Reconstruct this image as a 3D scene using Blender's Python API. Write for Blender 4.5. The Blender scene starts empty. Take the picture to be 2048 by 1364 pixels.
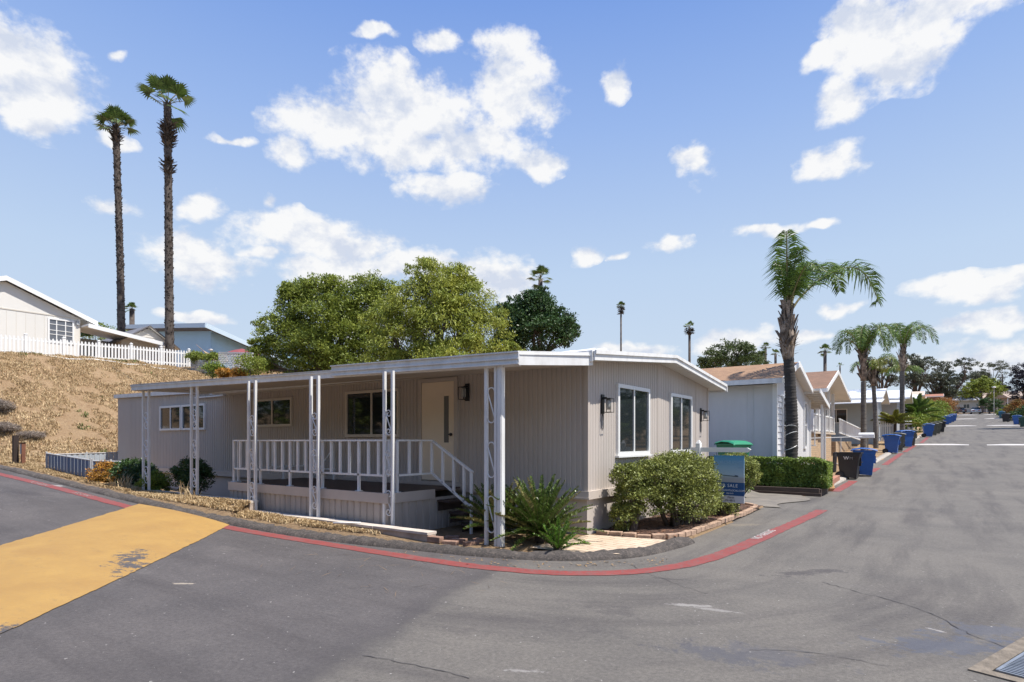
import bpy, math, random
import numpy as np
from mathutils import Vector, Matrix
SC = bpy.context.scene
COL = SC.collection
# ---------------------------------------------------------------- camera
HD = math.radians(35.6)                     # camera looks 35.6 deg left of +Y
CAMZ = 1.65; FPX = 1193.0
Fw = np.array([-math.sin(HD), math.cos(HD), 0.0]); Rt = np.array([math.cos(HD), math.sin(HD), 0.0])
cam_d = bpy.data.cameras.new('camera'); cam = bpy.data.objects.new('camera', cam_d); COL.objects.link(cam)
cam.location = (0, 0, CAMZ); cam.rotation_euler = (math.radians(90), 0, HD)
cam_d.sensor_width = 36; cam_d.lens = 36 * FPX / 2048; cam_d.shift_y = 200 / 2048
cam_d.clip_start = 0.1; cam_d.clip_end = 6000
SC.camera = cam
def at(px, py, d):
    """world point at depth d seen at photo pixel"""
    p = d * (Fw + (px - 1024) / FPX * Rt); return (p[0], p[1], CAMZ + (882 - py) / FPX * d)
# ---------------------------------------------------------------- sky and sun
SUN_EL = 64.0; SUN_AZ = 8.0                 # azimuth from +X towards +Y
sd = bpy.data.lights.new('sun', 'SUN'); so = bpy.data.objects.new('sun', sd); COL.objects.link(so)
sd.energy = 5.0; sd.angle = math.radians(0.5); sd.color = (1.0, 0.945, 0.86)
sv = Vector((math.cos(math.radians(SUN_EL)) * math.cos(math.radians(SUN_AZ)), math.cos(math.radians(SUN_EL)) * math.sin(math.radians(SUN_AZ)), math.sin(math.radians(SUN_EL))))
so.rotation_euler = sv.to_track_quat('Z', 'Y').to_euler(); so.location = (20, 5, 40)
SC.view_settings.view_transform = 'Standard'; SC.view_settings.look = 'None'; SC.view_settings.gamma = 1
SC.view_settings.exposure = 0.48; SC.view_settings.use_curve_mapping = False
W = bpy.data.worlds.new("World"); SC.world = W; W.use_nodes = True
def build_world():
    nt = W.node_tree; N = nt.nodes; L = nt.links; N.clear()
    out = N.new('ShaderNodeOutputWorld'); bg = N.new('ShaderNodeBackground'); L.new(bg.outputs[0], out.inputs[0])
    bg.inputs[1].default_value = 0.068
    sky = N.new('ShaderNodeTexSky'); sky.sky_type = 'NISHITA'; sky.sun_disc = False
    sky.sun_elevation = math.radians(SUN_EL); sky.sun_rotation = math.radians(90 - SUN_AZ)
    sky.air_density = 1.0; sky.dust_density = 0.6; sky.ozone_density = 2.0; sky.altitude = 100
    tc = N.new('ShaderNodeTexCoord')
    def M(op, a, b=None, c=None):
        n = N.new('ShaderNodeMath'); n.operation = op
        for i, v in enumerate((a, b, c)):
            if v is None: continue
            if isinstance(v, (int, float)): n.inputs[i].default_value = v
            else: L.new(v, n.inputs[i])
        return n.outputs[0]
    sx = N.new('ShaderNodeSeparateXYZ'); L.new(tc.outputs['Generated'], sx.inputs[0])
    az = M('ARCTAN2', sx.outputs[0], sx.outputs[1]); el = M('ARCSINE', sx.outputs[2])
    cb = N.new('ShaderNodeCombineXYZ'); L.new(az, cb.inputs[0]); L.new(el, cb.inputs[1])
    def noise(scale, detail, rough=0.6, off=(0, 0, 0), sc=(1, 1.35, 1)):
        mp = N.new('ShaderNodeMapping'); L.new(cb.outputs[0], mp.inputs[0]); mp.inputs['Location'].default_value = off; mp.inputs['Scale'].default_value = sc
        n = N.new('ShaderNodeTexNoise'); n.inputs['Scale'].default_value = scale; n.inputs['Detail'].default_value = detail; n.inputs['Roughness'].default_value = rough
        L.new(mp.outputs[0], n.inputs['Vector']); return n
    nw = noise(9, 3, 0.55)
    wv = N.new('ShaderNodeVectorMath'); wv.operation = 'MULTIPLY_ADD'; L.new(nw.outputs['Color'], wv.inputs[0])
    wv.inputs[1].default_value = (0.09, 0.075, 0); wv.inputs[2].default_value = (-0.045, -0.0375, 0)
    wa = N.new('ShaderNodeVectorMath'); wa.operation = 'ADD'; L.new(cb.outputs[0], wa.inputs[0]); L.new(wv.outputs[0], wa.inputs[1])
    clouds = [(50,140,135,95),(70,215,75,62),(20,80,60,40),
      (760,185,95,70),(700,250,150,62),(850,235,130,75),(590,295,58,48),(1010,110,62,70),(1040,190,82,80),(890,85,60,34),(940,290,120,55),(1060,325,75,38),(800,300,120,45),(905,383,104,30),
      (1240,172,31,50),(1800,90,150,85),(1890,20,150,60),(1690,200,62,50),(1650,120,60,35),(1750,30,110,50),
      (1395,328,48,46),(1655,318,72,40),(1550,455,85,16),(1650,438,35,12),
      (238,412,64,34),(400,417,42,32),(540,407,26,18),(228,126,26,17),(222,265,48,22),(420,520,100,46),(640,478,150,48),(520,500,50,22),
      (840,532,190,36),(980,548,90,46),(640,545,80,26),(1182,497,38,24),(1336,487,48,24),(1245,497,24,14),
      (1935,574,125,34),(2040,545,60,24),(1965,640,100,24),(1480,690,80,40),(1620,668,60,20),(1990,720,170,40),(1260,700,90,16),(740,66,50,16),(460,270,50,12),(1690,610,50,14),(400,640,80,16),(760,640,100,40)]
    cur = None
    for (px, py, rx, ry) in clouds:
        def ae(x, y):
            return math.atan2(x - 1024, FPX) - HD, math.atan2(882 - y, math.hypot(FPX, x - 1024))
        a0, e0 = ae(px, py); a1, _ = ae(px + rx, py); _, e1 = ae(px, py - ry)
        ra = abs(a1 - a0) * 1.18; re = abs(e1 - e0) * 1.2
        n = N.new('ShaderNodeVectorMath'); n.operation = 'MULTIPLY_ADD'; L.new(wa.outputs[0], n.inputs[0])
        n.inputs[1].default_value = (1 / ra, 1 / re, 0); n.inputs[2].default_value = (-a0 / ra, -e0 / re, 0)
        ln = N.new('ShaderNodeVectorMath'); ln.operation = 'LENGTH'; L.new(n.outputs[0], ln.inputs[0])
        lv = M('ADD', ln.outputs['Value'], .5 if rx <= 30 else .24 if rx < 70 else .1)
        cur = lv if cur is None else M('SMOOTH_MIN', cur, lv, 0.06)
    # generic far clouds outside the view so the sky is not empty when one turns round
    ng = noise(3.2, 6, 0.6, (7, 3, 0)); azabs = M('ABSOLUTE', M('ADD', az, HD)); outw = M('MULTIPLY', M('SUBTRACT', azabs, 0.85), 2.5)
    outw = M('MINIMUM', M('MAXIMUM', outw, 0), 1)
    gen = M('SUBTRACT', M('MULTIPLY', M('SUBTRACT', ng.outputs['Fac'], 0.60), 6.0), M('MULTIPLY', M('SUBTRACT', 1.0, outw), 8.0))
    n1 = noise(12, 8, 0.6, (2, 5, 0)); n2 = noise(38, 6, 0.6)
    fb = M('ADD', M('MULTIPLY', M('SUBTRACT', n1.outputs['Fac'], 0.5), 3.4), M('MULTIPLY', M('SUBTRACT', n2.outputs['Fac'], 0.5), 1.4))
    m = M('ADD', M('MAXIMUM', M('SUBTRACT', M('MULTIPLY', M('SUBTRACT', 1.16, cur), 1.9), M('MULTIPLY', M('MAXIMUM', M('SUBTRACT', cur, 1.2), 0), 7)), gen), fb)
    mr = N.new('ShaderNodeMapRange'); mr.interpolation_type = 'SMOOTHSTEP'; L.new(m, mr.inputs[0])
    mr.inputs[1].default_value = 0.0; mr.inputs[2].default_value = 1.05
    dens = M('MULTIPLY', mr.outputs[0], 0.96)
    # shading inside the cloud: thicker parts and undersides a little greyer
    nm = noise(12, 8, 0.6, (2, 4.965, 0)); sh = M('ADD', M('MULTIPLY', M('SUBTRACT', n1.outputs['Fac'], nm.outputs['Fac']), 5.0), 0.72)
    sh = M('MINIMUM', M('MAXIMUM', sh, 0), 1)
    cm = N.new('ShaderNodeMix'); cm.data_type = 'RGBA'; L.new(sh, cm.inputs[0])
    cm.inputs[6].default_value = (7.0, 7.6, 8.9, 1); cm.inputs[7].default_value = (10.2, 10.2, 10.2, 1)
    # sky colour: gentle desaturation towards the horizon haze
    hs = N.new('ShaderNodeHueSaturation'); L.new(sky.outputs[0], hs.inputs['Color']); hs.inputs['Saturation'].default_value = 1.0; hs.inputs['Value'].default_value = 1.0
    hr = N.new('ShaderNodeValToRGB'); hm = N.new('ShaderNodeMapRange'); L.new(el, hm.inputs[0]); hm.inputs[1].default_value = 0.0; hm.inputs[2].default_value = 0.7; L.new(hm.outputs[0], hr.inputs[0])
    cr = hr.color_ramp; cr.elements[0].position = 0; cr.elements[0].color = (.76, .85, .94, 1); cr.elements[1].position = 1.0; cr.elements[1].color = (.175, .355, .88, 1); e = cr.elements.new(.38); e.color = (.605, .765, 1.0, 1); e = cr.elements.new(.68); e.color = (.38, .565, .98, 1)
    sc10 = N.new('ShaderNodeVectorMath'); sc10.operation = 'SCALE'; L.new(hr.outputs[0], sc10.inputs[0]); sc10.inputs['Scale'].default_value = 10.0
    hz = N.new('ShaderNodeMix'); hz.data_type = 'RGBA'; L.new(hs.outputs[0], hz.inputs[6]); L.new(sc10.outputs[0], hz.inputs[7]); hz.inputs[0].default_value = .85
    mx = N.new('ShaderNodeMix'); mx.data_type = 'RGBA'; L.new(dens, mx.inputs[0]); L.new(hz.outputs[2], mx.inputs[6]); L.new(cm.outputs[2], mx.inputs[7])
    L.new(mx.outputs[2], bg.inputs[0])
    W.cycles.sampling_method = 'MANUAL'; W.cycles.sample_map_resolution = 512
build_world()
# ---------------------------------------------------------------- materials
MATS = {}
def mat(name, col, rough=0.7, var=0.0, vscale=3.0, col2=None, bump=0.0, bscale=60.0, metal=0.0, coat=0.0, spec=0.5, stretch=(1, 1, 1), island=0.0, transl=0.0, detail=5, lo=.35, hi=.65):
    if name in MATS: return MATS[name]
    m = bpy.data.materials.new(name); m.use_nodes = True; nt = m.node_tree; N = nt.nodes; L = nt.links
    b = N['Principled BSDF']; b.inputs['Roughness'].default_value = rough; b.inputs['Metallic'].default_value = metal
    b.inputs['Specular IOR Level'].default_value = spec
    if coat: b.inputs['Coat Weight'].default_value = coat; b.inputs['Coat Roughness'].default_value = 0.05
    tc = N.new('ShaderNodeTexCoord'); mp = N.new('ShaderNodeMapping'); L.new(tc.outputs['Object'], mp.inputs[0]); mp.inputs['Scale'].default_value = stretch
    c2 = col2 if col2 else tuple(max(0, c * (1 - var)) for c in col)
    cur = None
    if var or col2:
        n = N.new('ShaderNodeTexNoise'); n.inputs['Scale'].default_value = vscale; n.inputs['Detail'].default_value = detail; n.inputs['Roughness'].default_value = 0.65; L.new(mp.outputs[0], n.inputs['Vector'])
        mr = N.new('ShaderNodeMapRange'); L.new(n.outputs['Fac'], mr.inputs[0]); mr.inputs[1].default_value = lo; mr.inputs[2].default_value = hi
        mx = N.new('ShaderNodeMix'); mx.data_type = 'RGBA'; L.new(mr.outputs[0], mx.inputs[0]); mx.inputs[6].default_value = (*col, 1); mx.inputs[7].default_value = (*c2, 1)
        cur = mx.outputs[2]
    if island:
        g = N.new('ShaderNodeNewGeometry'); mr = N.new('ShaderNodeMapRange'); L.new(g.outputs['Random Per Island'], mr.inputs[0]); mr.inputs[3].default_value = 1 - island; mr.inputs[4].default_value = 1 + island
        vm = N.new('ShaderNodeVectorMath'); vm.operation = 'SCALE'
        if cur is not None: L.new(cur, vm.inputs[0])
        else: vm.inputs[0].default_value = col
        L.new(mr.outputs[0], vm.inputs['Scale']); cur = vm.outputs[0]
    if cur is not None: L.new(cur, b.inputs['Base Color'])
    else: b.inputs['Base Color'].default_value = (*col, 1)
    if bump:
        n = N.new('ShaderNodeTexNoise'); n.inputs['Scale'].default_value = bscale; n.inputs['Detail'].default_value = 6; L.new(mp.outputs[0], n.inputs['Vector'])
        bp = N.new('ShaderNodeBump'); bp.inputs['Strength'].default_value = bump; bp.inputs['Distance'].default_value = 0.02; L.new(n.outputs['Fac'], bp.inputs['Height']); L.new(bp.outputs[0], b.inputs['Normal'])
    if transl:
        t = N.new('ShaderNodeBsdfTranslucent'); ms = N.new('ShaderNodeMixShader'); ms.inputs[0].default_value = transl
        if cur is not None: L.new(cur, t.inputs[0])
        else: t.inputs[0].default_value = (*col, 1)
        L.new(b.outputs[0], ms.inputs[1]); L.new(t.outputs[0], ms.inputs[2]); L.new(ms.outputs[0], N['Material Output'].inputs[0])
    MATS[name] = m; return m
def glassy(name, tint=(0.02, 0.025, 0.028)):
    if name in MATS: return MATS[name]
    m = bpy.data.materials.new(name); m.use_nodes = True; b = m.node_tree.nodes['Principled BSDF']
    b.inputs['Base Color'].default_value = (*tint, 1); b.inputs['Roughness'].default_value = 0.04; b.inputs['Specular IOR Level'].default_value = 0.55; b.inputs['IOR'].default_value = 1.52
    MATS[name] = m; return m
WHITE = mat('white_paint', (0.78, 0.78, 0.77), 0.45, 0.0, 5.0, col2=(0.60, 0.585, 0.56), bump=0.08, stretch=(1, 1, .35), lo=.42, hi=.8, detail=7)
WHITEM = mat('white_metal', (0.72, 0.73, 0.75), 0.4, 0.12, 2.0, bump=0.03, stretch=(.3, 1, 1))
SOFFIT = mat('soffit_paint', (0.72, 0.69, 0.63), 0.6, 0.08, 2)
TAUPE = mat('taupe_siding', (0.515, 0.46, 0.415), 0.6, 0.10, 1.3, bump=0.05, bscale=90, stretch=(1, 1, .25))
TAUPE_T = mat('taupe_trim', (0.53, 0.465, 0.41), 0.55, 0.10, 2)
TAUPE_K = mat('taupe_skirting', (0.48, 0.42, 0.37), 0.65, 0.2, 2.2, bump=0.08, stretch=(3, 3, .5))
GLASS = glassy('window_glass'); BLACK = mat('black_metal', (0.015, 0.015, 0.016), 0.4)
VINYL = mat('white_vinyl', (0.80, 0.80, 0.79), 0.35, 0.04, 6)
DECKB = mat('brown_deck_paint', (0.075, 0.05, 0.042), 0.55, 0.4, 4, bump=0.1, stretch=(.5, 6, 1))
CONC = mat('concrete', (0.42, 0.38, 0.33), 0.9, 0.3, 5, bump=0.3, bscale=40)
LAMPG = glassy('lantern_glass', (0.35, 0.35, 0.33))
# ---------------------------------------------------------------- mesh helpers
ORG = {}
def tag(o, label=None, cat=None, group=None, kind=None):
    if label: o['label'] = label
    if cat: o['category'] = cat
    if group: o['group'] = group
    if kind: o['kind'] = kind
    return o
def root(name, loc, label, cat, group=None, rz=0):
    o = bpy.data.objects.new(name, None); COL.objects.link(o); o.location = loc; o.rotation_euler = (0, 0, rz); o.empty_display_size = .2
    ORG[o.name] = np.array(loc, float); return tag(o, label, cat, group)
def link_mesh(name, me, m, parent=None):
    o = bpy.data.objects.new(name, me); COL.objects.link(o)
    if m is not None:
        if isinstance(m, (list, tuple)):
            for q in m: me.materials.append(q)
        else: me.materials.append(m)
    if parent is not None: o.parent = parent; ORG[o.name] = ORG.get(parent.name, np.zeros(3))
    else: ORG[o.name] = np.zeros(3)
    return o
def np_mesh(name, V, faces, m, parent=None, smooth=False, world=True):
    """V Nx3 array; faces: array (n,4) / (n,3) or list"""
    V = np.asarray(V, float)
    if parent is not None and world: V = V - ORG[parent.name]
    me = bpy.data.meshes.new(name)
    if isinstance(faces, np.ndarray):
        n, k = faces.shape
        me.vertices.add(len(V)); me.vertices.foreach_set('co', V.astype(np.float32).ravel())
        me.loops.add(n * k); me.loops.foreach_set('vertex_index', faces.astype(np.int32).ravel())
        me.polygons.add(n); me.polygons.foreach_set('loop_start', np.arange(0, n * k, k, dtype=np.int32))
        me.update(calc_edges=True)
    else:
        me.from_pydata([tuple(v) for v in V], [], faces)
    if smooth: me.polygons.foreach_set('use_smooth', [True] * len(me.polygons))
    return link_mesh(name, me, m, parent)
class MB:
    def __init__(s): s.v = []; s.f = []; s.seg = []
    def add(s, vs, fs):
        s.seg.append((vs, fs)); b = len(s.v); s.v += [tuple(float(c) for c in v) for v in vs]; s.f += [tuple(b + i for i in f) for f in fs]; return s
    def box(s, x0, x1, y0, y1, z0, z1):
        return s.add([(x0,y0,z0),(x1,y0,z0),(x1,y1,z0),(x0,y1,z0),(x0,y0,z1),(x1,y0,z1),(x1,y1,z1),(x0,y1,z1)],
                     [(0,3,2,1),(4,5,6,7),(0,1,5,4),(1,2,6,5),(2,3,7,6),(3,0,4,7)])
    def hexa(s, b, t):
        """bottom ring b (4 pts) and top ring t"""
        return s.add(list(b) + list(t), [(0,3,2,1),(4,5,6,7),(0,1,5,4),(1,2,6,5),(2,3,7,6),(3,0,4,7)])
    def beam(s, p, q, w, h, up=(0, 0, 1)):
        p = np.array(p, float); q = np.array(q, float); d = q - p; d /= max(np.linalg.norm(d), 1e-9); u = np.array(up, float)
        a = np.cross(d, u)
        if np.linalg.norm(a) < 1e-5: a = np.cross(d, (1, 0, 0))
        a /= np.linalg.norm(a); u = np.cross(a, d); a = a * w / 2; u = u * h / 2
        return s.hexa([p - a - u, p + a - u, q + a - u, q - a - u], [p - a + u, p + a + u, q + a + u, q - a + u])
    def tube(s, pts, r, n=8, caps=True):
        P = [np.array(p, float) for p in pts]; R = r if isinstance(r, (list, tuple, np.ndarray)) else [r] * len(P)
        base = len(s.v); ref = None; vs = []
        for i, p in enumerate(P):
            d = P[min(i + 1, len(P) - 1)] - P[max(i - 1, 0)]; d = d / (np.linalg.norm(d) + 1e-9)
            if ref is None: ref = np.array((0, 0, 1.0)) if abs(d[2]) < .9 else np.array((1.0, 0, 0))
            a = np.cross(d, ref); a /= np.linalg.norm(a) + 1e-9; b = np.cross(a, d); ref = b
            for k in range(n):
                t = 2 * math.pi * k / n; vs.append(p + R[i] * (math.cos(t) * a + math.sin(t) * b))
        fs = []
        for i in range(len(P) - 1):
            for k in range(n):
                k2 = (k + 1) % n; fs.append((i * n + k, i * n + k2, (i + 1) * n + k2, (i + 1) * n + k))
        if caps: fs.append(tuple(range(n - 1, -1, -1))); fs.append(tuple((len(P) - 1) * n + k for k in range(n)))
        return s.add(vs, fs)
    def lathe(s, prof, c, n=16, axis='z'):
        vs = []; fs = []
        for (r, z) in prof:
            for k in range(n):
                t = 2 * math.pi * k / n
                if axis == 'z': vs.append((c[0] + r * math.cos(t), c[1] + r * math.sin(t), c[2] + z))
                elif axis == 'y': vs.append((c[0] + r * math.cos(t), c[1] + z, c[2] + r * math.sin(t)))
                else: vs.append((c[0] + z, c[1] + r * math.cos(t), c[2] + r * math.sin(t)))
        for i in range(len(prof) - 1):
            for k in range(n):
                k2 = (k + 1) % n; fs.append((i * n + k, i * n + k2, (i + 1) * n + k2, (i + 1) * n + k))
        fs.append(tuple(range(n - 1, -1, -1))); fs.append(tuple((len(prof) - 1) * n + k for k in range(n)))
        return s.add(vs, fs)
    def quad(s, a, b, c, d): return s.add([a, b, c, d], [(0, 1, 2, 3)])
    def prism(s, poly, axis, a, b):
        """poly: list of 2D points; extruded along axis from a to b"""
        def P(u, v, w): return {'x': (w, u, v), 'y': (u, w, v), 'z': (u, v, w)}[axis]
        n = len(poly); vs = [P(u, v, a) for u, v in poly] + [P(u, v, b) for u, v in poly]
        return s.add(vs, [tuple(range(n - 1, -1, -1)), tuple(range(n, 2 * n))] + [(i, (i + 1) % n, n + (i + 1) % n, n + i) for i in range(n)])
    def build(s, name, m, parent=None, smooth=False, fix=True, bevel=0):
        v = np.array(s.v)
        if parent is not None: v = v - ORG[parent.name]
        me = bpy.data.meshes.new(name); me.from_pydata([tuple(q) for q in v], [], s.f)
        if fix:
            import bmesh
            bm = bmesh.new(); bm.from_mesh(me); bmesh.ops.recalc_face_normals(bm, faces=bm.faces); bm.to_mesh(me); bm.free()
        if smooth: me.polygons.foreach_set('use_smooth', [True] * len(me.polygons))
        o = link_mesh(name, me, m, parent)
        if bevel:
            md = o.modifiers.new('bevel', 'BEVEL'); md.width = bevel; md.segments = 2; md.limit_method = 'ANGLE'
        return o
def each(mb, name, m, parent, **k):
    o = None
    for vs, fs in mb.seg: q = MB(); q.add(vs, fs); o = q.build(name, m, parent, **k)
    return o
def local_build(mb, name, m, parent, **k):
    """mesh already given in the parent's local frame"""
    sv_ = ORG[parent.name]; ORG[parent.name] = np.zeros(3); o = mb.build(name, m, parent, **k); ORG[parent.name] = sv_; return o
def copy_tree(o, parent=None):
    c = o.copy(); COL.objects.link(c)
    if parent is not None: c.parent = parent
    for ch in list(o.children): copy_tree(ch, c)
    return c
def rib(mb, p0, p1, z0, z1, pitch=.1, depth=.012, gap=.25, nrm=None):
    """fluted sheet from p0 to p1 (xy); z0,z1 floats or functions of t"""
    p0 = np.array(p0, float); p1 = np.array(p1, float); Ln = np.linalg.norm(p1 - p0); d = (p1 - p0) / Ln
    n = np.array(nrm, float) if nrm is not None else np.array((d[1], -d[0]))
    k = max(1, int(round(Ln / pitch))); st = Ln / k; pts = []
    for i in range(k):
        a = i * st
        pts += [(a, 0), (a + st * (1 - gap) , 0), (a + st * (1 - gap * .75), -depth), (a + st * (1 - gap * .25), -depth)]
    pts.append((Ln, 0)); vs = []; fs = []
    for (t, o) in pts:
        q = p0 + d * t + n * o; f0 = z0(t / Ln) if callable(z0) else z0; f1 = z1(t / Ln) if callable(z1) else z1
        vs += [(q[0], q[1], f0), (q[0], q[1], f1)]
    for i in range(len(pts) - 1): fs.append((2 * i, 2 * i + 2, 2 * i + 3, 2 * i + 1))
    mb.add(vs, fs); return mb
def window(parent, p0, p1, z0, z1, nrm, fw=.06, proud=.05, mull=(.5,), rail=(), glass=None, frame=None, sill=False, screen=False):
    """framed window on a wall line p0->p1, nrm = outward xy normal"""
    p0 = np.array(p0, float); p1 = np.array(p1, float); n = np.array(nrm, float); L = np.linalg.norm(p1 - p0); d = (p1 - p0) / L
    def bx(mb, t0, t1, za, zb, o0, o1):
        q = [p0 + d * t0 + n * o0, p0 + d * t1 + n * o0, p0 + d * t1 + n * o1, p0 + d * t0 + n * o1]
        return mb.hexa([(*a, za) for a in q], [(*a, zb) for a in q])
    f = MB(); bx(f, 0, L, z1 - fw, z1, -.02, proud); bx(f, 0, L, z0, z0 + fw, -.02, proud); bx(f, 0, fw, z0 + fw, z1 - fw, -.02, proud); bx(f, L - fw, L, z0 + fw, z1 - fw, -.02, proud)
    w = f.build('window', frame or VINYL, parent)
    s = MB()
    for m_ in mull: c = L * m_; bx(s, c - .022, c + .022, z0 + fw, z1 - fw, .0, proud * .75)
    for r_ in rail: c = z0 + (z1 - z0) * r_; bx(s, fw, L - fw, c - .015, c + .015, .002, proud * .7)
    if s.v: s.build('sash', frame or VINYL, w)
    g = MB(); bx(g, fw - .003, L - fw + .003, z0 + fw - .003, z1 - fw + .003, .004, .016); g.build('pane', glass or GLASS, w)
    if sill: k = MB(); bx(k, -.04, L + .04, z0 - .035, z0 - .002, -.01, proud + .03); k.build('sill', frame or VINYL, w)
    return w
def text(parent, s, size, mt, origin, xdir, ydir, ext=.002, name='lettering', align='LEFT', spacing=1.0):
    cu = bpy.data.curves.new('txt', 'FONT'); cu.body = s; cu.size = size; cu.extrude = ext; cu.align_x = align; cu.space_character = spacing
    to = bpy.data.objects.new('txt', cu); COL.objects.link(to); dg = bpy.context.evaluated_depsgraph_get(); dg.update()
    me = bpy.data.meshes.new_from_object(to.evaluated_get(dg)); bpy.data.objects.remove(to); bpy.data.curves.remove(cu)
    x = Vector(xdir).normalized(); y = Vector(ydir).normalized(); z = x.cross(y)
    Mx = Matrix.Translation(Vector(origin) - Vector(ORG[parent.name] if parent is not None else (0, 0, 0))) @ Matrix(((x.x, y.x, z.x, 0), (x.y, y.y, z.y, 0), (x.z, y.z, z.z, 0), (0, 0, 0, 1)))
    me.transform(Mx); me.materials.clear(); return link_mesh(name, me, mt, parent)
# ---------------------------------------------------------------- terrain
def sp(x, k=1.0): return np.logaddexp(0, np.asarray(x, float) / k) * k
def sm(t): t = np.clip(t, 0, 1); return t * t * (3 - 2 * t)
def ZR(x, y): return .055 * sp(-(np.asarray(x, float) + 10), 1.2) * 1.0 + .052 * sp(np.asarray(y, float) - 21, 2.5)
KP = [(-90,-30),(-60,-14),(-45,-4),(-36,2.2),(-30,4.9),(-25,5.85),(-20,6.0),(-12.8,6.05),(-9,6.2),(-6.6,6.48),(-5.2,6.75),(-4.4,7.05),(-3.8,7.55),(-3.45,8.3),(-3.3,9.6),(-3.4,12.5),(-3.5,15.3),(-3.2,18),(-2.95,22)]
KP += [(-2.95 + .045 * (y - 22), y) for y in (30, 45, 60, 80, 110, 150, 178)] + [(16, 182), (60, 183), (400, 190)]
KP = np.array(KP, float)
def catmull(P, n=6):
    P = np.asarray(P, float); out = []
    for i in range(len(P) - 1):
        p0 = P[max(i - 1, 0)]; p1 = P[i]; p2 = P[i + 1]; p3 = P[min(i + 2, len(P) - 1)]
        for t in np.linspace(0, 1, n, endpoint=False):
            out.append(.5 * ((2 * p1) + (-p0 + p2) * t + (2 * p0 - 5 * p1 + 4 * p2 - p3) * t * t + (-p0 + 3 * p1 - 3 * p2 + p3) * t ** 3))
    out.append(P[-1]); return np.array(out)
KC = catmull(KP[:21], 5)
KC = np.vstack([KC, KP[21:]])
def kdist(x, y):
    """signed distance to the kerb line: + on the verge (house) side"""
    x = np.asarray(x, float); y = np.asarray(y, float); best = np.full(x.shape, 1e9); sg = np.ones(x.shape)
    for a, b in zip(KC[:-1], KC[1:]):
        d = b - a; L2 = d @ d
        t = np.clip(((x - a[0]) * d[0] + (y - a[1]) * d[1]) / L2, 0, 1); dx = x - a[0] - t * d[0]; dy = y - a[1] - t * d[1]; dd = np.hypot(dx, dy)
        s = np.where(d[0] * dy - d[1] * dx >= 0, 1.0, -1.0); u = dd < best - 1e-9; best = np.where(u, dd, best); sg = np.where(u, s, sg)
    return best * sg
def vnoise(x, y, s, seed=0):
    x = np.asarray(x, float) / s; y = np.asarray(y, float) / s; xi = np.floor(x).astype(int); yi = np.floor(y).astype(int); fx = sm(x - xi); fy = sm(y - yi)
    def h(a, b):
        v = np.sin(a * 127.1 + b * 311.7 + seed * 74.7) * 43758.5453; return v - np.floor(v)
    return (h(xi, yi) * (1 - fx) + h(xi + 1, yi) * fx) * (1 - fy) + (h(xi, yi + 1) * (1 - fx) + h(xi + 1, yi + 1) * fx) * fy - .5
def capz(x): return np.where(np.asarray(x) < -11.25, .43, .235)
def GZ(x, y, raw=False):
    x = np.asarray(x, float); y = np.asarray(y, float); zr = ZR(x, y); kd = kdist(x, y)
    z = zr + .05 + 0 * x
    # verge strip in front of the low retaining wall, and house pad behind it
    inx = sm((-5.3 - x) / .8) * sm((x + 25.2) / 1.0)
    top = np.where(x < -16, np.maximum(zr + .12, .4), capz(x) - .03)
    t = np.clip(kd / .55, 0, 1); strip = (zr + .06) * (1 - t) + top * t
    yw = 6.72
    pad = .02 + .28 * sm((-x - 14) / 10)
    house = np.where(y > yw + .05, pad, strip)
    near = (y < 17) & (y > 5)
    z = np.where(near, z * (1 - inx) + house * inx, z)
    z = np.where((x > -6) & (x < 0) & (y > 5) & (y < 16.2) & (kd > 0), .03 + .02 * sm(kd), z)
    zz = .05 + .4 * sm((-x - 4.3) / 1.2) * sm((y - 16.5) / 1.5) * sm((21 - y) / 1)
    z = np.where((x > -12) & (x < -2) & (y > 15.6) & (y < 20.6) & (kd > 0), zz, z)
    hill = sm((-x - 25) / 11) * sm(kd / 3.0 + .02)
    bump_ = vnoise(x, y, 2.3, 1) * .35 + vnoise(x, y, .8, 2) * .16 + vnoise(x, y, .3, 3) * .05
    z = z * (1 - hill) + (5.7 + .03 * (y - 9)) * hill + bump_ * np.minimum(hill, 1 - .93 * sm((-x - 35.3) / 1.0)) 
    z = z + np.where((kd > .2), vnoise(x, y, .45, 5) * .03, 0) * np.where((x > -26) & (y > 6.75) & (y < 16), 0, 1)
    back = sm((y - 17) / 3) * sm((-x - 14) / 4) * (1 - hill); z = z + back * 1.6
    xr = 4.5 + .045 * (y - 22)
    road = (kd < 0.02) & ~((x > xr) & (y > 14))
    z = np.where(road, zr - .08, np.where((x > xr) & (y > 14), zr + .08, z))
    return z
def hit(px, py, d0=6., d1=120.):
    for d in np.arange(d0, d1, .1):
        q = at(px, py, d)
        if q[2] <= float(GZ(np.array([q[0]]), np.array([q[1]]))[0]): return q
    return at(px, py, d1)
def gz(x, y): return float(GZ(np.array([x]), np.array([y]))[0])
def zr(x, y): return float(ZR(x, y))
def grid(xs, ys, zf):
    X, Y = np.meshgrid(xs, ys, indexing='ij'); Z = zf(X, Y); V = np.stack([X, Y, Z], -1).reshape(-1, 3); nx, ny = len(xs), len(ys)
    i = np.arange(nx - 1)[:, None] * ny + np.arange(ny - 1)[None, :]; F = np.stack([i, i + ny, i + ny + 1, i + 1], -1).reshape(-1, 4); return V, F
def nodes_mat(name, rough=.85):
    m = bpy.data.materials.new(name); m.use_nodes = True; m.node_tree.nodes['Principled BSDF'].inputs['Roughness'].default_value = rough; return m, m.node_tree.nodes, m.node_tree.links
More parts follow.
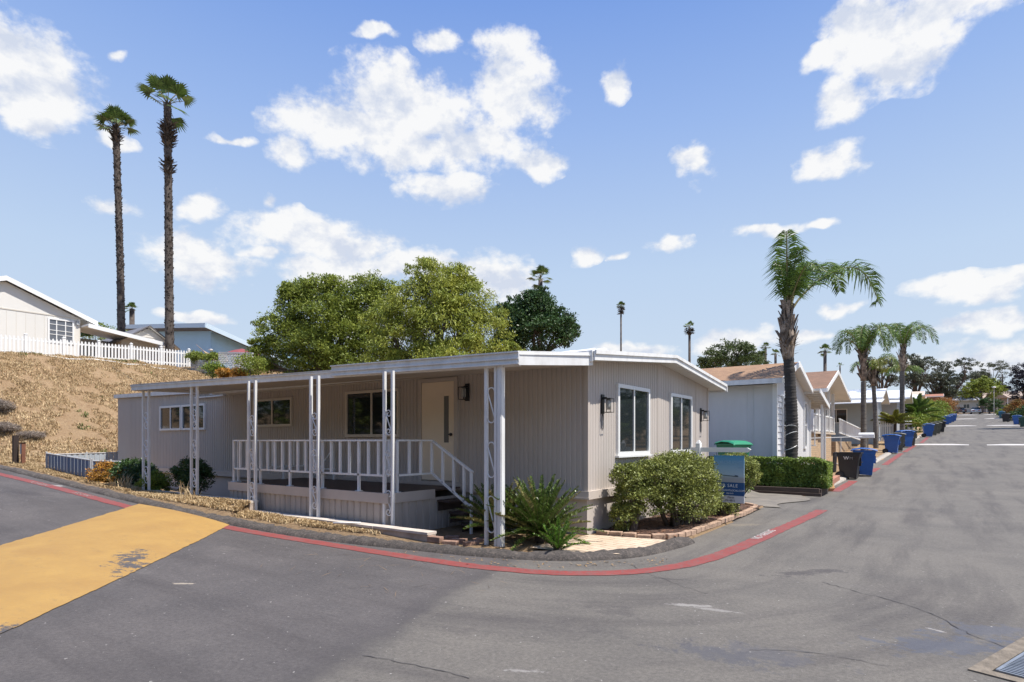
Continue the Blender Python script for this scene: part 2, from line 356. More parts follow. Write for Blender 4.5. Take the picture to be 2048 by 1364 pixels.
class NB:
    def __init__(s, m): s.nt = m.node_tree; s.N = s.nt.nodes; s.L = s.nt.links; s.pos = s.N.new('ShaderNodeNewGeometry').outputs['Position']
    def mapv(s, sc=(1, 1, 1), rot=0, loc=(0, 0, 0)):
        n = s.N.new('ShaderNodeMapping'); s.L.new(s.pos, n.inputs[0]); n.inputs['Scale'].default_value = sc; n.inputs['Rotation'].default_value = (0, 0, rot); n.inputs['Location'].default_value = loc; return n.outputs[0]
    def noise(s, scale, detail=5, rough=.6, v=None, lo=.35, hi=.65, a=0., b=1.):
        n = s.N.new('ShaderNodeTexNoise'); n.inputs['Scale'].default_value = scale; n.inputs['Detail'].default_value = detail; n.inputs['Roughness'].default_value = rough; s.L.new(v if v is not None else s.pos, n.inputs['Vector'])
        return s.mr(n.outputs['Fac'], lo, hi, a, b)
    def mr(s, f, lo, hi, a=0., b=1.):
        r = s.N.new('ShaderNodeMapRange'); s.L.new(f, r.inputs[0]); r.inputs[1].default_value = lo; r.inputs[2].default_value = hi; r.inputs[3].default_value = a; r.inputs[4].default_value = b; return r.outputs[0]
    def mix(s, f, a, b):
        n = s.N.new('ShaderNodeMix'); n.data_type = 'RGBA'
        if isinstance(f, float): n.inputs[0].default_value = f
        else: s.L.new(f, n.inputs[0])
        for i, c in ((6, a), (7, b)):
            if isinstance(c, tuple): n.inputs[i].default_value = (*c, 1)
            else: s.L.new(c, n.inputs[i])
        return n.outputs[2]
    def math(s, op, a, b=None):
        n = s.N.new('ShaderNodeMath'); n.operation = op
        for i, v in enumerate((a, b)):
            if v is None: continue
            if isinstance(v, (int, float)): n.inputs[i].default_value = v
            else: s.L.new(v, n.inputs[i])
        return n.outputs[0]
    def col(s, c): s.L.new(c, s.N['Principled BSDF'].inputs['Base Color'])
    def bump(s, h, st=.3, dist=.02):
        b = s.N.new('ShaderNodeBump'); b.inputs['Strength'].default_value = st; b.inputs['Distance'].default_value = dist; s.L.new(h, b.inputs['Height']); s.L.new(b.outputs[0], s.N['Principled BSDF'].inputs['Normal'])
# ground material: dry soil and straw
gm, _, _ = nodes_mat('dry_soil', .95); b = NB(gm)
c = b.mix(b.noise(.9, 6, .7), (0.40, 0.27, 0.15), (0.30, 0.19, 0.10)); c = b.mix(b.noise(5, 6, .75, lo=.42, hi=.6), c, (0.38, 0.26, 0.145)); c = b.mix(b.noise(9, 6, .85, lo=.5, hi=.66, b=.8), c, (0.17, 0.10, 0.05))
c = b.mix(b.noise(1.1, 5, .7, v=b.mapv((1, 1, 1), 0, (9, 3, 0)), lo=.60, hi=.72, b=.5), c, (0.22, 0.19, 0.075)); b.col(c)
b.bump(b.noise(14, 8, .8, lo=0, hi=1), .9, .12)
xs = np.unique(np.concatenate([[-1500,-900,-500,-300,-200,-150,-120,-100,-85], np.arange(-75,-40,1.5), np.arange(-40,-25,.3), np.arange(-25,-2.4,.13), np.arange(-2.4,8,.35), np.arange(8,40,3), [50,70,100,150,250,500,900,1500]]))
ys = np.unique(np.concatenate([[-1200,-600,-300,-150,-90,-60,-40,-30], np.arange(-25,2,1.5), np.arange(2,4.6,.4), np.arange(4.6,10,.12), np.arange(10,34,.3), np.arange(34,60,.8), np.arange(60,200,3), [210,240,300,400,600,1000,1800]]))
V, F = grid(xs, ys, GZ); tag(np_mesh('ground', V, F, gm, smooth=True), kind='structure')
# asphalt
am, _, _ = nodes_mat('asphalt', .88); b = NB(am)
base = b.mix(b.noise(.55, 6, .7), (0.146, 0.132, 0.114), (0.105, 0.096, 0.086))
# older darker, bluer paving west of the tar seam (seam runs from (-4.6,6.0) towards (-3.4,2.1))
sx = b.N.new('ShaderNodeSeparateXYZ'); b.L.new(b.pos, sx.inputs[0])
nz = b.noise(1.5, 4, .6, lo=.3, hi=.7, a=-.12, b=.12)
ln = b.math('ADD', b.math('ADD', b.math('MULTIPLY', sx.outputs[0], 0.95), b.math('MULTIPLY', sx.outputs[1], .29)), nz)
west = b.mr(ln, -2.78, -2.55, 1., 0.)
base = b.mix(west, base, b.mix(b.noise(.7, 5, .7), (0.101, 0.090, 0.086), (0.072, 0.065, 0.064)))
qx = b.math('MAXIMUM', b.math('ADD', sx.outputs[0], 4.6), 0.0); qy = b.math('MAXIMUM', b.math('SUBTRACT', 8.4, sx.outputs[1]), 0.0)
ql = b.math('SQRT', b.math('ADD', b.math('MULTIPLY', qx, qx), b.math('MULTIPLY', qy, qy))); qs = b.math('MULTIPLY', b.math('ADD', sx.outputs[0], sx.outputs[1]), .16); qc = b.N.new('ShaderNodeCombineXYZ'); b.L.new(b.math('MULTIPLY', ql, 1.5), qc.inputs[0]); b.L.new(qs, qc.inputs[1])
tracks = b.noise(1.35, 4, .62, v=qc.outputs[0], lo=.47, hi=.68, b=.62); base = b.mix(tracks, base, (0.058, 0.051, 0.050))
pale = b.noise(.8, 6, .75, v=b.mapv((1, 1.6, 1), .3, (4, 8, 0)), lo=.58, hi=.8, b=.45); base = b.mix(pale, base, (0.165, 0.15, 0.135))
oil = b.noise(2.4, 4, .7, v=b.mapv((1.1, .6, 1), .5, (3, 1, 0)), lo=.69, hi=.76, b=.7); base = b.mix(oil, base, (0.055, 0.048, 0.052))
spk = b.math('MULTIPLY', b.noise(150, 2, .8, lo=.3, hi=.7, a=.74, b=1.26), b.noise(26, 4, .85, lo=.3, hi=.7, a=.68, b=1.32)); vm = b.N.new('ShaderNodeVectorMath'); vm.operation = 'SCALE'; b.L.new(base, vm.inputs[0]); b.L.new(spk, vm.inputs['Scale'])
base2 = vm.outputs[0]
def blotch(cx, cy, rx, ry, ang, col_, amt, base_, sc_=5, edge=.9):
    n = b.N.new('ShaderNodeVectorMath'); n.operation = 'LENGTH'; mp = b.N.new('ShaderNodeMapping'); mp.vector_type = 'TEXTURE'; b.L.new(b.pos, mp.inputs[0]); mp.inputs['Location'].default_value = (cx, cy, 0); mp.inputs['Rotation'].default_value = (0, 0, ang); mp.inputs['Scale'].default_value = (rx, ry, 100); b.L.new(mp.outputs[0], n.inputs[0])
    f = b.math('ADD', b.math('SUBTRACT', 1.0, n.outputs['Value']), b.noise(sc_, 6, .8, lo=.3, hi=.7, a=-edge, b=edge)); return b.mix(b.mr(f, .15, .5, 0., amt), base_, col_)
def gpp(px, py): d = FPX * CAMZ / (py - 882); q = at(px, py, d); return q[0], q[1]
DK_ = (0.05, 0.044, 0.046); PL_ = (.36, .34, .32)
for (px, py, rx, ry, an, co, amt_) in ((1620,1145,.75,.16,.9,DK_,.7),(1375,1210,.28,.05,.4,PL_,.5),(1430,1220,.25,.05,.2,PL_,.4),(1225,1222,.35,.2,0,DK_,.4),(1505,1308,.6,.3,.3,(.075,.075,.09),.5),(1440,1310,.5,.2,.1,(.07,.07,.08),.5),(1045,1342,.22,.04,.5,PL_,.45),(370,1168,.16,.04,.6,(.4,.34,.26),.7),(150,1122,.3,.08,.5,DK_,.0),(1900,1290,.7,.3,.6,(.07,.08,.11),.6),(1980,1262,.5,.3,.6,(.08,.09,.12),.5),(1880,1262,.12,.025,-.4,PL_,.6),(1340,1158,.3,.04,.3,DK_,.6),(55,1003,.5,.22,.2,DK_,.5),(60,1022,.9,.3,.3,DK_,.55),(120,1018,.4,.15,.3,DK_,.5),(115,1008,.3,.08,.2,PL_,.8),(900,1100,.4,.3,.2,DK_,.35),(1480,1050,.6,.2,.9,(.2,.17,.13),.6),(1000,1250,1.6,.35,.35,DK_,.25)):
    gx_, gy_ = gpp(px, py); base2 = blotch(gx_, gy_, rx, ry, an, co, amt_, base2)
bandm = b.math('MULTIPLY', b.mr(ln, -2.9, -2.66, 0., 1.), b.mr(ln, -2.66, -2.45, 1., 0.)); base2 = b.mix(b.math('MULTIPLY', bandm, .5), base2, (.05, .045, .047))
verge = b.noise(2.0, 5, .7, v=b.mapv((1, 1, 1), 0, (1, 1, 0)), lo=.4, hi=.7, b=.55)
base2 = b.mix(b.noise(17, 3, .6, v=b.mapv((1, 1, 1), 0, (2, 9, 0)), lo=.68, hi=.72, b=.6), base2, (.05, .045, .045)); wh = b.noise(22, 2, .5, v=b.mapv((1, 1, 1), 0, (5, 5, 0)), lo=.72, hi=.75, b=.7); b.col(b.mix(wh, base2, (0.40, 0.38, 0.35)))
b.bump(b.noise(130, 5, .8, lo=0, hi=1), .5, .008)
xs = np.unique(np.concatenate([np.arange(-90,-40,3), np.arange(-40,12,.4), np.arange(12,60,4)])); ys = np.unique(np.concatenate([np.arange(-60,-8,4), np.arange(-8,30,.4), np.arange(30,60,1), np.arange(60,200,4)]))
V, F = grid(xs, ys, ZR)
kd = kdist(V[:, 0], V[:, 1]); cen = kd[F].min(1); fc = V[F].mean(1)
keep = (cen < .35) & ~((fc[:, 0] > 5.2 + .045 * (fc[:, 1] - 22)) & (fc[:, 1] > 14.5)) & ~((fc[:, 0] > 12) & (fc[:, 1] > 14) & (fc[:, 1] < 175)); F = F[keep]
tag(np_mesh('road', V, F, am, smooth=True), kind='structure')
# driveway between the two homes
def sheet(name, poly_fn, m, nx=20, ny=20, dz=.012, zf=None):
    V = []
    for i in range(nx + 1):
        for j in range(ny + 1):
            x, y = poly_fn(i / nx, j / ny); V.append((x, y, (zf or gz)(x, y) + dz))
    F = np.array([(i * (ny + 1) + j, (i + 1) * (ny + 1) + j, (i + 1) * (ny + 1) + j + 1, i * (ny + 1) + j + 1) for i in range(nx) for j in range(ny)])
    return tag(np_mesh(name, V, F, m, smooth=True), kind='structure')
drive_m, _, _ = nodes_mat('worn_concrete', .9); b = NB(drive_m); b.col(b.mix(b.noise(1.5, 6, .7), (0.21, 0.185, 0.155), (0.13, 0.118, 0.105))); b.bump(b.noise(60, 5, .7, lo=0, hi=1), .3)
sheet('driveway', lambda u, v: (-9.0 + (5.9 - .25 * math.sin(v * 7)) * u, 15.6 + v * 3.4), drive_m, 30, 16, .02, lambda x, y: max(zr(x, y), gz(x, y)))
# asphalt kerb berm
kerb_m, _, _ = nodes_mat('kerb_asphalt', .95); b = NB(kerb_m); kc = b.mix(b.noise(6, 6, .75), (0.17, 0.145, 0.128), (0.075, 0.065, 0.06)); kc = b.mix(b.noise(28, 4, .85, lo=.45, hi=.6, b=.7), kc, (0.045, 0.04, 0.038)); kc = b.mix(b.noise(23, 4, .85, v=b.mapv((1, 1, 1), 0, (3, 3, 0)), lo=.56, hi=.66, b=.7), kc, (0.30, 0.25, 0.20)); b.col(kc); b.bump(b.noise(45, 8, .8, lo=0, hi=1), 1.0, .04)
def ribbon_pts(P, prof, zf, seed=0, wob=0.):
    P = np.asarray(P, float); vs = []; n = len(prof)
    for i in range(len(P)):
        d = P[min(i + 1, len(P) - 1)] - P[max(i - 1, 0)]; d /= np.linalg.norm(d); nn = np.array((-d[1], d[0]))   # + = verge side
        w = 1 + wob * float(vnoise(i * .09, seed, 1, seed)); hz = 1 + wob * 1.2 * float(vnoise(i * .13, seed + 3, 1, seed))
        for (o, h) in prof:
            q = P[i] + nn * o * w; jz = .022 * float(vnoise(q[0], q[1], .12, 6)) + .03 * float(vnoise(q[0], q[1], .05, 7)) if wob else 0; vs.append((q[0], q[1], zf(q[0], q[1]) + h * hz + (jz if h > 0 else 0)))
    F = [(i * n + k, (i + 1) * n + k, (i + 1) * n + k + 1, i * n + k + 1) for i in range(len(P) - 1) for k in range(n - 1)]
    return vs, F
def resample(P, st):
    P = np.asarray(P, float); s = np.concatenate([[0], np.cumsum(np.hypot(*(np.diff(P, axis=0).T)))]); t = np.arange(0, s[-1], st); return np.stack([np.interp(t, s, P[:, 0]), np.interp(t, s, P[:, 1])], 1)
kk = KC[(KC[:, 0] > -60) & (KC[:, 1] < 9.8)]; kk = resample(kk, .06)
vs, F = ribbon_pts(kk, [(-.10, -.03), (-.085, .02), (-.05, .06), (.01, .085), (.08, .092), (.15, .085), (.21, .05), (.28, -.06)], zr, 2, .28)
tag(np_mesh('kerb', vs, np.array(F), kerb_m, smooth=True), kind='structure')
kk = KC[(KC[:, 1] > 21.5) & (KC[:, 1] < 176) & (KC[:, 0] < 12)]; kk = resample(kk, .5)
vs, F = ribbon_pts(kk, [(-.05, -.03), (-.04, .06), (.05, .09), (.2, .09), (.25, -.05)], zr, 4, .3)
tag(np_mesh('street_edge_kerb', vs, np.array(F), CONC, smooth=True), kind='structure')
# red kerb lines
red_m, _, _ = nodes_mat('red_road_paint', .7); b = NB(red_m); c = b.mix(b.noise(5, 6, .75), (0.27, 0.05, 0.043), (0.21, 0.04, 0.035)); c = b.mix(b.noise(14, 7, .85, lo=.47, hi=.66, b=.85), c, (0.13, 0.10, 0.095)); c = b.mix(b.noise(2.2, 5, .8, lo=.5, hi=.75, b=.6), c, (0.17, 0.12, 0.11)); b.col(c)
def red(P, w, name='red_line'):
    P = resample(P, .07); vs, F = ribbon_pts(P, [(-w / 2, .006), (0, .006), (w / 2, .006)], zr); vs = [(x + .028 * float(vnoise(x, y, .11, 3)), y + .028 * float(vnoise(x, y, .11, 4)), z) for x, y, z in vs]
    return tag(np_mesh(name, vs, np.array(F), red_m), kind='structure')
R1 = catmull([(-40,-2.2),(-30,4.1),(-25,5.2),(-22.5,5.45),(-18.1,5.6),(-14.4,5.62),(-12.2,5.7),(-10.7,5.85),(-8.2,5.98),(-6.5,6.02),(-5.2,6.06),(-4.4,6.2),(-3.8,6.42),(-3.25,6.85),(-2.85,7.5),(-2.62,8.4),(-2.5,9.8),(-2.4,12),(-2.3,14.2),(-2.25,15.8)], 6)
red(R1, .25)
red(catmull([(-2.62, 20.8), (-2.5, 24.6)], 4), .28); red([(-2.25,28.3),(-2.15,30.2)], .25); red([(-2.0, 31.8), (-1.7, 39.5)], .25); red([(-1.6, 40.5), (-1.3, 47)], .25); red([(-1.0, 50), (-.75, 58)], .22)
WP = mat('white_road_paint', (0.62, 0.59, 0.56), .7, .35, 14)
def road_text(s, size, x, y, ang, nm='road_lettering'):
    o = text(None, s, size, WP, (x, y, zr(x, y) + .010), (math.cos(ang), math.sin(ang), .0), (-math.sin(ang), math.cos(ang), 0), .001, nm); return tag(o, kind='structure')
for s_, x, y, a in (('NO PARKING', -19.9, 5.46, .03), ('FIRE LANE', -17.1, 5.54, .03)):
    o = road_text(s_, .2, x, y, a); o.data.transform(Matrix.Translation((0, 0, 0)))
for v_ in bpy.data.objects['road_lettering'].data.vertices: v_.co.z = zr(v_.co.x, v_.co.y) + .012
for v_ in bpy.data.objects['road_lettering.001'].data.vertices: v_.co.z = zr(v_.co.x, v_.co.y) + .012
road_text('NO PARKING', .2, -2.45, 10.5, math.pi / 2 - .02)
# white speed hump stripes across the street
def hump(y, x0, x1):
    mb = MB(); n = 14
    for i in range(n):
        xa = x0 + (x1 - x0) * i / n; xb = x0 + (x1 - x0) * (i + 1) / n
        ta = min(1, 3 * min(i / n, 1 - i / n) + .15); tb = min(1, 3 * min((i + 1) / n, 1 - (i + 1) / n) + .15)
        prof = [(-.35, -.01), (-.15, .04), (.15, .055), (.4, .01)]
        for (o0, h0), (o1, h1) in zip(prof[:-1], prof[1:]):
            mb.quad((xa, y + o0, zr(xa, y + o0) + h0 * ta), (xb, y + o0, zr(xb, y + o0) + h0 * tb), (xb, y + o1, zr(xb, y + o1) + h1 * tb), (xa, y + o1, zr(xa, y + o1) + h1 * ta))
    return tag(mb.build('white_hump_stripe', WP), kind='structure')
for y, xl, xc, xr_ in ((48, -1.6, 2.0, 5.6), (86, .15, 3.9, 7.3), (121, 1.8, 5.4, 8.8), (158, 3.4, 7.0, 10.4)):
    hump(y, xl, xc - .45); hump(y, xc + .45, xr_)
# yellow speed bump
ym, _, _ = nodes_mat('yellow_road_paint', .75); b = NB(ym)
c = b.mix(b.noise(1.6, 6, .7), (0.40, 0.24, 0.066), (0.34, 0.195, 0.055)); c = b.mix(b.noise(20, 5, .85, lo=.5, hi=.72, b=.6), c, (0.30, 0.19, 0.07))
c = b.mix(b.noise(.9, 7, .8, v=b.mapv((.6, 1.6, 1), .8, (5, 1, 0)), lo=.55, hi=.75, b=.45), c, (0.33, 0.20, 0.08)); 
for (px, py, rx, ry, an) in ((262, 1112, .72, .22, -.55), (10, 1240, .35, .1, -.6)):
    d_ = FPX * (CAMZ - .12) / (py - 882); q_ = at(px, py, d_); c = blotch(q_[0], q_[1], rx, ry, an, (.075, .07, .072), 1., c, 7, 1.1)
b.col(c); c = b.mix(b.noise(3.5, 7, .85, v=b.mapv((.7, 1.5, 1), .8, (8, 2, 0)), lo=.56, hi=.68, b=.55), c, (0.24, 0.15, 0.06)); c = b.mix(b.noise(34, 3, .8, lo=.6, hi=.7, b=.5), c, (0.20, 0.13, 0.07)); b.col(c); b.bump(b.noise(60, 6, .85, lo=0, hi=1), .6, .012)
A0 = np.array((-14.5, 6.0)); A1 = np.array((-10.95, 6.14)); dirn = np.array((.70, -.714)); n2 = 160; k2 = 16; V = []
for i in range(n2 + 1):
    s_ = -.0 + 12 * i / n2
    for j in range(k2 + 1):
        t = j / k2; p = (A0 * (1 - t) + A1 * t) + dirn * (s_ + (0.0)); jj = .015 * float(vnoise(i, j, 1.7, 5)) + .02 * float(vnoise(i, j, .9, 6)); p = p + np.array((jj, jj)) * (1 if j in (0, k2) else 0); h = math.sin(math.pi * t) ** .8 * .095 * min(1, s_ / .5 + .25)
        V.append((p[0], p[1], zr(p[0], p[1]) + .008 + h))
F = np.array([(i * (k2 + 1) + j, (i + 1) * (k2 + 1) + j, (i + 1) * (k2 + 1) + j + 1, i * (k2 + 1) + j + 1) for i in range(n2) for j in range(k2)])
tag(np_mesh('speed_bump', V, F, ym, smooth=True), 'wide yellow painted speed bump crossing the left road, worn dark patch on it', 'speed bump')
# cracks and the tar seam
tar = mat('tar', (0.055, 0.05, 0.052), .8)
def crack(pts, w, seed):
    P = resample(catmull(pts, 8), .06); rs = np.random.RandomState(seed); off = np.cumsum(rs.randn(len(P)) * .012); off -= np.linspace(off[0], off[-1], len(P)); off = np.clip(off, -.1, .1)
    vs = []; 
    for i in range(len(P)):
        d = P[min(i + 1, len(P) - 1)] - P[max(i - 1, 0)]; d /= np.linalg.norm(d); nn = np.array((-d[1], d[0])); ww = w * (.3 + .9 * rs.rand())
        for o in (-ww, ww): q = P[i] + nn * (off[i] + o); vs.append((q[0], q[1], zr(*q) + .005))
    F = np.array([(2 * i, 2 * i + 2, 2 * i + 3, 2 * i + 1) for i in range(len(P) - 1)]); return tag(np_mesh('road_crack', vs, F, tar), kind='structure')
def gp(px, py, z=0.0): d = FPX * (CAMZ - z) / (py - 882); q = at(px, py, d); return (q[0], q[1])
0 and crack([gp(935,1148), gp(860,1215), gp(760,1290), gp(650,1362)], .007, 1)
crack([gp(1645,1165), gp(1780,1200), gp(1880,1235), gp(1960,1275), gp(2080,1320)], .006, 2)
crack([gp(560+1000-300,1130), gp(1330,1160), gp(1420,1190)], .004, 3)
crack([gp(725,1312), gp(830,1330), gp(940,1358)], .005, 4)
crack([gp(1500,1300), gp(1640,1310), gp(1790,1335)], .004, 5)
# ================================================================ main mobile home
XE, YW, XL, YB = -4.84, 8.96, -23.4, 15.4
RIDGE = 12.2
H = root('mobile_home', (XE, YW, 0), 'long taupe ribbed mobile home with covered white porch, at the road corner', 'mobile home')
def roofz(y): return 3.0 + (.33 * (1 - abs(y - RIDGE) / 3.4))
m = MB(); rib(m, (XL, YW), (XE, YW), .70, lambda t: 3.02, .1, .013, .35, nrm=(0, -1)); m.build('long_wall', TAUPE, H, fix=False)
m = MB()
for a, b_ in ((YW, RIDGE), (RIDGE, YB)): rib(m, (XE, a), (XE, b_), .70, (lambda a, b_: (lambda t: roofz(a + (b_ - a) * t) + .04))(a, b_), .1, .009, .35, nrm=(1, 0))
m.build('end_wall', TAUPE, H, fix=False)
m = MB(); m.box(XL + .02, XE - .02, YW + .02, YB, .05, 2.98); m.build('wall', TAUPE, H)
m = MB()
for (x, y) in ((XE, YW), (XE, YB)): m.box(x - .055, x + .018, y - .018 if y == YW else y - .055, y + .055 if y == YW else y + .018, .74, 3.02)
for y in (12.05, 12.75 + 1.75, ): m.box(XE - .01, XE + .006, y - .012, y + .012, .78, roofz(y))
each(m, 'corner_trim', TAUPE_T, H)
m = MB(); rib(m, (XL, YW + .03), (XE - .03, YW + .03), -.1, .68, .16, .03, .3, nrm=(0, -1)); rib(m, (XE - .03, YW + .03), (XE - .03, YB), -.1, .68, .16, .03, .3, nrm=(1, 0)); m.build('skirting', TAUPE_K, H, fix=False)
m = MB(); m.box(XL - .01, XE + .045, YW - .045, YW + .03, .66, .80); m.box(XE - .03, XE + .045, YW + .031, YB + .01, .66, .80); m.box(XL, XE + .06, YW - .06, YW - .046, .66, .69); m.build('skirting_trim', TAUPE_T, H)
# roof: low gable slab with white fascia
RX0, RX1, RY0, RY1 = -16.4, -4.50, 8.56, 15.84
def rz(y): return 3.10 + .34 * (1 - abs(y - RIDGE) / 3.64)
m = MB()
poly = [(RY0, rz(RY0) - .02), (RIDGE, rz(RIDGE) - .02), (RY1, rz(RY1) - .02), (RY1, rz(RY1) - .10), (RIDGE, rz(RIDGE) - .12), (RY0, rz(RY0) - .10)]
m.prism(poly, 'x', RX0, RX1 - .02); RF = m.build('roof', WHITEM, H)
m = MB()
for (a, b_) in ((RY0, RIDGE), (RIDGE, RY1)):
    za, zb = rz(a), rz(b_)
    m.hexa([(RX1 - .03, a, za - .15), (RX1 + .01, a, za - .15), (RX1 + .01, b_, zb - .15), (RX1 - .03, b_, zb - .15)], [(RX1 - .03, a, za), (RX1 + .01, a, za), (RX1 + .01, b_, zb), (RX1 - .03, b_, zb)])
    m.hexa([(RX1 + .008, a, za - .05), (RX1 + .035, a, za - .05), (RX1 + .035, b_, zb - .05), (RX1 + .008, b_, zb - .05)], [(RX1 + .008, a, za + .015), (RX1 + .035, a, za + .015), (RX1 + .035, b_, zb + .015), (RX1 + .008, b_, zb + .015)])
m.box(RX0, RX1 - .03, RY0 - .02, RY0 + .02, rz(RY0) - .17, rz(RY0) + .01); m.box(RX0, RX1 + .035, RY1 - .02, RY1 + .02, rz(RY1) - .17, rz(RY1) + .01)
m.build('fascia', WHITE, RF)
m = MB(); m.hexa([(-23.5, 8.93, 3.20), (-16.35, 8.93, 3.10), (-16.35, 15.6, 3.10), (-23.5, 15.6, 3.20)], [(-23.5, 8.93, 3.26), (-16.35, 8.93, 3.16), (-16.35, 15.6, 3.16), (-23.5, 15.6, 3.26)]); m.build('rear_roof', WHITEM, RF)
m = MB(); m.hexa([(-23.5, 8.88, 3.15), (-16.5, 8.88, 3.04), (-16.5, 8.925, 3.04), (-23.5, 8.925, 3.15)], [(-23.5, 8.88, 3.27), (-16.5, 8.88, 3.17), (-16.5, 8.925, 3.17), (-23.5, 8.925, 3.27)]); m.box(-23.54, -23.5, 8.88, 15.6, 3.14, 3.27); m.build('rear_fascia', WHITE, RF)
m = MB(); rib(m, (XL, YW - .002), (-16.2, YW - .002), 3.0, lambda t: 3.17 - .06 * t, .1, .013, .35, nrm=(0, -1)); m.build('upper_wall', TAUPE, H, fix=False)
m = MB()
n = 26
for i in range(n):       # ribbed soffit boards
    a = RY0 + .03 + (RY1 - RY0 - .06) * i / n; b_ = RY0 + .03 + (RY1 - RY0 - .06) * (i + .93) / n
    m.hexa([(XE - .1, a, rz(a) - .135), (RX1 - .03, a, rz(a) - .135), (RX1 - .03, b_, rz(b_) - .135), (XE - .1, b_, rz(b_) - .135)], [(XE - .1, a, rz(a) - .121), (RX1 - .03, a, rz(a) - .121), (RX1 - .03, b_, rz(b_) - .121), (XE - .1, b_, rz(b_) - .121)])
m.build('soffit', SOFFIT, RF)
# roof-over panel sitting on top
m = MB(); m.prism([(9.3, 3.22), (RIDGE, 3.76), (15.1, 3.22), (15.1, 3.16), (RIDGE, 3.70), (9.3, 3.16)], 'x', -16.4, -6.15)
for k in range(20): x = -16.3 + k * .52; m.hexa([(x, 9.3, 3.21), (x + .03, 9.3, 3.21), (x + .03, RIDGE, 3.75), (x, RIDGE, 3.75)], [(x, 9.3, 3.24), (x + .03, 9.3, 3.24), (x + .03, RIDGE, 3.78), (x, RIDGE, 3.78)])
m.hexa([(-16.3, 9.5, 3.0), (-6.3, 9.5, 3.0), (-6.3, 14.9, 3.0), (-16.3, 14.9, 3.0)], [(-16.3, 11.6, 3.6), (-6.3, 11.6, 3.6), (-6.3, 12.8, 3.6), (-16.3, 12.8, 3.6)]); m.build('roof_over_panel', WHITEM, RF)
m = MB(); m.lathe([(.05, 0), (.05, .3), (.09, .31), (.09, .36)], (-5.6, 13.6, 3.3), 10); m.build('vent_pipe', WHITEM, RF)
# windows
window(H, (-14.9, YW), (-13.16, YW), 2.02, 2.75, (0, -1), frame=mat('cream_frame', (0.62, 0.56, 0.48), .5))
window(H, (-11.1, YW), (-9.35, YW), 1.74, 2.78, (0, -1), frame=MATS['cream_frame'])
window(H, (-20.2, YW), (-18.82, YW), 1.98, 2.75, (0, -1)); window(H, (-18.78, YW), (-17.4, YW), 1.98, 2.75, (0, -1))
w1 = window(H, (XE, 10.05), (XE, 11.54), 1.38, 2.71, (1, 0), fw=.07, sill=True); window(H, (XE, 12.72), (XE, 14.1), 1.38, 2.71, (1, 0), fw=.07, sill=True)
# door
DX0, DX1, DZ0, DZ1 = -8.68, -7.80, .86, 2.84
DOORM = mat('cream_door_paint', (0.84, 0.70, 0.53), .45, .05, 2)
m = MB(); m.box(DX0, DX1, YW - .035, YW, DZ0, DZ1); D = m.build('door', DOORM, H)
m = MB(); m.box(DX0 + .62, DX0 + .74, YW - .042, YW - .034, 1.62, 2.55); m.build('slit_window', mat('frosted_glass', (0.16, 0.15, 0.14), .25), D)
m = MB(); m.lathe([(.012, 0), (.012, .05), (.032, .055), (.034, .075), (.02, .09)], (DX1 - .07, YW - .035 - .09, 1.78), 14, 'y'); m.lathe([(.03, 0), (.03, .012)], (DX1 - .07, YW - .049, 1.78), 14, 'y'); m.build('handle', BLACK, D)
m = MB(); m.box(DX0 - .09, DX0 - .005, YW - .05, YW, DZ0 - .03, DZ1 + .08); m.box(DX1 + .005, DX1 + .09, YW - .05, YW, DZ0 - .03, DZ1 + .08); m.box(DX0 - .004, DX1 + .004, YW - .05, YW, DZ1 + .005, DZ1 + .08); m.box(DX0 - .2, DX1 + .2, YW - .048, YW, DZ0 - .09, DZ0 - .032); m.build('door_frame', TAUPE_T, H)
def lantern(p, n, hh=.31, loop=True):
    """wall lantern at p with outward normal n (xy)"""
    n = np.array(n, float); t = np.array((n[1], -n[0])); p = np.array(p, float)
    def bx(mb, a0, a1, o0, o1, z0, z1):
        q = [p[:2] + t * a0 + n * o0, p[:2] + t * a1 + n * o0, p[:2] + t * a1 + n * o1, p[:2] + t * a0 + n * o1]
        mb.hexa([(*c, p[2] + z0) for c in q], [(*c, p[2] + z1) for c in q])
    m = MB(); bx(m, -.05, .05, .0, .02, -.17, .17); bx(m, -.015, .015, .02, .09, .10, .125)
    bx(m, -.075, .075, .045, .195, .085, .10)
    for a in (-.075, .066):
        for o in (.045, .186): bx(m, a, a + .009, o, o + .009, -.15, .085)
    for z in (-.15, ): 
        bx(m, -.075, .075, .045, .054, z, z + .009); bx(m, -.075, .075, .186, .195, z, z + .009); bx(m, -.075, -.066, .054, .186, z, z + .009); bx(m, .066, .075, .054, .186, z, z + .009)
    o = m.build('wall_lantern', BLACK, H)
    g = MB(); c = p[:2] + n * .12; g.lathe([(.042, -.10), (.046, -.04), (.046, .05), (.03, .085)], (c[0], c[1], p[2]), 14); g.build('lantern_glass', LAMPG, o, smooth=True)
    if loop:
        l = MB(); q = [(0, -.17), (-.028, -.24), (-.03, -.40), (0, -.44), (.03, -.40), (.028, -.24), (0, -.17)]; l.tube([(*(p[:2] + t * a + n * .01), p[2] + z) for a, z in catmull(q, 5)], .005, 5); l.build('wire_loop', BLACK, o)
lantern((-7.48, YW, 2.60), (0, -1), loop=False); lantern((XE, 9.5, 2.30), (1, 0)); lantern((XE, 14.85, 2.30), (1, 0))
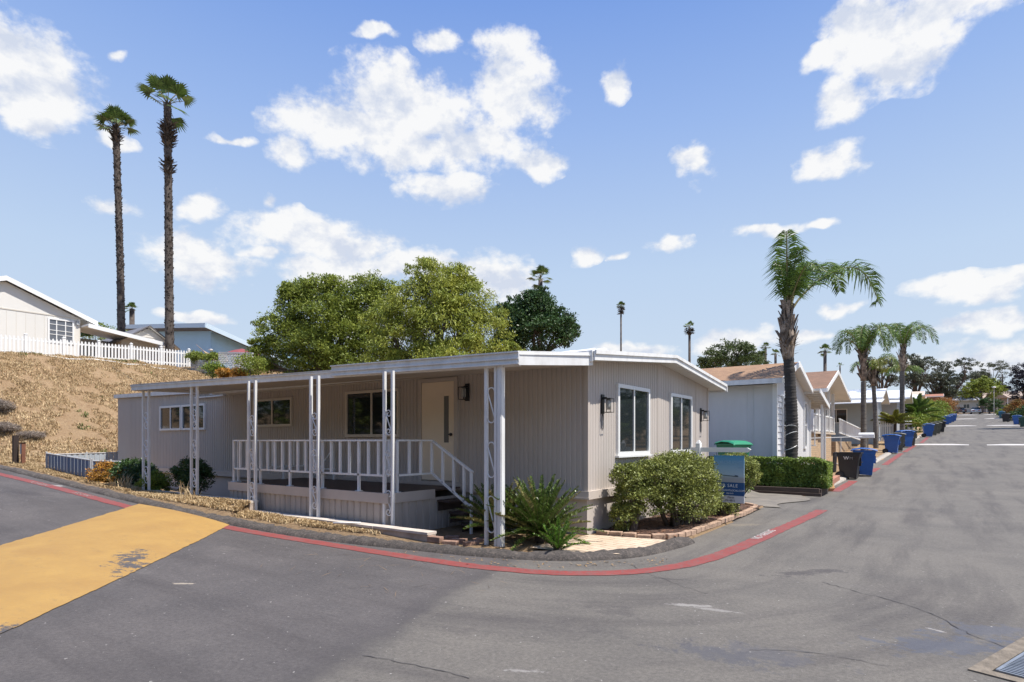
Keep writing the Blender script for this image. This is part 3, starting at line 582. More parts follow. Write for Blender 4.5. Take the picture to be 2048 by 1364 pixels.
# patio awning
def aw(z0, z1, xa, inset=0): pass
FL, FR, ER, EL = (-16.2, 6.56), (-5.15, 7.36), (-4.62, 8.75), (-16.2, 8.96)
zf = lambda p: {FL: 2.915, FR: 2.78, ER: 2.885, EL: 2.985}[p]
m = MB(); m.hexa([(*p, zf(p) + .02) for p in (FL, FR, ER, EL)], [(*p, zf(p) + .08) for p in (FL, FR, ER, EL)]); PR = m.build('patio_roof', mat('awning_underside', (0.56, 0.50, 0.43), .6, .1, 1.5), H)
m = MB()
m.beam((FL[0] - .03, FL[1] - .03, 2.965), (FR[0] + .05, FR[1] - .03, 2.835), .05, .13); m.beam((FL[0] - .03, FL[1] - .06, 3.005), (FR[0] + .05, FR[1] - .06, 2.877), .03, .03)
m.beam((FL[0] - .03, FL[1] - .045, 3.035), (FR[0] + .05, FR[1] - .045, 2.905), .08, .012)
a_ = np.array((-9.0, 7.08)); e_ = np.array((-5.13, 7.36))
dd = (e_ - a_) / np.linalg.norm(e_ - a_)
m.beam((-9.05, 7.0, 2.93), (-5.08, 7.287, 2.885), .09, .20); m.beam((-9.05, 6.94, 2.925), (-5.06, 7.23, 2.88), .022, .025); m.beam((-9.05, 6.94, 2.845), (-5.06, 7.23, 2.80), .022, .02); m.beam((-9.05, 6.95, 3.02), (-5.06, 7.24, 2.975), .05, .02)
m.beam((-5.08, 7.24, 2.88), (-4.58, 8.62, 2.98), .05, .21); m.beam((-5.05, 7.25, 2.935), (-4.55, 8.6, 3.035), .02, .014)
m.beam((FL[0] - .02, FL[1], 2.95), (EL[0] - .02, EL[1], 3.02), .04, .12); m.build('gutter_fascia', WHITE, PR)
m = MB(); m.beam((-16.2, 8.93, 2.965), (-4.9, 8.93, 2.965), .04, .05); m.build('ledger_strip', mat('cream_strip', (.6, .55, .48), .6), PR)
m = MB(); m.beam((-17.9, 8.9, 2.93), (-16.3, 8.9, 2.93), .06, .03); m.build('gutter_end', WHITE, PR)
def scroll(mb, x, y, zc, h, w, plain):
    """S scroll in the XZ plane"""
    P = []
    if plain:
        r = w / 2
        for a in np.linspace(200, -20, 14): t = math.radians(a); P.append((math.cos(t) * r, h / 2 - r + math.sin(t) * r))
        for a in np.linspace(160, 380, 14): t = math.radians(a); P.append((math.cos(t) * r, -h / 2 + r + math.sin(t) * r))
        P = P[:14][::-1] + P[14:]
        P = [(r, h / 2 - r)] + [(math.cos(math.radians(a)) * r, h / 2 - r + math.sin(math.radians(a)) * r) for a in range(15, 196, 15)] + [(math.cos(math.radians(a)) * r, -h / 2 + r + math.sin(math.radians(a)) * r) for a in range(15, -181, -15)]
        mb.tube([(x + a, y, zc + b_) for a, b_ in P], .011, 5)
    else:
        r = w / 2; P = []
        for i in range(22):
            t = math.radians(-250 + 430 * i / 21); rr = r * (.30 + .70 * i / 21); P.append((math.cos(t) * rr, h / 2 - r + math.sin(t) * rr))
        Q = [(-a, -b_) for a, b_ in P][::-1]
        mb.tube([(x + a, y, zc + b_) for a, b_ in P + Q], .011, 5)
def post(x, y, zb, sp_=.2, near=False):
    t = (x + 16.2) / 11.05; top = 2.915 * (1 - t) + 2.78 * t + .02
    m = MB(); w = .024
    for dx in (0, sp_): m.box(x + dx - w, x + dx + w, y - w, y + w, zb - .3, top)
    
    o = each(m, 'scroll_post', WHITE, H)
    for zc, h in (((2.2, .54), (1.36, .54), (.52, .56)) if near else ((1.96, .44), (1.28, .44), (.60, .44)) if x > -12 else ((2.15, .44), (1.47, .44), (.82, .44))):
        s = MB(); scroll(s, x + sp_ / 2, y, zc, h, sp_ - 2 * w - .01, near); s.build('scroll', WHITE, o)
    return o
post(-5.70, 7.28, .0, .19, True); post(-7.66, 6.98, .0, .2); post(-9.52, 6.86, 0, .22); post(-11.5, 6.8, .1, .24); post(-13.75, 6.75, .35, .26); post(-15.98, 6.68, .4, .30)
m = MB(); m.box(-5.47, -5.385, 7.25, 7.335, -.1, 2.8); m.box(-5.45, -5.40, 7.24, 7.249, .05, 2.7); m.build('downspout', WHITE, H)
# ================================================================ porch deck
DK = root('porch_deck', (-10, 7, 0), 'raised brown porch deck with white railings and taupe skirt under the awning', 'deck')
dx0, dx1, dy0, dy1, dz = -12.55, -7.57, 6.98, 8.86, .76
m = MB(); 
for k in range(14): a = dy0 + (dy1 - dy0) * k / 14; m.box(dx0 + .005, dx1 - .005, a + .004, a + (dy1 - dy0) / 14 - .004, dz - .03, dz)
m.build('floor', DECKB, DK)
m = MB(); m.box(dx0 - .02, dx1 + .02, dy0 - .03, dy0 - .003, dz - .17, dz + .004); m.box(dx1 - .003, dx1 + .022, dy0 - .003, dy1 - .75, dz - .17, dz + .003); m.box(dx0 - .022, dx0 + .003, dy0 - .003, dy1, dz - .17, dz + .003); m.build('fascia', TAUPE_T, DK)
m = MB(); rib(m, (dx0, dy0), (dx1, dy0), -.1, dz - .15, .17, .02, .3, nrm=(0, -1)); rib(m, (dx1, dy0), (dx1, dy1), -.1, dz - .15, .17, .02, .3, nrm=(1, 0)); rib(m, (dx0, dy0), (dx0, dy1), -.1, dz - .15, .17, .02, .3, nrm=(-1, 0)); m.build('skirt', TAUPE_K, DK, fix=False)
def railing(pts, foot, name='railing'):
    """pts: ((x,y),(x,y)) level rail"""
    (xa, ya), (xb, yb) = pts; L = math.hypot(xb - xa, yb - ya); n = int(round(L / .262)); m = MB()
    m.beam((xa, ya, 1.66), (xb, yb, 1.66), .065, .03); m.beam((xa, ya, 1.055), (xb, yb, 1.055), .04, .035); R_ = m.build(name, WHITE, DK)
    for i in range(n + 1):
        t = i / n; x = xa + (xb - xa) * t; y = ya + (yb - ya) * t; q = MB(); z0 = dz + .008 if i % foot == 0 else 1.072
        q.box(x - .02, x + .02, y - .02, y + .02, z0, 1.645)
        if i % foot == 0: q.box(x - .055, x + .055, y - .045, y + .045, dz + .001, dz + .012)
        q.build('baluster', WHITE, R_)
railing(((dx0 + .06, dy0 + .06), (dx1 - .05, dy0 + .06)), 4); railing(((dx0 + .06, dy0 + .16), (dx0 + .06, dy1 - .05)), 4); railing(((dx1 - .05, dy0 + .25), (dx1 - .05, 8.1)), 5)
# stair with treads going down to +X
m = MB()
for i, z in enumerate((.56, .36, .17)): m.box(dx1 + .024 + .29 * i, dx1 + .024 + .31 * (i + 1), 8.16, 8.88, z - .035, z)
for i, z in enumerate((.56, .36, .17)): m.box(dx1 + .03 + .29 * i, dx1 + .045 + .29 * i, 8.18, 8.86, z - .2, z - .036)
m.build('steps', DECKB, DK)
m = MB(); a = (dx1 - .05, 8.1); bq = (dx1 + .92, 8.1); m.beam((*a, 1.66), (*bq, 1.10), .06, .03); m.beam((*a, 1.055), (*bq, .46), .04, .035); SR = m.build('stair_railing', WHITE, DK)
for t in (.28, .55, .80): x = a[0] + (bq[0] - a[0]) * t; q = MB(); q.box(x - .02, x + .02, 8.08, 8.12, 1.055 - .595 * t, 1.65 - .56 * t); q.build('baluster', WHITE, SR)
q = MB(); q.box(bq[0] - .05, bq[0] - .01, 8.08, 8.12, .02, 1.12); q.build('newel_post', WHITE, SR)
m = MB(); m.beam((-12.1, 8.8, .8), (-11.35, 8.8, 1.5), .03, .03); m.beam((-12.2, 8.8, 1.0), (-11.3, 8.8, 1.0), .03, .03); m.box(-11.38, -11.34, 8.78, 8.82, .76, 1.62); m.box(-12.0, -11.96, 8.78, 8.82, .76, 1.62); m.build('grab_rail', WHITE, DK)
# ================================================================ retaining walls
RW = mat('retaining_block', (0.44, 0.36, 0.30), .9, .35, 4, bump=.5, bscale=30); CAP = mat('cap_stone', (0.60, 0.53, 0.46), .85, .25, 5, bump=.3, bscale=40)
def lowwall(x0, x1, z, label, y=6.72, steps=0):
    r_ = root('retaining_wall', ((x0 + x1) / 2, y, 0), label, 'low wall'); m = MB(); m.box(x0, x1, y - .05, y + .12, -.1, z - .035); m.build('block_course', RW, r_)
    m = MB(); x = x0; rs = random.Random(3)
    while x < x1 - .05:
        w = min(.4 + .02 * rs.random(), x1 - x); j = rs.random() * .012; m.box(x + .003, x + w - .003, y - .075 + j, y + .135 + j, z - .034, z + .005 * rs.random()); x += w
    m.build('cap', CAP, r_)
lowwall(-15.9, -11.25, .44, 'low tan retaining wall with pale cap, higher left one of two beside the kerb')
lowwall(-11.24, -6.35, .245, 'low tan retaining wall with a pale cap, lower one in front of the porch skirt')
br = mat('old_brick', (0.36, 0.22, 0.16), .9, .4, 8, bump=.5)
r_ = root('brick_step', (-6, 6.9, 0), 'short stepped row of old bricks at the low wall end near the porch stairs', 'brick edging')
for i, (x, y, a, z) in enumerate(((-6.25, 6.72, .1, .1), (-6.0, 6.78, .3, .05), (-6.22, 7.25, .2, 0), (-5.95, 7.45, .1, 0), (-6.5, 7.4, .5, 0), (-5.9, 7.15, 1.2, 0))):
    m = MB(); m.beam((x - .12 * math.cos(a), y - .12 * math.sin(a), z + .05), (x + .12 * math.cos(a), y + .12 * math.sin(a), z + .05), .11, .09); m.build('brick', br, r_, bevel=.008)
# mulch bed, pavers, brick edging along the end wall
mul, _, _ = nodes_mat('bark_mulch', .95); b = NB(mul); b.col(b.mix(b.noise(9, 6, .8), (0.16, 0.085, 0.055), (0.06, 0.035, 0.028))); b.bump(b.noise(30, 6, .8, lo=0, hi=1), 1, .05)
sheet('mulch_bed', lambda u, v: (XE + (1.38 + .02 * v - max(0, .10 - v) * 3) * u, 9.25 + 5.95 * v), mul, 16, 70, .03, lambda x, y: .06 + float(vnoise(x, y, .12, 3)) * .05)
pav, _, _ = nodes_mat('flagstone', .85); b = NB(pav); c = b.mix(b.noise(2, 5, .7), (0.60, 0.48, 0.36), (0.50, 0.38, 0.27))
bt = b.N.new('ShaderNodeTexBrick'); b.L.new(b.mapv((1, 1, 1), .2), bt.inputs['Vector']); bt.inputs['Scale'].default_value = 1.6; bt.inputs['Mortar Size'].default_value = .012; bt.inputs['Color1'].default_value = (1, 1, 1, 1); bt.inputs['Color2'].default_value = (1, 1, 1, 1); bt.inputs['Mortar'].default_value = (0, 0, 0, 1); bt.offset = .4
b.col(b.mix(bt.outputs['Fac'], c, (0.20, 0.14, 0.09)))
def pav_fn(u, v):
    a = np.array((-4.95 + 1.3 * v, 7.35 + .3 * v * v)); bq = np.array((-4.80 + 1.38 * v, 8.95 + .27 * v)); p = a * (1 - u) + bq * u; return p[0], p[1]
sheet('paver_path', pav_fn, pav, 14, 14, .035, lambda x, y: .035)
eb = mat('edging_brick', (0.50, 0.34, 0.24), .9, .35, 6, bump=.5)
P = resample(catmull([(-4.75, 9.12), (-4.2, 9.16), (-3.75, 9.3), (-3.5, 9.8), (-3.46, 12), (-3.5, 14.4), (-3.62, 15.1), (-4.1, 15.42)], 8), .235)
er = root('brick_edging', (-3.5, 12, 0), 'curved row of tan bricks edging the mulch bed beside the end wall', 'brick edging'); rs = random.Random(5)
for i in range(len(P) - 1):
    a, c_ = P[i], P[i + 1]; dq = (c_ - a) * .04; z = .07 + rs.random() * .02; m = MB(); m.beam((*(a + dq), z), (*(c_ - dq), z + rs.uniform(-.01, .01)), .1, .09); m.build('brick', eb, er, bevel=.01)
# ================================================================ for sale sign
S0 = np.array((-4.16, 12.15)); S1 = np.array((-2.93, 11.97)); sd_ = (S1 - S0) / np.linalg.norm(S1 - S0); sn = np.array((sd_[1], -sd_[0]))
SG = root('sale_sign_post', (-4.0, 12.13, 0), 'white wooden post with a cross arm for hanging a board, rising behind the round bush', 'sign post')
pp = S0 + sd_ * .17; m = MB(); w = .045; q4 = [pp - sd_ * w - sn * w, pp + sd_ * w - sn * w, pp + sd_ * w + sn * w, pp - sd_ * w + sn * w]
m.hexa([(*c, 0) for c in q4], [(*c, 1.60) for c in q4]); m.hexa([(*c, 1.60) for c in q4], [(*(pp + (c - pp) * .25), 1.67) for c in q4]); m.build('post', VINYL, SG)
m = MB(); w = .0445
A_ = S0 + sn * .0; m.add([(*(A_ + sn * s_ * .022), z) for s_ in (-1, 1) for z in (1.43, 1.52)] + [(*(S1 - sd_ * .07 + sn * s_ * .022), z) for s_ in (-1, 1) for z in (1.43, 1.52)] + [(*(S1 + sn * s_ * .022), 1.485) for s_ in (-1, 1)], [(0, 1, 3, 2), (0, 4, 5, 1), (2, 3, 7, 6), (1, 5, 7, 3), (0, 2, 6, 4), (4, 8, 5), (6, 7, 9), (5, 8, 9, 7), (4, 6, 9, 8)])
m.build('arm', VINYL, SG)
SB = root('sale_sign', (-3.4, 12.05, 0), 'blue hanging sale board with white letters and a sea photo under the white arm', 'sign')
B0 = S0 + sd_ * .50; B1 = S0 + sd_ * 1.11
def brd(z0, z1, name, mt, o=0.0, par=SB, t0=0, t1=1):
    m = MB(); a = B0 + (B1 - B0) * t0; c = B0 + (B1 - B0) * t1; m.hexa([(*(a - sn * .008), z0), (*(c - sn * .008), z0), (*(c + sn * (.008 + o)), z0), (*(a + sn * (.008 + o)), z0)], [(*(a - sn * .008), z1), (*(c - sn * .008), z1), (*(c + sn * (.008 + o)), z1), (*(a + sn * (.008 + o)), z1)]); return m.build(name, mt, par)
seam, _, _ = nodes_mat('sign_sea_photo', .35); b = NB(seam); sx = b.N.new('ShaderNodeSeparateXYZ'); b.L.new(b.pos, sx.inputs[0])
c = b.mix(b.mr(sx.outputs[2], .98, 1.36), (0.40, 0.52, 0.62), (0.07, 0.29, 0.52)); c = b.mix(b.mr(sx.outputs[2], .915, .97, 1., 0.), c, (0.36, 0.38, 0.42)); b.col(c)
BD = brd(.84, 1.365, 'photo_panel', seam); brd(.58, .838, 'navy_panel', mat('sign_navy', (0.025, 0.09, 0.25), .35)); brd(.44, .578, 'white_panel', mat('sign_white', (0.6, 0.62, 0.68), .4))
m = MB(); nn_ = sn * .012
a = B0 + (B1 - B0) * .05; c = B0 + (B1 - B0) * .82; m.beam((*(a + nn_), .985), (*(c + nn_), .955), .004, .012); m.beam((*(B0 + (B1 - B0) * .7 + nn_), .968), (*(B0 + (B1 - B0) * .8 + nn_), .962), .005, .028)
m.build('pier_motif', mat('sign_pier', (0.06, 0.09, 0.13), .5), BD)
LW = mat('sign_letter_white', (0.75, 0.78, 0.82), .5); LF = mat('sign_letter_faint', (0.28, 0.46, 0.62), .5); LD = mat('sign_letter_dark', (0.05, 0.05, 0.07), .5)
def st(s, size, t, z, mt, sp_=1.0):
    q = B0 + (B1 - B0) * t + sn * .0105; text(SB, s, size, mt, (*q, z), (*sd_, 0), (0, 0, 1), .0015, 'lettering', spacing=sp_)
st('PORCHLIGHT', .085, .05, 1.20, LF, 1.05); st('RED', .06, .80, 1.12, LF); st('FOR SALE', .088, .10, .745, LW, 1.15); st('PORCHLIGHTLOCAL.COM', .05, .04, .665, LW, 1.0); st('DRE 0197', .035, .42, .61, LW); st('Marsh', .055, .46, .525, LD); st('276 4813', .055, .36, .465, LD)
for t in (.08, .92): m = MB(); q = B0 + (B1 - B0) * t; m.tube([(*q, 1.36), (*q, 1.44)], .004, 5); m.build('hanger', BLACK, SB)
# ================================================================ neighbour: white gable home
SHING = None
def shingle(name, c1, c2):
    m, _, _ = nodes_mat(name, .95); b = NB(m); c = b.mix(b.noise(1.2, 5, .7), c1, c2)
    bt = b.N.new('ShaderNodeTexBrick'); b.L.new(b.mapv((1, 1, 1)), bt.inputs['Vector']); bt.inputs['Scale'].default_value = 3.3; bt.inputs['Mortar Size'].default_value = .02; bt.inputs['Bias'].default_value = -.1
    bt.inputs['Color1'].default_value = (1, 1, 1, 1); bt.inputs['Color2'].default_value = (.72, .72, .72, 1); bt.inputs['Mortar'].default_value = (.55, .55, .55, 1)
    mm = b.N.new('ShaderNodeMix'); mm.data_type = 'RGBA'; mm.blend_type = 'MULTIPLY'; mm.inputs[0].default_value = .8; b.L.new(c, mm.inputs[6]); b.L.new(bt.outputs['Color'], mm.inputs[7]); b.col(mm.outputs[2]); b.bump(b.noise(50, 4, .8, lo=0, hi=1), .4, .02); return m
SHING = shingle('brown_shingles', (0.37, 0.225, 0.13), (0.30, 0.18, 0.11)); SHING2 = shingle('dark_brown_shingles', (0.27, 0.155, 0.10), (0.20, 0.12, 0.08)); SHINGG = shingle('grey_shingles', (0.20, 0.20, 0.22), (0.15, 0.15, 0.17))
PANELW = mat('white_panel_siding', (0.65, 0.645, 0.64), .6, .12, 1.2, stretch=(1, 1, .3)); LAPW = mat('white_lap_siding', (0.66, 0.665, 0.67), .55, .06, 3)
def gable_roof(par, x0, x1, ya, yr, yb, ze, zrg, th, mroof, mfas, oh_fascia=.2, name='roof'):
    """ridge along X at yr; eaves at ya, yb"""
    m = MB(); m.prism([(ya, ze), (yr, zrg), (yb, ze), (yb, ze - th * .5), (yr, zrg - th * .5), (ya, ze - th * .5)], 'x', x0 + .01, x1 - .02); R_ = m.build(name, mroof, par)
    m = MB(); m.prism([(ya + .01, ze - th * .5 - .003), (yr, zrg - th * .5 - .003), (yb - .01, ze - th * .5 - .003), (yb - .01, ze - th), (yr, zrg - th), (ya + .01, ze - th)], 'x', x0 + .02, x1 - .025); m.build('soffit', SOFFIT, R_)
    m = MB(); f = oh_fascia
    for (a, za, b_, zb) in ((ya, ze, yr, zrg), (yr, zrg, yb, ze)):
        m.hexa([(x1 - .02, a, za - f), (x1 + .02, a, za - f), (x1 + .02, b_, zb - f), (x1 - .02, b_, zb - f)], [(x1 - .02, a, za + .01), (x1 + .02, a, za + .01), (x1 + .02, b_, zb + .01), (x1 - .02, b_, zb + .01)])
    m.box(x0, x1 - .02, ya - .03, ya + .005, ze - f, ze - .01); m.box(x0, x1 - .02, yb - .005, yb + .03, ze - f, ze - .01)
    m.build('fascia', mfas, R_); return R_
def gable_wall(m, x, y0, y1, z0, ze, yr, zt, th=.05): m.prism([(y0, z0), (y1, z0), (y1, ze), (yr, zt), (y0, ze)], 'x', x - th, x)
N2 = root('white_home', (-4.3, 20.7, .1), 'white sided home with brown shingle gable roof, right behind the clipped hedge', 'mobile home')
nx, ny0, ny1 = -4.3, 20.7, 27.0
m = MB(); m.box(-17, nx - .06, ny0, ny1, 0, 3.5); m.build('wall', PANELW, N2)
m = MB()
for k in range(8): x = -5.2 - k * 1.25; m.box(x, x + .02, ny0 - .008, ny0 + .001, .2, 3.46)
m.box(nx - .75, nx - .70, ny0 - .02, ny0 - .001, .1, 3.46); m.build('panel_seam', PANELW, N2)
m = MB(); gable_wall(m, nx - .008, ny0 + .0, ny1, 0, 3.52, 23.2, 4.32); m.build('end_wall', PANELW, N2)
m = MB(); z = .35
while z < 3.35: m.hexa([(nx - .006, ny0 + .1, z), (nx + .03, ny0 + .1, z), (nx + .03, 23.2, z), (nx - .006, 23.2, z)], [(nx - .006, ny0 + .1, z + .19), (nx + .006, ny0 + .1, z + .19), (nx + .006, 23.2, z + .19), (nx - .006, 23.2, z + .19)]); z += .2
m.build('lap_siding', LAPW, N2)
m = MB(); m.box(nx - .1, nx + .04, ny0 - .02, ny0 + .1, 0, 3.5); m.box(nx - .1, nx + .035, ny1 - .08, ny1 + .02, 0, 3.5); m.box(nx - .006, nx + .034, 23.21, 23.33, .3, 4.1); each(m, 'corner_board', VINYL, N2)
R2 = gable_roof(N2, -17.5, -4.0, 20.3, 23.0, 25.75, 3.66, 4.44, .07, SHING, WHITE, .17)
m = MB(); m.hexa([(-12.2, 21.2, 3.93), (-11.4, 21.2, 3.93), (-11.4, 21.8, 4.1), (-12.2, 21.8, 4.1)], [(-12.15, 21.22, 4.06), (-11.45, 21.22, 4.06), (-11.45, 21.75, 4.17), (-12.15, 21.75, 4.17)]); m.build('roof_vent', mat('galvanised', (.45, .46, .47), .4, metal=.5), R2)
m = MB(); m.hexa([(-7.5, 25.7, 3.60), (-3.75, 25.7, 3.60), (-3.75, 28.1, 3.08), (-7.5, 28.1, 3.08)], [(-7.5, 25.7, 3.66), (-3.75, 25.7, 3.66), (-3.75, 28.1, 3.14), (-7.5, 28.1, 3.14)])
for k in range(9): yy = 25.9 + k * .26; m.box(-7.5, -3.77, yy, yy + .05, 3.03 + (28.1 - yy) * .216, 3.06 + (28.1 - yy) * .216)
m.build('side_awning', SOFFIT, R2); m = MB(); m.beam((-3.74, 25.7, 3.6), (-3.74, 28.15, 3.07), .03, .17); m.beam((-7.5, 28.13, 3.07), (-3.74, 28.13, 3.07), .03, .15); m.build('awning_fascia', WHITE, R2)
window(N2, (nx + .03, 21.5), (nx + .03, 22.5), 1.2, 3.15, (1, 0), mull=(), rail=(.5,)); window(N2, (nx, 25.55), (nx, 26.05), 1.35, 3.2, (1, 0), fw=.09, mull=(), rail=(.5,))
m = MB()
for y in (27.3, 28.0): m.box(-3.95, -3.87, y, y + .08, .3, 3.15)
each(m, 'awning_post', WHITE, N2)
m = MB(); m.box(-6.2, -4.1, 27.15, 27.19, 2.25, 2.29); m.box(-6.2, -4.1, 27.15, 27.19, 1.45, 1.49)
for k in range(10): x = -6.15 + k * .22; m.box(x, x + .04, 27.155, 27.185, 1.49, 2.25)
m.build('side_railing', WHITE, N2)
# ---- tan home with timber porch gable
g3 = gz(-5, 32)
N3 = root('tan_home', (-5, 30, g3), 'tan home with a steep brown gable over a white posted porch and brick base', 'mobile home')
TANW = mat('tan_siding', (0.50, 0.42, 0.32), .7, .1, 2)
m = MB(); m.box(-17, -6.6, 30.0, 36.8, .3, 4.0); gable_wall(m, -6.58, 30.0, 36.8, 3.9, 3.95, 33.0, 4.75); m.build('wall', TANW, N3)
R3 = gable_roof(N3, -17.3, -4.0, 29.4, 33.0, 38.1, 3.98, 5.1, .07, SHING2, WHITE, .17)
for o in (R3,): pass
bk = bpy.data.materials.new('tan_brick'); bk.use_nodes = True
def brickmat(m, c1, c2, mo, sc=7.0):
    nt = m.node_tree; N = nt.nodes; L = nt.links; tc = N.new('ShaderNodeTexCoord'); mp = N.new('ShaderNodeMapping'); mp.inputs['Rotation'].default_value = (math.radians(90), 0, math.radians(90)); L.new(tc.outputs['Object'], mp.inputs[0])
    cbx = N.new('ShaderNodeSeparateXYZ'); L.new(tc.outputs['Object'], cbx.inputs[0]); ad = N.new('ShaderNodeMath'); L.new(cbx.outputs[0], ad.inputs[0]); L.new(cbx.outputs[1], ad.inputs[1]); cc = N.new('ShaderNodeCombineXYZ'); L.new(ad.outputs[0], cc.inputs[0]); L.new(cbx.outputs[2], cc.inputs[1])
    t = N.new('ShaderNodeTexBrick'); L.new(cc.outputs[0], t.inputs['Vector']); t.inputs['Scale'].default_value = sc; t.inputs['Color1'].default_value = (*c1, 1); t.inputs['Color2'].default_value = (*c2, 1); t.inputs['Mortar'].default_value = (*mo, 1); t.inputs['Mortar Size'].default_value = .02; L.new(t.outputs['Color'], N['Principled BSDF'].inputs['Base Color']); N['Principled BSDF'].inputs['Roughness'].default_value = .9
brickmat(bk, (.50, .36, .22), (.40, .28, .17), (.28, .22, .16), 2.6)
m = MB(); m.box(-6.5, -4.7, 29.6, 31.6, .3, 1.98); m.box(-6.5, -4.6, 33.1, 35.2, .4, 1.98); m.box(-6.5, -4.75, 31.6, 33.1, .3, 1.9); m.build('brick_base', bk, N3)
m = MB(); m.box(-6.6, -4.55, 29.55, 36.4, 1.99, 2.08); m.build('porch_floor', mat('porch_wood', (.5, .42, .33), .7), N3)
m = MB()
for y, zt in ((29.7, 3.9), (31.3, 4.3), (33.0, 4.85), (34.7, 4.5), (36.3, 4.2)): m.box(-4.75, -4.6, y, y + .14, 2.08, zt)
each(m, 'porch_post', WHITE, N3)
m = MB(); m.box(-4.72, -4.64, 29.85, 36.3, 2.86, 2.93); m.box(-4.71, -4.65, 29.85, 36.3, 2.14, 2.19)
y = 29.95
while y < 36.2: m.box(-4.70, -4.66, y, y + .045, 2.19, 2.86); y += .17
m.box(-4.69, -4.67, 31.5, 33.0, 2.2, 2.85); m.build('porch_railing', WHITE, N3)
m = MB(); a, c = (-4.4, 36.6), (-3.9, 43.5)
m.beam((*a, 2.85), (*c, 2.35), .06, .06); m.beam((*a, 2.1), (*c, 1.65), .05, .05)
for k in range(34): t = (k + .5) / 34; m.box(-4.4 + .5 * t - .02, -4.4 + .5 * t + .02, 36.6 + 6.9 * t - .02, 36.6 + 6.9 * t + .02, 2.1 - .45 * t, 2.85 - .5 * t)
m.build('ramp_railing', WHITE, N3)
m = MB(); m.box(-6.2, -4.55, 36.5, 43.5, .6, 1.62); m.build('ramp_base', bk, N3)
window(N3, (-6.57, 31.2), (-6.57, 32.6), 2.5, 3.7, (1, 0)); window(N3, (-6.57, 34.2), (-6.57, 35.6), 2.5, 3.9, (1, 0))
# ---- white roofed homes farther along the left side
def home(name, label, x1, y0, y1, wallm, roofm, ze=2.9, rise=.8, length=12, over=.5, trim=WHITE, porch=False, win=True, group=None, fas=.14):
    g = gz(x1 - 1, (y0 + y1) / 2); h = root(name, (x1, (y0 + y1) / 2, g), label, 'mobile home', group); yr = (y0 + y1) / 2
    m = MB(); m.box(x1 - length, x1 - .05, y0, y1, g - .6, g + ze); gable_wall(m, x1, y0, y1, g - .6, g + ze, yr, g + ze + rise * .85, .045); m.build('wall', wallm, h)
    gable_roof(h, x1 - length - .3, x1 + over, y0 - .4, yr, y1 + .4, g + ze + .05, g + ze + rise + .05, .06, roofm, trim, fas)
    if win:
        window(h, (x1, y0 + .8), (x1, y0 + 2.0), g + 1.2, g + 2.3, (1, 0)); window(h, (x1, y1 - 2.0), (x1, y1 - .8), g + 1.2, g + 2.3, (1, 0)); window(h, (x1 - 3, y0), (x1 - 1.6, y0), g + 1.3, g + 2.3, (0, -1))
    if porch:
        m = MB(); m.hexa([(x1 - 7, y0 - 2.6, g + 2.5), (x1 + .6, y0 - 2.6, g + 2.5), (x1 + .6, y0, g + 2.85), (x1 - 7, y0, g + 2.85)], [(x1 - 7, y0 - 2.6, g + 2.56), (x1 + .6, y0 - 2.6, g + 2.56), (x1 + .6, y0, g + 2.91), (x1 - 7, y0, g + 2.91)]); m.build('carport_roof', roofm, h)
        m = MB(); m.box(x1 + .3, x1 + .4, y0 - 2.5, y0 - 2.4, g - .2, g + 2.52); m.box(x1 - 3, x1 - 2.9, y0 - 2.5, y0 - 2.4, g - .2, g + 2.52); each(m, 'carport_post', trim, h)
    return h
BLUEGREY = mat('pale_blue_siding', (0.42, 0.47, 0.50), .7, .1, 1); GREYS = mat('grey_siding', (0.36, 0.38, 0.40), .7, .1, 1); ORANGEW = mat('orange_stucco', (0.55, 0.27, 0.13), .85, .15, 1)
home('white_roof_home', 'home with a shallow white metal roof and carport, just past the tan porch home', -3.6, 47.5, 54, BLUEGREY, WHITEM, 2.95, .85, porch=True)
home('grey_home', 'grey walled home with a white sloping metal roof, behind the leaning double palm', -2.9, 60, 67, GREYS, WHITEM, 3.0, .9, over=.9, porch=True)
home('pale_roof_home', 'small home with a pale flat looking gable, left of the orange wall', -2.2, 76, 82.5, BLUEGREY, WHITEM, 2.9, .7)
home('orange_home', 'home with an orange stucco wall rising beyond the pale gable', -2.0, 90, 96, ORANGEW, mat('tan_roof', (.5, .4, .32), .9), 3.5, .7)
home('brown_roof_home', 'low home with a pinkish brown roof behind the street shrubs', -2.0, 104, 110, TANW, mat('pink_brown_roof', (.42, .28, .22), .9, .2, 1), 2.8, .8)
home('rust_roof_home', 'long low home with a rust coloured roof at the end of the left row', 0.2, 132, 141, mat('rust_wall', (.28, .13, .09), .9, .2, 1), mat('rust_roof', (.36, .16, .11), .9, .2, 1), 3.6, .7)
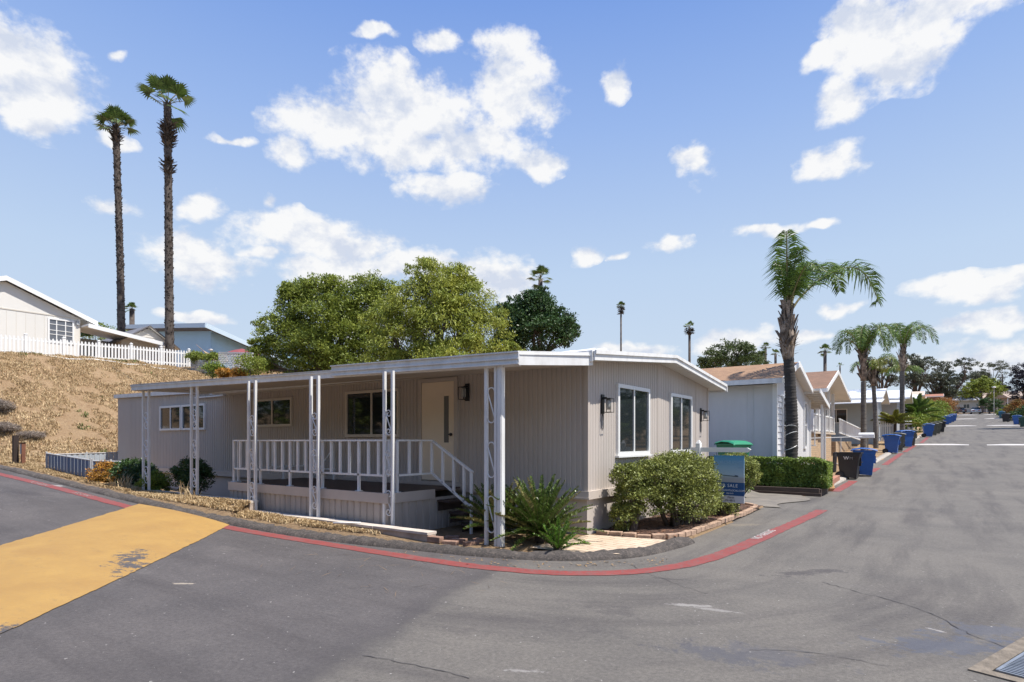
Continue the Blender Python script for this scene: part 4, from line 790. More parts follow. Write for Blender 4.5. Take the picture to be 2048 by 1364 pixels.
def far_home(x0, x1, y, ze, rise, wallm, roofm, name, label, gabx=None):
    g = gz((x0 + x1) / 2, y); h = root(name, ((x0 + x1) / 2, y, g), label, 'mobile home')
    m = MB(); m.box(x0, x1, y, y + 7, g - .5, g + ze); m.build('wall', wallm, h)
    m = MB(); m.prism([(y - .6, g + ze - .05), (y + 3.5, g + ze + rise), (y + 7.6, g + ze - .05), (y + 7.6, g + ze - .2), (y + 3.5, g + ze + rise - .18), (y - .6, g + ze - .2)], 'x', x0 - .5, x1 + .5); R_ = m.build('roof', roofm, h)
    if gabx:
        gx0, gx1 = gabx; gm_ = (gx0 + gx1) / 2; m = MB(); m.prism([(gx0, g + ze - .1), (gm_, g + ze + rise * .9), (gx1, g + ze - .1)], 'y', y - 1.8, y + 2.5); m.build('porch_gable', roofm, R_)
        m = MB()
        for x in (gx0 + .2, gm_, gx1 - .2): m.box(x - .08, x + .08, y - 1.7, y - 1.54, g - .2, g + ze - .1)
        each(m, 'porch_post', WHITE, h)
    n = int((x1 - x0) / 3)
    for k in range(n): x = x0 + .8 + k * (x1 - x0 - 1) / max(n, 1); window(h, (x, y), (x + 1.3, y), g + 1.1, g + 2.2, (0, -1))
    return h
far_home(1.2, 8.0, 187, 3.2, 1.1, BLUEGREY, WHITEM, 'end_home', 'pale blue home with white carport roof at the far left end of the street')
far_home(8.9, 16.4, 186, 3.4, 1.7, mat('mauve_siding', (.34, .30, .30), .8, .1, 1), mat('taupe_roof', (.42, .33, .27), .9, .2, 1), 'end_home', 'brown roofed home with small porch gable at the street end behind the silver car', (9.2, 13.5))
far_home(17.4, 28, 185, 3.4, 1.3, GREYS, mat('grey_white_roof', (.62, .60, .58), .8, .1, 1), 'end_home', 'long grey home with pale roof at the street end behind the dark shrub tree')
m = home('right_home', 'grey home with a white roof beyond the right hand shrubs', 20, 110, 117, GREYS, WHITEM, 3.0, .8, length=8, over=.3)
# ================================================================ homes on the hill
def hz(x, y): return gz(x, y)
CREAM = mat('cream_siding', (0.70, 0.685, 0.645), .6, .05, .8, stretch=(1, 1, .2))
HW = root('cream_home', (-39, 10, 5.7), 'cream gabled home above the dry slope behind the white picket fence', 'house')
m = MB(); m.box(-52, -39.06, 6.0, 13.05, 5, 8.45); gable_wall(m, -39, 6.0, 13.05, 5.2, 8.45, 9.75, 9.85, .05); m.build('wall', CREAM, HW)
gable_roof(HW, -52, -38.75, 5.2, 9.75, 13.8, 8.42, 10.1, .08, SHINGG, VINYL, .24)
m = MB()
for k in range(18): y = 6.2 + k * .4; m.box(-38.998, -38.992, y, y + .012, 5.7, 8.4)
m.box(-38.998, -38.98, 6, 13.05, 8.42, 8.48); m.build('siding_seam', mat('cream_seam', (.60, .56, .49), .6), HW)
window(HW, (-39, 11.55), (-39, 12.75), 7.0, 8.3, (1, 0), fw=.08, mull=(.33, .67), rail=(.33, .5, .75), glass=glassy('grey_glass', (.12, .13, .15)))
m = MB(); m.beam((-39.2, 13.1, 8.05), (-39.2, 17.0, 7.55), 2.4, .1); m.beam((-38.0, 13.1, 8.0), (-38.0, 17.0, 7.5), .06, .22); CPT = m.build('lean_to_roof', VINYL, HW)
m = MB(); m.box(-40.5, -40.4, 13.1, 17.0, 5.7, 7.6); m.build('lean_to_wall', GREYS, HW)
m = MB(); m.box(-38.97, -38.9, 12.85, 12.98, 8.1, 8.35); m.build('wall_light', GREYS, HW)
SH = root('garden_shed', (-39.5, 16.5, 5.8), 'small grey shed with gabled roof, between the picket fence and the tall palms', 'shed')
SHM = mat('shed_siding', (0.50, 0.47, 0.43), .7, .1, 2)
sx0, sx1, sy0, sy1 = -43.2, -38.8, 15.0, 18.0; syr = 16.5
m = MB(); m.box(sx0, sx1 - .04, sy0, sy1, 5.4, 7.5); gable_wall(m, sx1, sy0, sy1, 5.4, 7.5, syr, 8.45, .035)
z = 5.5
while z < 8.3:
    hw = 1.5 if z < 7.4 else 1.5 * (8.45 - z - .1) / .95
    if hw > .1: m.hexa([(sx1, syr - hw, z), (sx1 + .03, syr - hw, z), (sx1 + .03, syr + hw, z), (sx1, syr + hw, z)], [(sx1, syr - hw, z + .14), (sx1 + .004, syr - hw, z + .14), (sx1 + .004, syr + hw, z + .14), (sx1, syr + hw, z + .14)])
    z += .16
m.build('wall', SHM, SH); gable_roof(SH, sx0, sx1 + .2, sy0 - .25, syr, sy1 + .25, 7.42, 8.6, .06, SHINGG, mat('dark_trim', (.10, .09, .09), .7), .07)
BLUEW = mat('blue_siding', (0.36, 0.57, 0.76), .6, .06, 1); BLUET = mat('light_blue_trim', (0.52, 0.64, 0.74), .5)
BH = root('blue_home', (-42, 21.6, 6), 'sky blue house with wide eaves on the hill behind the right hand tall palm', 'house')
bx0, bx1, by0, by1 = -56, -42.8, 22.4, 31
m = MB(); m.box(bx0, bx1, by0, by1, 5, 8.6); m.add([(bx0, by0, 8.6), (bx1, by0, 8.6), (bx1, by0, 9.6), (bx0, by0, 10.95), (bx1, by1, 8.6), (bx1, by1, 8.61)], [(0, 1, 2, 3), (1, 4, 5, 2)]); m.build('wall', BLUEW, BH)
m = MB()
e = [(bx0, 21.6), (-42, 21.6), (-42, 30), (bx0, 30)]; zz = [11.2, 9.75, 7.35, 8.8]
m.hexa([(*p, z + .0) for p, z in zip(e, zz)], [(*p, z + .1) for p, z in zip(e, zz)]); RB = m.build('roof', SHINGG, BH)
m = MB(); m.beam((bx0, 21.57, 11.25), (-42, 21.57, 9.80), .05, .32); m.beam((-41.98, 21.6, 9.80), (-41.98, 30, 7.40), .05, .32); m.build('fascia', BLUET, RB)
m = MB(); m.box(bx1, bx1 + .04, by0 - .0, by0 + .25, 5.5, 9.4); m.box(bx1 - .25, bx1 + .04, by0 - .05, by0 - .01, 5.5, 9.4); each(m, 'corner_board', BLUEW, BH)
window(BH, (bx1 - 4.2, by0), (bx1 - 1.6, by0), 6.1, 8.2, (0, -1), fw=.12, mull=(.5,)); window(BH, (bx1, by0 + 1.6), (bx1, by0 + 3.6), 6.5, 7.8, (1, 0), mull=(.25, .5, .75), fw=.1)
m = MB(); m.lathe([(.05, 0), (.16, .05), (.16, .1), (.04, .2)], (bx1 + .15, by0 - .1, 8.15), 10); m.build('flood_light', VINYL, BH)
SS = MB(); P0 = np.array(at(392, 688, 37.5)); P1 = np.array(at(450, 704, 36.5)); P2 = np.array(at(458, 722, 36)); P3 = np.array(at(424, 716, 36.5)); n = 8; vs = []
for i in range(n + 1):
    for j in range(n + 1):
        u, v = i / n, j / n; p = P0 * (1 - u) * (1 - v) + P1 * u * (1 - v) + P2 * u * v + P3 * (1 - u) * v; p = p - np.array((0, 0, .35)) * 4 * u * (1 - u) * (1 - v * .3); vs.append(p)
SS.add(vs, [(i * (n + 1) + j, (i + 1) * (n + 1) + j, (i + 1) * (n + 1) + j + 1, i * (n + 1) + j + 1) for i in range(n) for j in range(n)])
o = SS.build('shade_sail', mat('tan_cloth', (0.42, 0.28, 0.20), .8, .1, 2), smooth=True); md = o.modifiers.new('s', 'SOLIDIFY'); md.thickness = .02; tag(o, 'sagging tan shade cloth stretched in front of the blue house', 'shade sail')
ux, uy, _ = at(484, 700, 35.5); ug = gz(ux, uy)
U = root('patio_umbrella', (ux, uy, ug), 'dark red patio umbrella open beside the blue house above the lattice', 'umbrella'); uz = at(484, 700, 35.5)[2]
m = MB(); m.lathe([(1.05, -.28), (.55, -.08), (.02, .08)], (ux, uy, uz), 8); m.build('canopy', mat('dark_red_canvas', (0.24, 0.055, 0.055), .7), U); m = MB(); m.tube([(ux, uy, ug), (ux, uy, uz)], .03, 8); m.build('pole', BLACK, U)
# ================================================================ picket fence on the hill
def pl(t): return (-36.35, 7.0 + 10.7 * t)
FN = root('picket_fence', (-36.35, 12, 5.7), 'long white picket fence along the top of the dry slope', 'fence')
ys_ = np.linspace(.5, 17.7, 12)
for k in range(12):
    y = ys_[k]; g = gz(-36.35, y); m = MB(); m.box(-36.41, -36.29, y - .06, y + .06, g - .3, g + 1.14); m.add([(-36.43, y - .08, g + 1.14), (-36.27, y - .08, g + 1.14), (-36.27, y + .08, g + 1.14), (-36.43, y + .08, g + 1.14), (-36.35, y, g + 1.21)], [(0, 1, 4), (1, 2, 4), (2, 3, 4), (3, 0, 4)]); m.build('post', VINYL, FN)
    if k < 11:
        m = MB(); ya, yb = y + .06, ys_[k + 1] - .06; ga, gb = gz(-36.35, ya), gz(-36.35, yb)
        for zh in (.22, .84): m.hexa([(-36.37, ya, ga + zh), (-36.33, ya, ga + zh), (-36.33, yb, gb + zh), (-36.37, yb, gb + zh)], [(-36.37, ya, ga + zh + .08), (-36.33, ya, ga + zh + .08), (-36.33, yb, gb + zh + .08), (-36.37, yb, gb + zh + .08)])
        n = 9
        for i in range(n):
            yc = ya + (yb - ya) * (i + .5) / n; gg = ga + (gb - ga) * (i + .5) / n + .06; m.box(-36.328, -36.306, yc - .042, yc + .042, gg, gg + .93); m.prism([(yc - .042, gg + .93), (yc + .042, gg + .93), (yc, gg + 1.0)], 'x', -36.328, -36.306)
        m.build('picket_panel', VINYL, FN)
# lattice + chain link at the hill top, further right
LT = root('lattice_fence', (-35, 20, 6), 'low white diagonal lattice fence on the hill under the red umbrella', 'fence')
m = MB(); p0 = np.array(at(437, 735, 33)); p1 = np.array(at(506, 740, 30)); L_ = np.linalg.norm(p1 - p0); d_ = (p1 - p0) / L_
k = 0; hh = .85
s_ = -hh
while s_ < L_:
    a0, a1 = max(s_, 0), min(s_ + hh, L_)
    m.beam(p0 + d_ * a0 + np.array((0, 0, a0 - s_)), p0 + d_ * a1 + np.array((0, 0, a1 - s_)), .015, .05); m.beam(p0 + d_ * a0 + np.array((0, 0, hh - (a0 - s_))) + np.array((.012, 0, 0)), p0 + d_ * a1 + np.array((.012, 0, hh - (a1 - s_))), .015, .05); s_ += .2
m.build('lattice', VINYL, LT); m = MB(); m.beam(p0, p1, .03, .05); m.beam(p0 + np.array((0, 0, hh)), p1 + np.array((0, 0, hh)), .03, .05); each(m, 'rail', VINYL, LT)
CL = root('chain_link_fence', (-36, 18.5, 6), 'short grey wire fence joining the picket fence to the lattice', 'fence'); m = MB(); p0 = np.array(at(383, 745, 34.5)); p1 = np.array(at(440, 747, 33)); L_ = np.linalg.norm(p1 - p0); d_ = (p1 - p0) / L_
s_ = -.7
while s_ < L_:
    a0, a1 = max(s_, 0), min(s_ + .7, L_); m.beam(p0 + d_ * a0 + np.array((0, 0, a0 - s_)), p0 + d_ * a1 + np.array((0, 0, a1 - s_)), .01, .012); m.beam(p0 + d_ * a0 + np.array((.01, 0, .7 - (a0 - s_))), p0 + d_ * a1 + np.array((.01, 0, .7 - (a1 - s_))), .01, .012); s_ += .08
m.build('wire_mesh', mat('galvanised_wire', (.5, .5, .5), .5), CL)
m = MB()
for t in (0, .5, 1): q = p0 + (p1 - p0) * t; m.box(q[0] - .02, q[0] + .02, q[1] - .02, q[1] + .02, q[2] - .4, q[2] + .75)
each(m, 'post', MATS['galvanised_wire'], CL)
# blue slat fence around the pit
SLB = mat('blue_slats', (0.085, 0.17, 0.31), .5, .35, 5, stretch=(6, 6, 1)); SLW = mat('pale_slats', (0.50, 0.56, 0.62), .5, .15, 3)
BF = root('slat_fence', (-22, 7, .4), 'chain link fence woven with blue plastic slats, between the kerb and the home', 'fence')
def slats(a, b_, za, zb, h, mt, name='slat_panel'):
    a = np.array(a, float); b_ = np.array(b_, float); L = np.linalg.norm(b_ - a); n = int(L / .13); m = MB(); d = (b_ - a) / L; nn = np.array((-d[1], d[0]))
    for i in range(n):
        t = (i + .5) / n; p = a + (b_ - a) * t; z = za + (zb - za) * t; o = .006 * (1 if i % 2 else -1); q0 = p - d * .066 + nn * o; q1 = p + d * .066 + nn * o
        m.hexa([(*(q0 - nn * .003), z), (*(q1 - nn * .003), z), (*(q1 + nn * .003), z), (*(q0 + nn * .003), z)], [(*(q0 - nn * .003), z + h), (*(q1 - nn * .003), z + h), (*(q1 + nn * .003), z + h), (*(q0 + nn * .003), z + h)])
    m.build(name, mt, BF); m = MB(); m.tube([(*a, za + h + .015), (*b_, zb + h + .015)], .02, 6)
    for t in (0, .5, 1): p = a + (b_ - a) * t; z = za + (zb - za) * t; m.tube([(p[0], p[1], z - .4), (p[0], p[1], z + h + .07)], .025, 7)
    m.build('fence_frame', mat('galvanised_wire', (.5, .5, .5), .5), BF)
slats((-22.1, 6.52), (-18.6, 6.47), .66, .52, .60, SLB); slats((-18.56, 6.5), (-17.6, 7.0), .50, .48, .60, SLB); slats((-22.1, 6.6), (-24.3, 9.3), .62, .62, .60, SLW)
# ================================================================ wooden stake and meter box at left
wx, wy, _ = hit(31, 930); wg = gz(wx, wy)
WS = root('wooden_stake', (wx, wy, wg), 'short dark weathered wooden post standing on the dry slope by the kerb', 'post'); m = MB(); m.box(wx - .07, wx + .07, wy - .07, wy + .07, wg - .3, wg + .95); m.build('post', mat('dark_wood', (.045, .03, .025), .9, .3, 6, bump=.4), WS)
MBX = root('utility_box', (wx + .35, wy + .1, wg), 'small pale utility box in a rusty frame beside the wooden stake', 'utility box'); x, y = wx + .28, wy + .1
m = MB(); m.box(x - .1, x + .1, y - .04, y + .04, wg + .35, wg + .68); m.build('cover', mat('cream_plastic', (.62, .58, .5), .6), MBX); m = MB(); m.box(x + .1, x + .14, y - .05, y + .05, wg - .2, wg + .72); m.box(x - .14, x + .14, y - .05, y + .05, wg + .682, wg + .72); m.box(x - .03, x + .07, y - .03, y + .03, wg - .2, wg + .34); m.build('frame', mat('rusty_steel', (.22, .09, .05), .8, .3, 8), MBX)
# white irrigation pipes on the slope
def pipe(name, label, px, r=.03, m_=VINYL, dz=.03):
    P = []
    for (x, y) in px: P.append((x, y))
    P = resample(catmull(P, 6), .5); m = MB(); m.tube([(x, y, gz(x, y) + dz) for x, y in P], r, 6); o = m.build(name, m_, smooth=True); return tag(o, label, 'pipe')
pipe('irrigation_pipe', 'long white plastic pipe lying along the slope below the picket fence', [(-35.6, 7.2), (-35.2, 9), (-34.5, 11.5), (-34.3, 13.4), (-34.6, 15), (-35.2, 17)])
pipe('irrigation_pipe', 'short white plastic pipe lower on the slope above the left end of the home', [(-31.2, 13.6), (-29.9, 15.0)])
o = pipe('conduit', 'bent white plastic pipe lying across the low wall before the porch', [(-8.4, 6.5), (-7.9, 6.72), (-7.55, 6.9)], .014, VINYL, .05)
o.data.transform(Matrix.Translation((0, 0, .06)))
pipe('slope_hose', 'dark hose trailing diagonally over the dry slope', [(-33.6, 12.6), (-32.4, 13.0), (-31.3, 13.9)], .02, mat('dark_hose', (.16, .12, .08), .8))
# ================================================================ storm drain at bottom right
DR = root('storm_drain', (.55, 5.6, 0), 'steel storm drain grate set in a rough concrete rim at the road edge', 'drain grate')
c0 = np.array(gp(1992, 1345)); u1 = np.array(gp(2068, 1297)) - c0; u1 /= np.linalg.norm(u1); u2 = np.array((u1[1], -u1[0]))
def dpt(a, b_, z): p = c0 + u1 * a + u2 * b_; return (p[0], p[1], z)
def dbox(m, a0, a1, b0, b1, z0, z1): m.hexa([dpt(a0, b0, z0), dpt(a1, b0, z0), dpt(a1, b1, z0), dpt(a0, b1, z0)], [dpt(a0, b0, z1), dpt(a1, b0, z1), dpt(a1, b1, z1), dpt(a0, b1, z1)])
m = MB(); dbox(m, -.12, 2.2, -.13, -.02, -.05, .012); dbox(m, -.12, -.02, -.02, 1.0, -.05, .012); dbox(m, -.02, 2.2, .80, 1.0, -.05, .02); m.build('concrete_rim', mat('dirty_concrete', (.24, .20, .155), .95, .45, 9, bump=.6, bscale=60), DR)
m = MB(); dbox(m, -.02, 2.2, -.02, .8, -.05, .007); m.build('pit', mat('black_pit', (.006, .006, .006), 1), DR)
m = MB(); k = -.01
while k < 2.1: dbox(m, k, k + .018, 0, .78, .009, .024); k += .038
for q in (0, .38, .76): dbox(m, 0, .9, q, q + .02, .009, .026)
dbox(m, .9, .93, 0, .78, .009, .027); m.build('grate', mat('worn_steel', (.34, .37, .41), .45, .3, 8, metal=.6), DR)
# ================================================================ foliage tools
def norm(a): return a / (np.linalg.norm(a, axis=-1, keepdims=True) + 1e-9)
def leaf_quads(C, D, Nn, ln, wd):
    """rhombic leaves: centre C, direction D, normal Nn"""
    D = norm(D); S = norm(np.cross(D, Nn)); ln = np.asarray(ln)[:, None]; wd = np.asarray(wd)[:, None]
    n = len(C); V = np.stack([C - D * ln * .5, C + S * wd * .5 - D * ln * .05, C + D * ln * .5, C - S * wd * .5 - D * ln * .05], 1).reshape(-1, 3)
    return V, np.arange(n * 4).reshape(n, 4)
def crown(lobes, n, size, seed, clump=.16, per=40, aspect=.45, droop=0., shell=.55, up=.35):
    rs = np.random.RandomState(seed); lo = np.array(lobes, float); w = (lo[:, 3] * lo[:, 4] + lo[:, 4] * lo[:, 5] + lo[:, 3] * lo[:, 5]); w /= w.sum()
    nc = max(1, n // per); li = rs.choice(len(lo), nc, p=w); d = norm(rs.randn(nc, 3)); d[:, 2] = np.where(rs.rand(nc) < .5, np.abs(d[:, 2]) * 1.0, d[:, 2]); r = shell + (1 - shell) * rs.rand(nc) ** .6
    cc = lo[li, :3] + d * lo[li, 3:6] * r[:, None]; rad = lo[li, 3:6].mean(1) * clump * (.6 + .8 * rs.rand(nc)) + size * .8
    ci = np.repeat(np.arange(nc), per); C = cc[ci] + norm(rs.randn(len(ci), 3)) * (rs.rand(len(ci), 1) ** .5) * rad[ci][:, None] * np.array((1.15, 1.15, .7))
    out = norm(C - lo[li[ci], :3]); D = norm(out * .7 + rs.randn(len(ci), 3) * .7 - np.array((0, 0, droop))); Nn = norm(out * .5 + rs.randn(len(ci), 3) * .55 + np.array((0, 0, up)))
    s = size * (.7 + .6 * rs.rand(len(ci))); return leaf_quads(C, D, Nn, s, s * aspect)
def leafmat(name, c1, c2, island=.35, transl=.28, rough=.55, vs=1.3):
    return mat(name, c1, rough, col2=c2, vscale=vs, island=island, transl=transl, spec=.35)
BARK = mat('grey_bark', (0.16, 0.125, 0.10), .95, .4, 7, bump=.8, bscale=25); BARKD = mat('dark_bark', (0.075, 0.055, 0.045), .95, .4, 9, bump=.8, bscale=30)
def tree(name, label, base, lobes, n, size, lm, seed, trunk_r=.2, cat='tree', group=None, bark=None, trunk_to=None, **k):
    r_ = root(name, base, label, cat, group); b0 = np.array(base, float); rs = np.random.RandomState(seed + 100)
    lo = np.array(lobes, float); top = np.array(trunk_to if trunk_to is not None else lo[:, :3].mean(0)); fork = b0 + (top - b0) * .45
    m = MB(); m.tube([b0 - (0, 0, .3), b0 + (fork - b0) * .5 + rs.randn(3) * .04 * trunk_r * 5, fork], [trunk_r * 1.15, trunk_r * .9, trunk_r * .75], 9)
    for l in lo:
        q = l[:3]; mid = (fork + q) / 2 + rs.randn(3) * .12 * np.linalg.norm(q - fork) * .5; m.tube([fork, mid, q], [trunk_r * .55, trunk_r * .36, trunk_r * .12], 6)
        for _ in range(3):
            e = q + np.clip(rs.randn(3), -1, 1) * l[3:6] * .6; m.tube([mid, (mid + e) / 2 + rs.randn(3) * .1, e], [trunk_r * .22, trunk_r * .13, .008], 5)
    m.build('trunk', bark or BARK, r_, smooth=True, fix=False)
    V, F = crown(roughen(lobes, seed), n, size, seed, **k); np_mesh('crown', V, F, lm, r_); return r_
def roughen(lobes, seed, k=4, f=.36):
    rs = np.random.RandomState(seed); out = list(lobes)
    for l in lobes:
        for _ in range(k):
            v = rs.randn(3); v /= np.linalg.norm(v); v[2] = abs(v[2]) * .9 if rs.rand() < .7 else v[2]; q = [l[i] + v[i] * l[3 + i] * rs.uniform(.85, 1.15) for i in range(3)]; s = f * rs.uniform(.5, 1.1); out.append((*q, l[3] * s, l[4] * s, l[5] * s))
    return out
def lobes_px(cx, cy, d, L):
    """lobes given in metres (right, forward, up, rx, ry, rz) about the point seen at (cx,cy) depth d"""
    c = np.array(at(cx, cy, d)); return [tuple(c + Rt * l[0] + Fw * l[1] + np.array((0, 0, l[2]))) + tuple(l[3:6]) for l in L]
G_JAC = leafmat('jacaranda_leaves', (0.26, 0.30, 0.045), (0.13, 0.175, 0.03)); G_YEL = leafmat('olive_yellow_leaves', (0.34, 0.35, 0.05), (0.19, 0.24, 0.04)); G_DRK = leafmat('dark_glossy_leaves', (0.065, 0.12, 0.035), (0.038, 0.075, 0.025), transl=.15, rough=.4)
G_BUSH = leafmat('boxwood_leaves', (0.27, 0.29, 0.07), (0.14, 0.17, 0.045), .5, .25, .45, 3); G_HEDGE = leafmat('hedge_leaves', (0.26, 0.33, 0.06), (0.12, 0.19, 0.04), .45, .2, .4, 2)
G_EUC = leafmat('eucalyptus_leaves', (0.11, 0.125, 0.08), (0.06, 0.072, 0.05), .4, .2); G_FIC = leafmat('ficus_leaves', (0.095, 0.125, 0.03), (0.05, 0.075, 0.022), .4, .15)
G_LIME = leafmat('lime_leaves', (0.24, 0.30, 0.04), (0.12, 0.18, 0.03), .4, .3); G_ORA = leafmat('orange_leaves', (0.36, 0.13, 0.035), (0.14, 0.13, 0.04), .4, .2); G_COP = leafmat('copper_shrub_leaves', (0.55, 0.26, 0.04), (0.20, 0.12, 0.025), .45, .25, .5, 4)
# ---- background trees behind the home
c = at(645, 700, 33.5); g = gz(c[0], c[1])
tree('jacaranda_tree', 'big dark green spreading tree behind the porch roof, left of the yellowish tree', (c[0], c[1], g), lobes_px(640, 660, 33.5, [(0,0,.7,2.2,2,1.9),(-1.6,0,-.3,1.8,1.8,1.6),(-2.9,.3,-1.3,1.2,1.2,1.0),(-1.5,0,1.5,1.0,1,.8),(1.5,.2,1.6,1.6,1.6,1.2),(2.9,.6,2.4,1.4,1.3,.9),(3.0,.3,.9,1.4,1.3,1.4),(2.6,0,-1.2,1.6,1.3,1.3),(.4,-.4,2.2,1.3,1.2,.7),(1.8,-.4,-.6,1.7,1.7,1.6),(-.4,-.8,-1.2,2.2,1.6,1.2),(-3.4,0,-2.2,1.0,1,.6),(.2,0,-2.2,3.2,1.6,1.1),(-1.9,.2,2.3,.5,.5,.5)]), 85000, .15, G_JAC, 1, .26, clump=.2, aspect=.4, shell=.3)
c = at(875, 700, 30); g = gz(c[0], c[1])
tree('pepper_tree', 'broad yellow green drooping tree behind the porch roof, right of the dark spreading tree', (c[0], c[1], g), lobes_px(875, 650, 30, [(0,0,1.5,1.7,1.6,1.6),(-1.2,0,.6,1.6,1.5,1.6),(1.4,0,.8,1.5,1.5,1.5),(2.4,0,-.4,1.3,1.4,1.3),(-1.9,0,-1.0,1.7,1.4,1.4),(-2.6,.2,.3,1.0,1,1.0),(.2,-.5,-.4,2.2,1.5,1.6),(1.3,-.3,-1.5,2.2,1.5,1.0),(3.2,.2,-1.6,1.0,1,.7),(-.6,-.2,2.6,.9,.9,.6),(1.0,0,2.3,.8,.8,.7),(-2.6,-.2,-1.9,1.1,1,.7),(-.6,-.5,-2.0,2.6,1.2,.9)]), 70000, .17, G_YEL, 2, .24, clump=.17, aspect=.27, droop=.9, shell=.45)
c = at(1075, 700, 36); g = gz(c[0], c[1])
tree('dark_evergreen_tree', 'dense dark green rounded tree behind the roof with a palm top above it', (c[0], c[1], g), lobes_px(1072, 650, 36, [(0,0,.8,1.5,1.4,1.2),(-1.3,0,0,1.3,1.3,1.2),(1.3,0,-.1,1.25,1.3,1.1),(0,-.3,-.6,2.1,1.5,1.2),(.2,0,1.5,.8,.8,.6),(-1.7,0,-1.1,1.0,1,.8),(1.9,0,-.6,.7,.8,.7)]), 32000, .16, G_DRK, 3, .25, clump=.2, aspect=.5)
c = at(1462, 720, 62); g = gz(c[0], c[1])
tree('clipped_fig_tree', 'wide dark rounded tree behind the brown roof ridge', (c[0], c[1], g), lobes_px(1462, 712, 62, [(0,0,.2,2.4,2,1.4),(-1.9,0,-.4,1.4,1.4,1.0),(1.9,0,-.4,1.4,1.5,1.0),(3.0,0,-.9,.8,1,.7),(.8,0,.7,1.3,1.3,.7),(-.6,-.3,-1.2,3.2,1.5,1.2)]), 14000, .22, G_FIC, 4, .3, clump=.16)
# trees low on the horizon at left between the cream home and the tall palms
for i, (px, py, d, r, lab) in enumerate(((176, 655, 60, 1.0, 'small dark green tree top over the cream home eave'), (205, 668, 75, 2.4, 'low olive green tree behind the tall palm trunks'), (262, 668, 78, 1.6, 'pale green tree top just right of the left tall palm trunk'))):
    c = at(px, py, d); tree('hill_tree', lab, (c[0], c[1], gz(c[0], c[1])), lobes_px(px, py + 8, d, [(0,0,0,r,r,.7*r),(-.6*r,0,-.2,.7*r,r,.5*r),(.8*r,0,-.1,.6*r,r,.5*r)]), 2500, .22, (G_DRK, G_LIME, G_YEL)[i], 20 + i, .15)
# eucalyptus and others down the street
euc = [(1765,742,105,3.2,1.0,'small hazy tree behind the double palm'),(1838,745,112,4.2,1.5,'tall dark eucalyptus rising behind the third street palm'),(1873,770,118,3.4,1.2,'dense dark eucalyptus beside the tallest one'),(1902,760,120,4.6,1.6,'open crowned eucalyptus with gaps of sky left of the street end'),(1935,775,150,5.2,1.2,'sparse grey green eucalyptus leaning over the street end'),(1985,762,160,5.5,1.4,'hazy eucalyptus top behind the round green tree'),(2012,790,165,4,1.2,'low hazy tree beside the utility pole')]
for i, (px, py, d, r, asp, lab) in enumerate(euc):
    c = at(px, py, d); s = r; rs = np.random.RandomState(40 + i); L = [(rs.uniform(-.75, .75) * s, rs.uniform(-.5, .5) * s, rs.uniform(-.9, .8) * s * asp * .7, s * rs.uniform(.26, .42), s * .35, s * rs.uniform(.2, .32)) for _ in range(14)]
    tree('eucalyptus_tree', lab, (c[0], c[1], gz(c[0], c[1])), lobes_px(px, py, d, L), 8000, .34, G_EUC, 40 + i, .3, clump=.2, group='eucalyptus trees beyond the homes', shell=.4, aspect=.4)
c = at(1962, 780, 140); tree('round_green_tree', 'wide bright green rounded tree in front of the far homes', (c[0], c[1], gz(c[0], c[1])), lobes_px(1962, 778, 140, [(0,0,0,3.4,3,2.2),(-3.2,0,-1,2.2,2,1.4),(3.2,0,-.5,2.4,2,1.8),(.5,0,1.2,2,2,1.4),(2.2,0,1.4,1.8,1.8,1.2)]), 9000, .4, G_JAC, 60, .35)
c = at(1979, 812, 130); tree('dark_shrub_tree', 'small dark green tree standing before the long grey far home', (c[0], c[1], gz(c[0], c[1])), lobes_px(1978, 808, 130, [(0,0,0,1.9,1.6,1.4),(1.5,0,-1,1.3,1.3,1.1),(-1,0,.2,1,1,.9)]), 5000, .26, G_DRK, 61, .2)
c = at(2062, 770, 58); tree('purple_leaf_tree', 'dark purplish tree cut by the right edge of the photo', (c[0], c[1], gz(c[0], c[1])), lobes_px(2058, 765, 58, [(0,0,1.0,1.3,1.4,1.2),(0,0,-.4,1.6,1.6,1.4),(-.6,0,.3,1.1,1.2,1.0),(.9,0,0,1.6,1.6,1.6),(-.5,0,-1.0,1.2,1.2,.9)]), 9000, .17, leafmat('purple_leaves', (0.03, 0.026, 0.04), (0.016, 0.014, 0.022), .4, .1), 62, .16)
# ---- shrubs
def shrub(name, label, x, y, rx, ry, h, n, size, lm, seed, cat='bush', group=None, lobes=None, stems=4, z0=.12, **k):
    g = gz(x, y); r_ = root(name, (x, y, g), label, cat, group); rs = np.random.RandomState(seed)
    if lobes is None: lobes = [(x, y, g + z0 + h * .5, rx, ry, h * .48)] + [(x + rs.uniform(-.5, .5) * rx, y + rs.uniform(-.5, .5) * ry, g + z0 + h * rs.uniform(.35, .7), rx * .55, ry * .55, h * .32) for _ in range(5)]
    else: lobes = [(x + l[0], y + l[1], g + l[2], l[3], l[4], l[5]) for l in lobes]
    m = MB()
    for i in range(stems):
        l = lobes[rs.randint(len(lobes))]; a = rs.rand() * 6.28; q = np.array(l[:3]); p = np.array((x + .08 * math.cos(a) * rx * 2, y + .08 * math.sin(a) * ry * 2, g - .1)); mid = (p + q) / 2 + rs.randn(3) * .05; m.tube([p, mid, q], [.028 * h + .006, .02 * h + .004, .006], 6)
        for _ in range(3): e = q + rs.randn(3) * np.array(l[3:6]) * .5; m.tube([mid, e], [.012 * h + .003, .003], 4)
    m.build('stems', BARK, r_, smooth=True, fix=False); V, F = crown(lobes, n, size, seed, **k); np_mesh('foliage', V, F, lm, r_); return r_
kb = dict(clump=.16, per=26, aspect=.5, shell=.72)
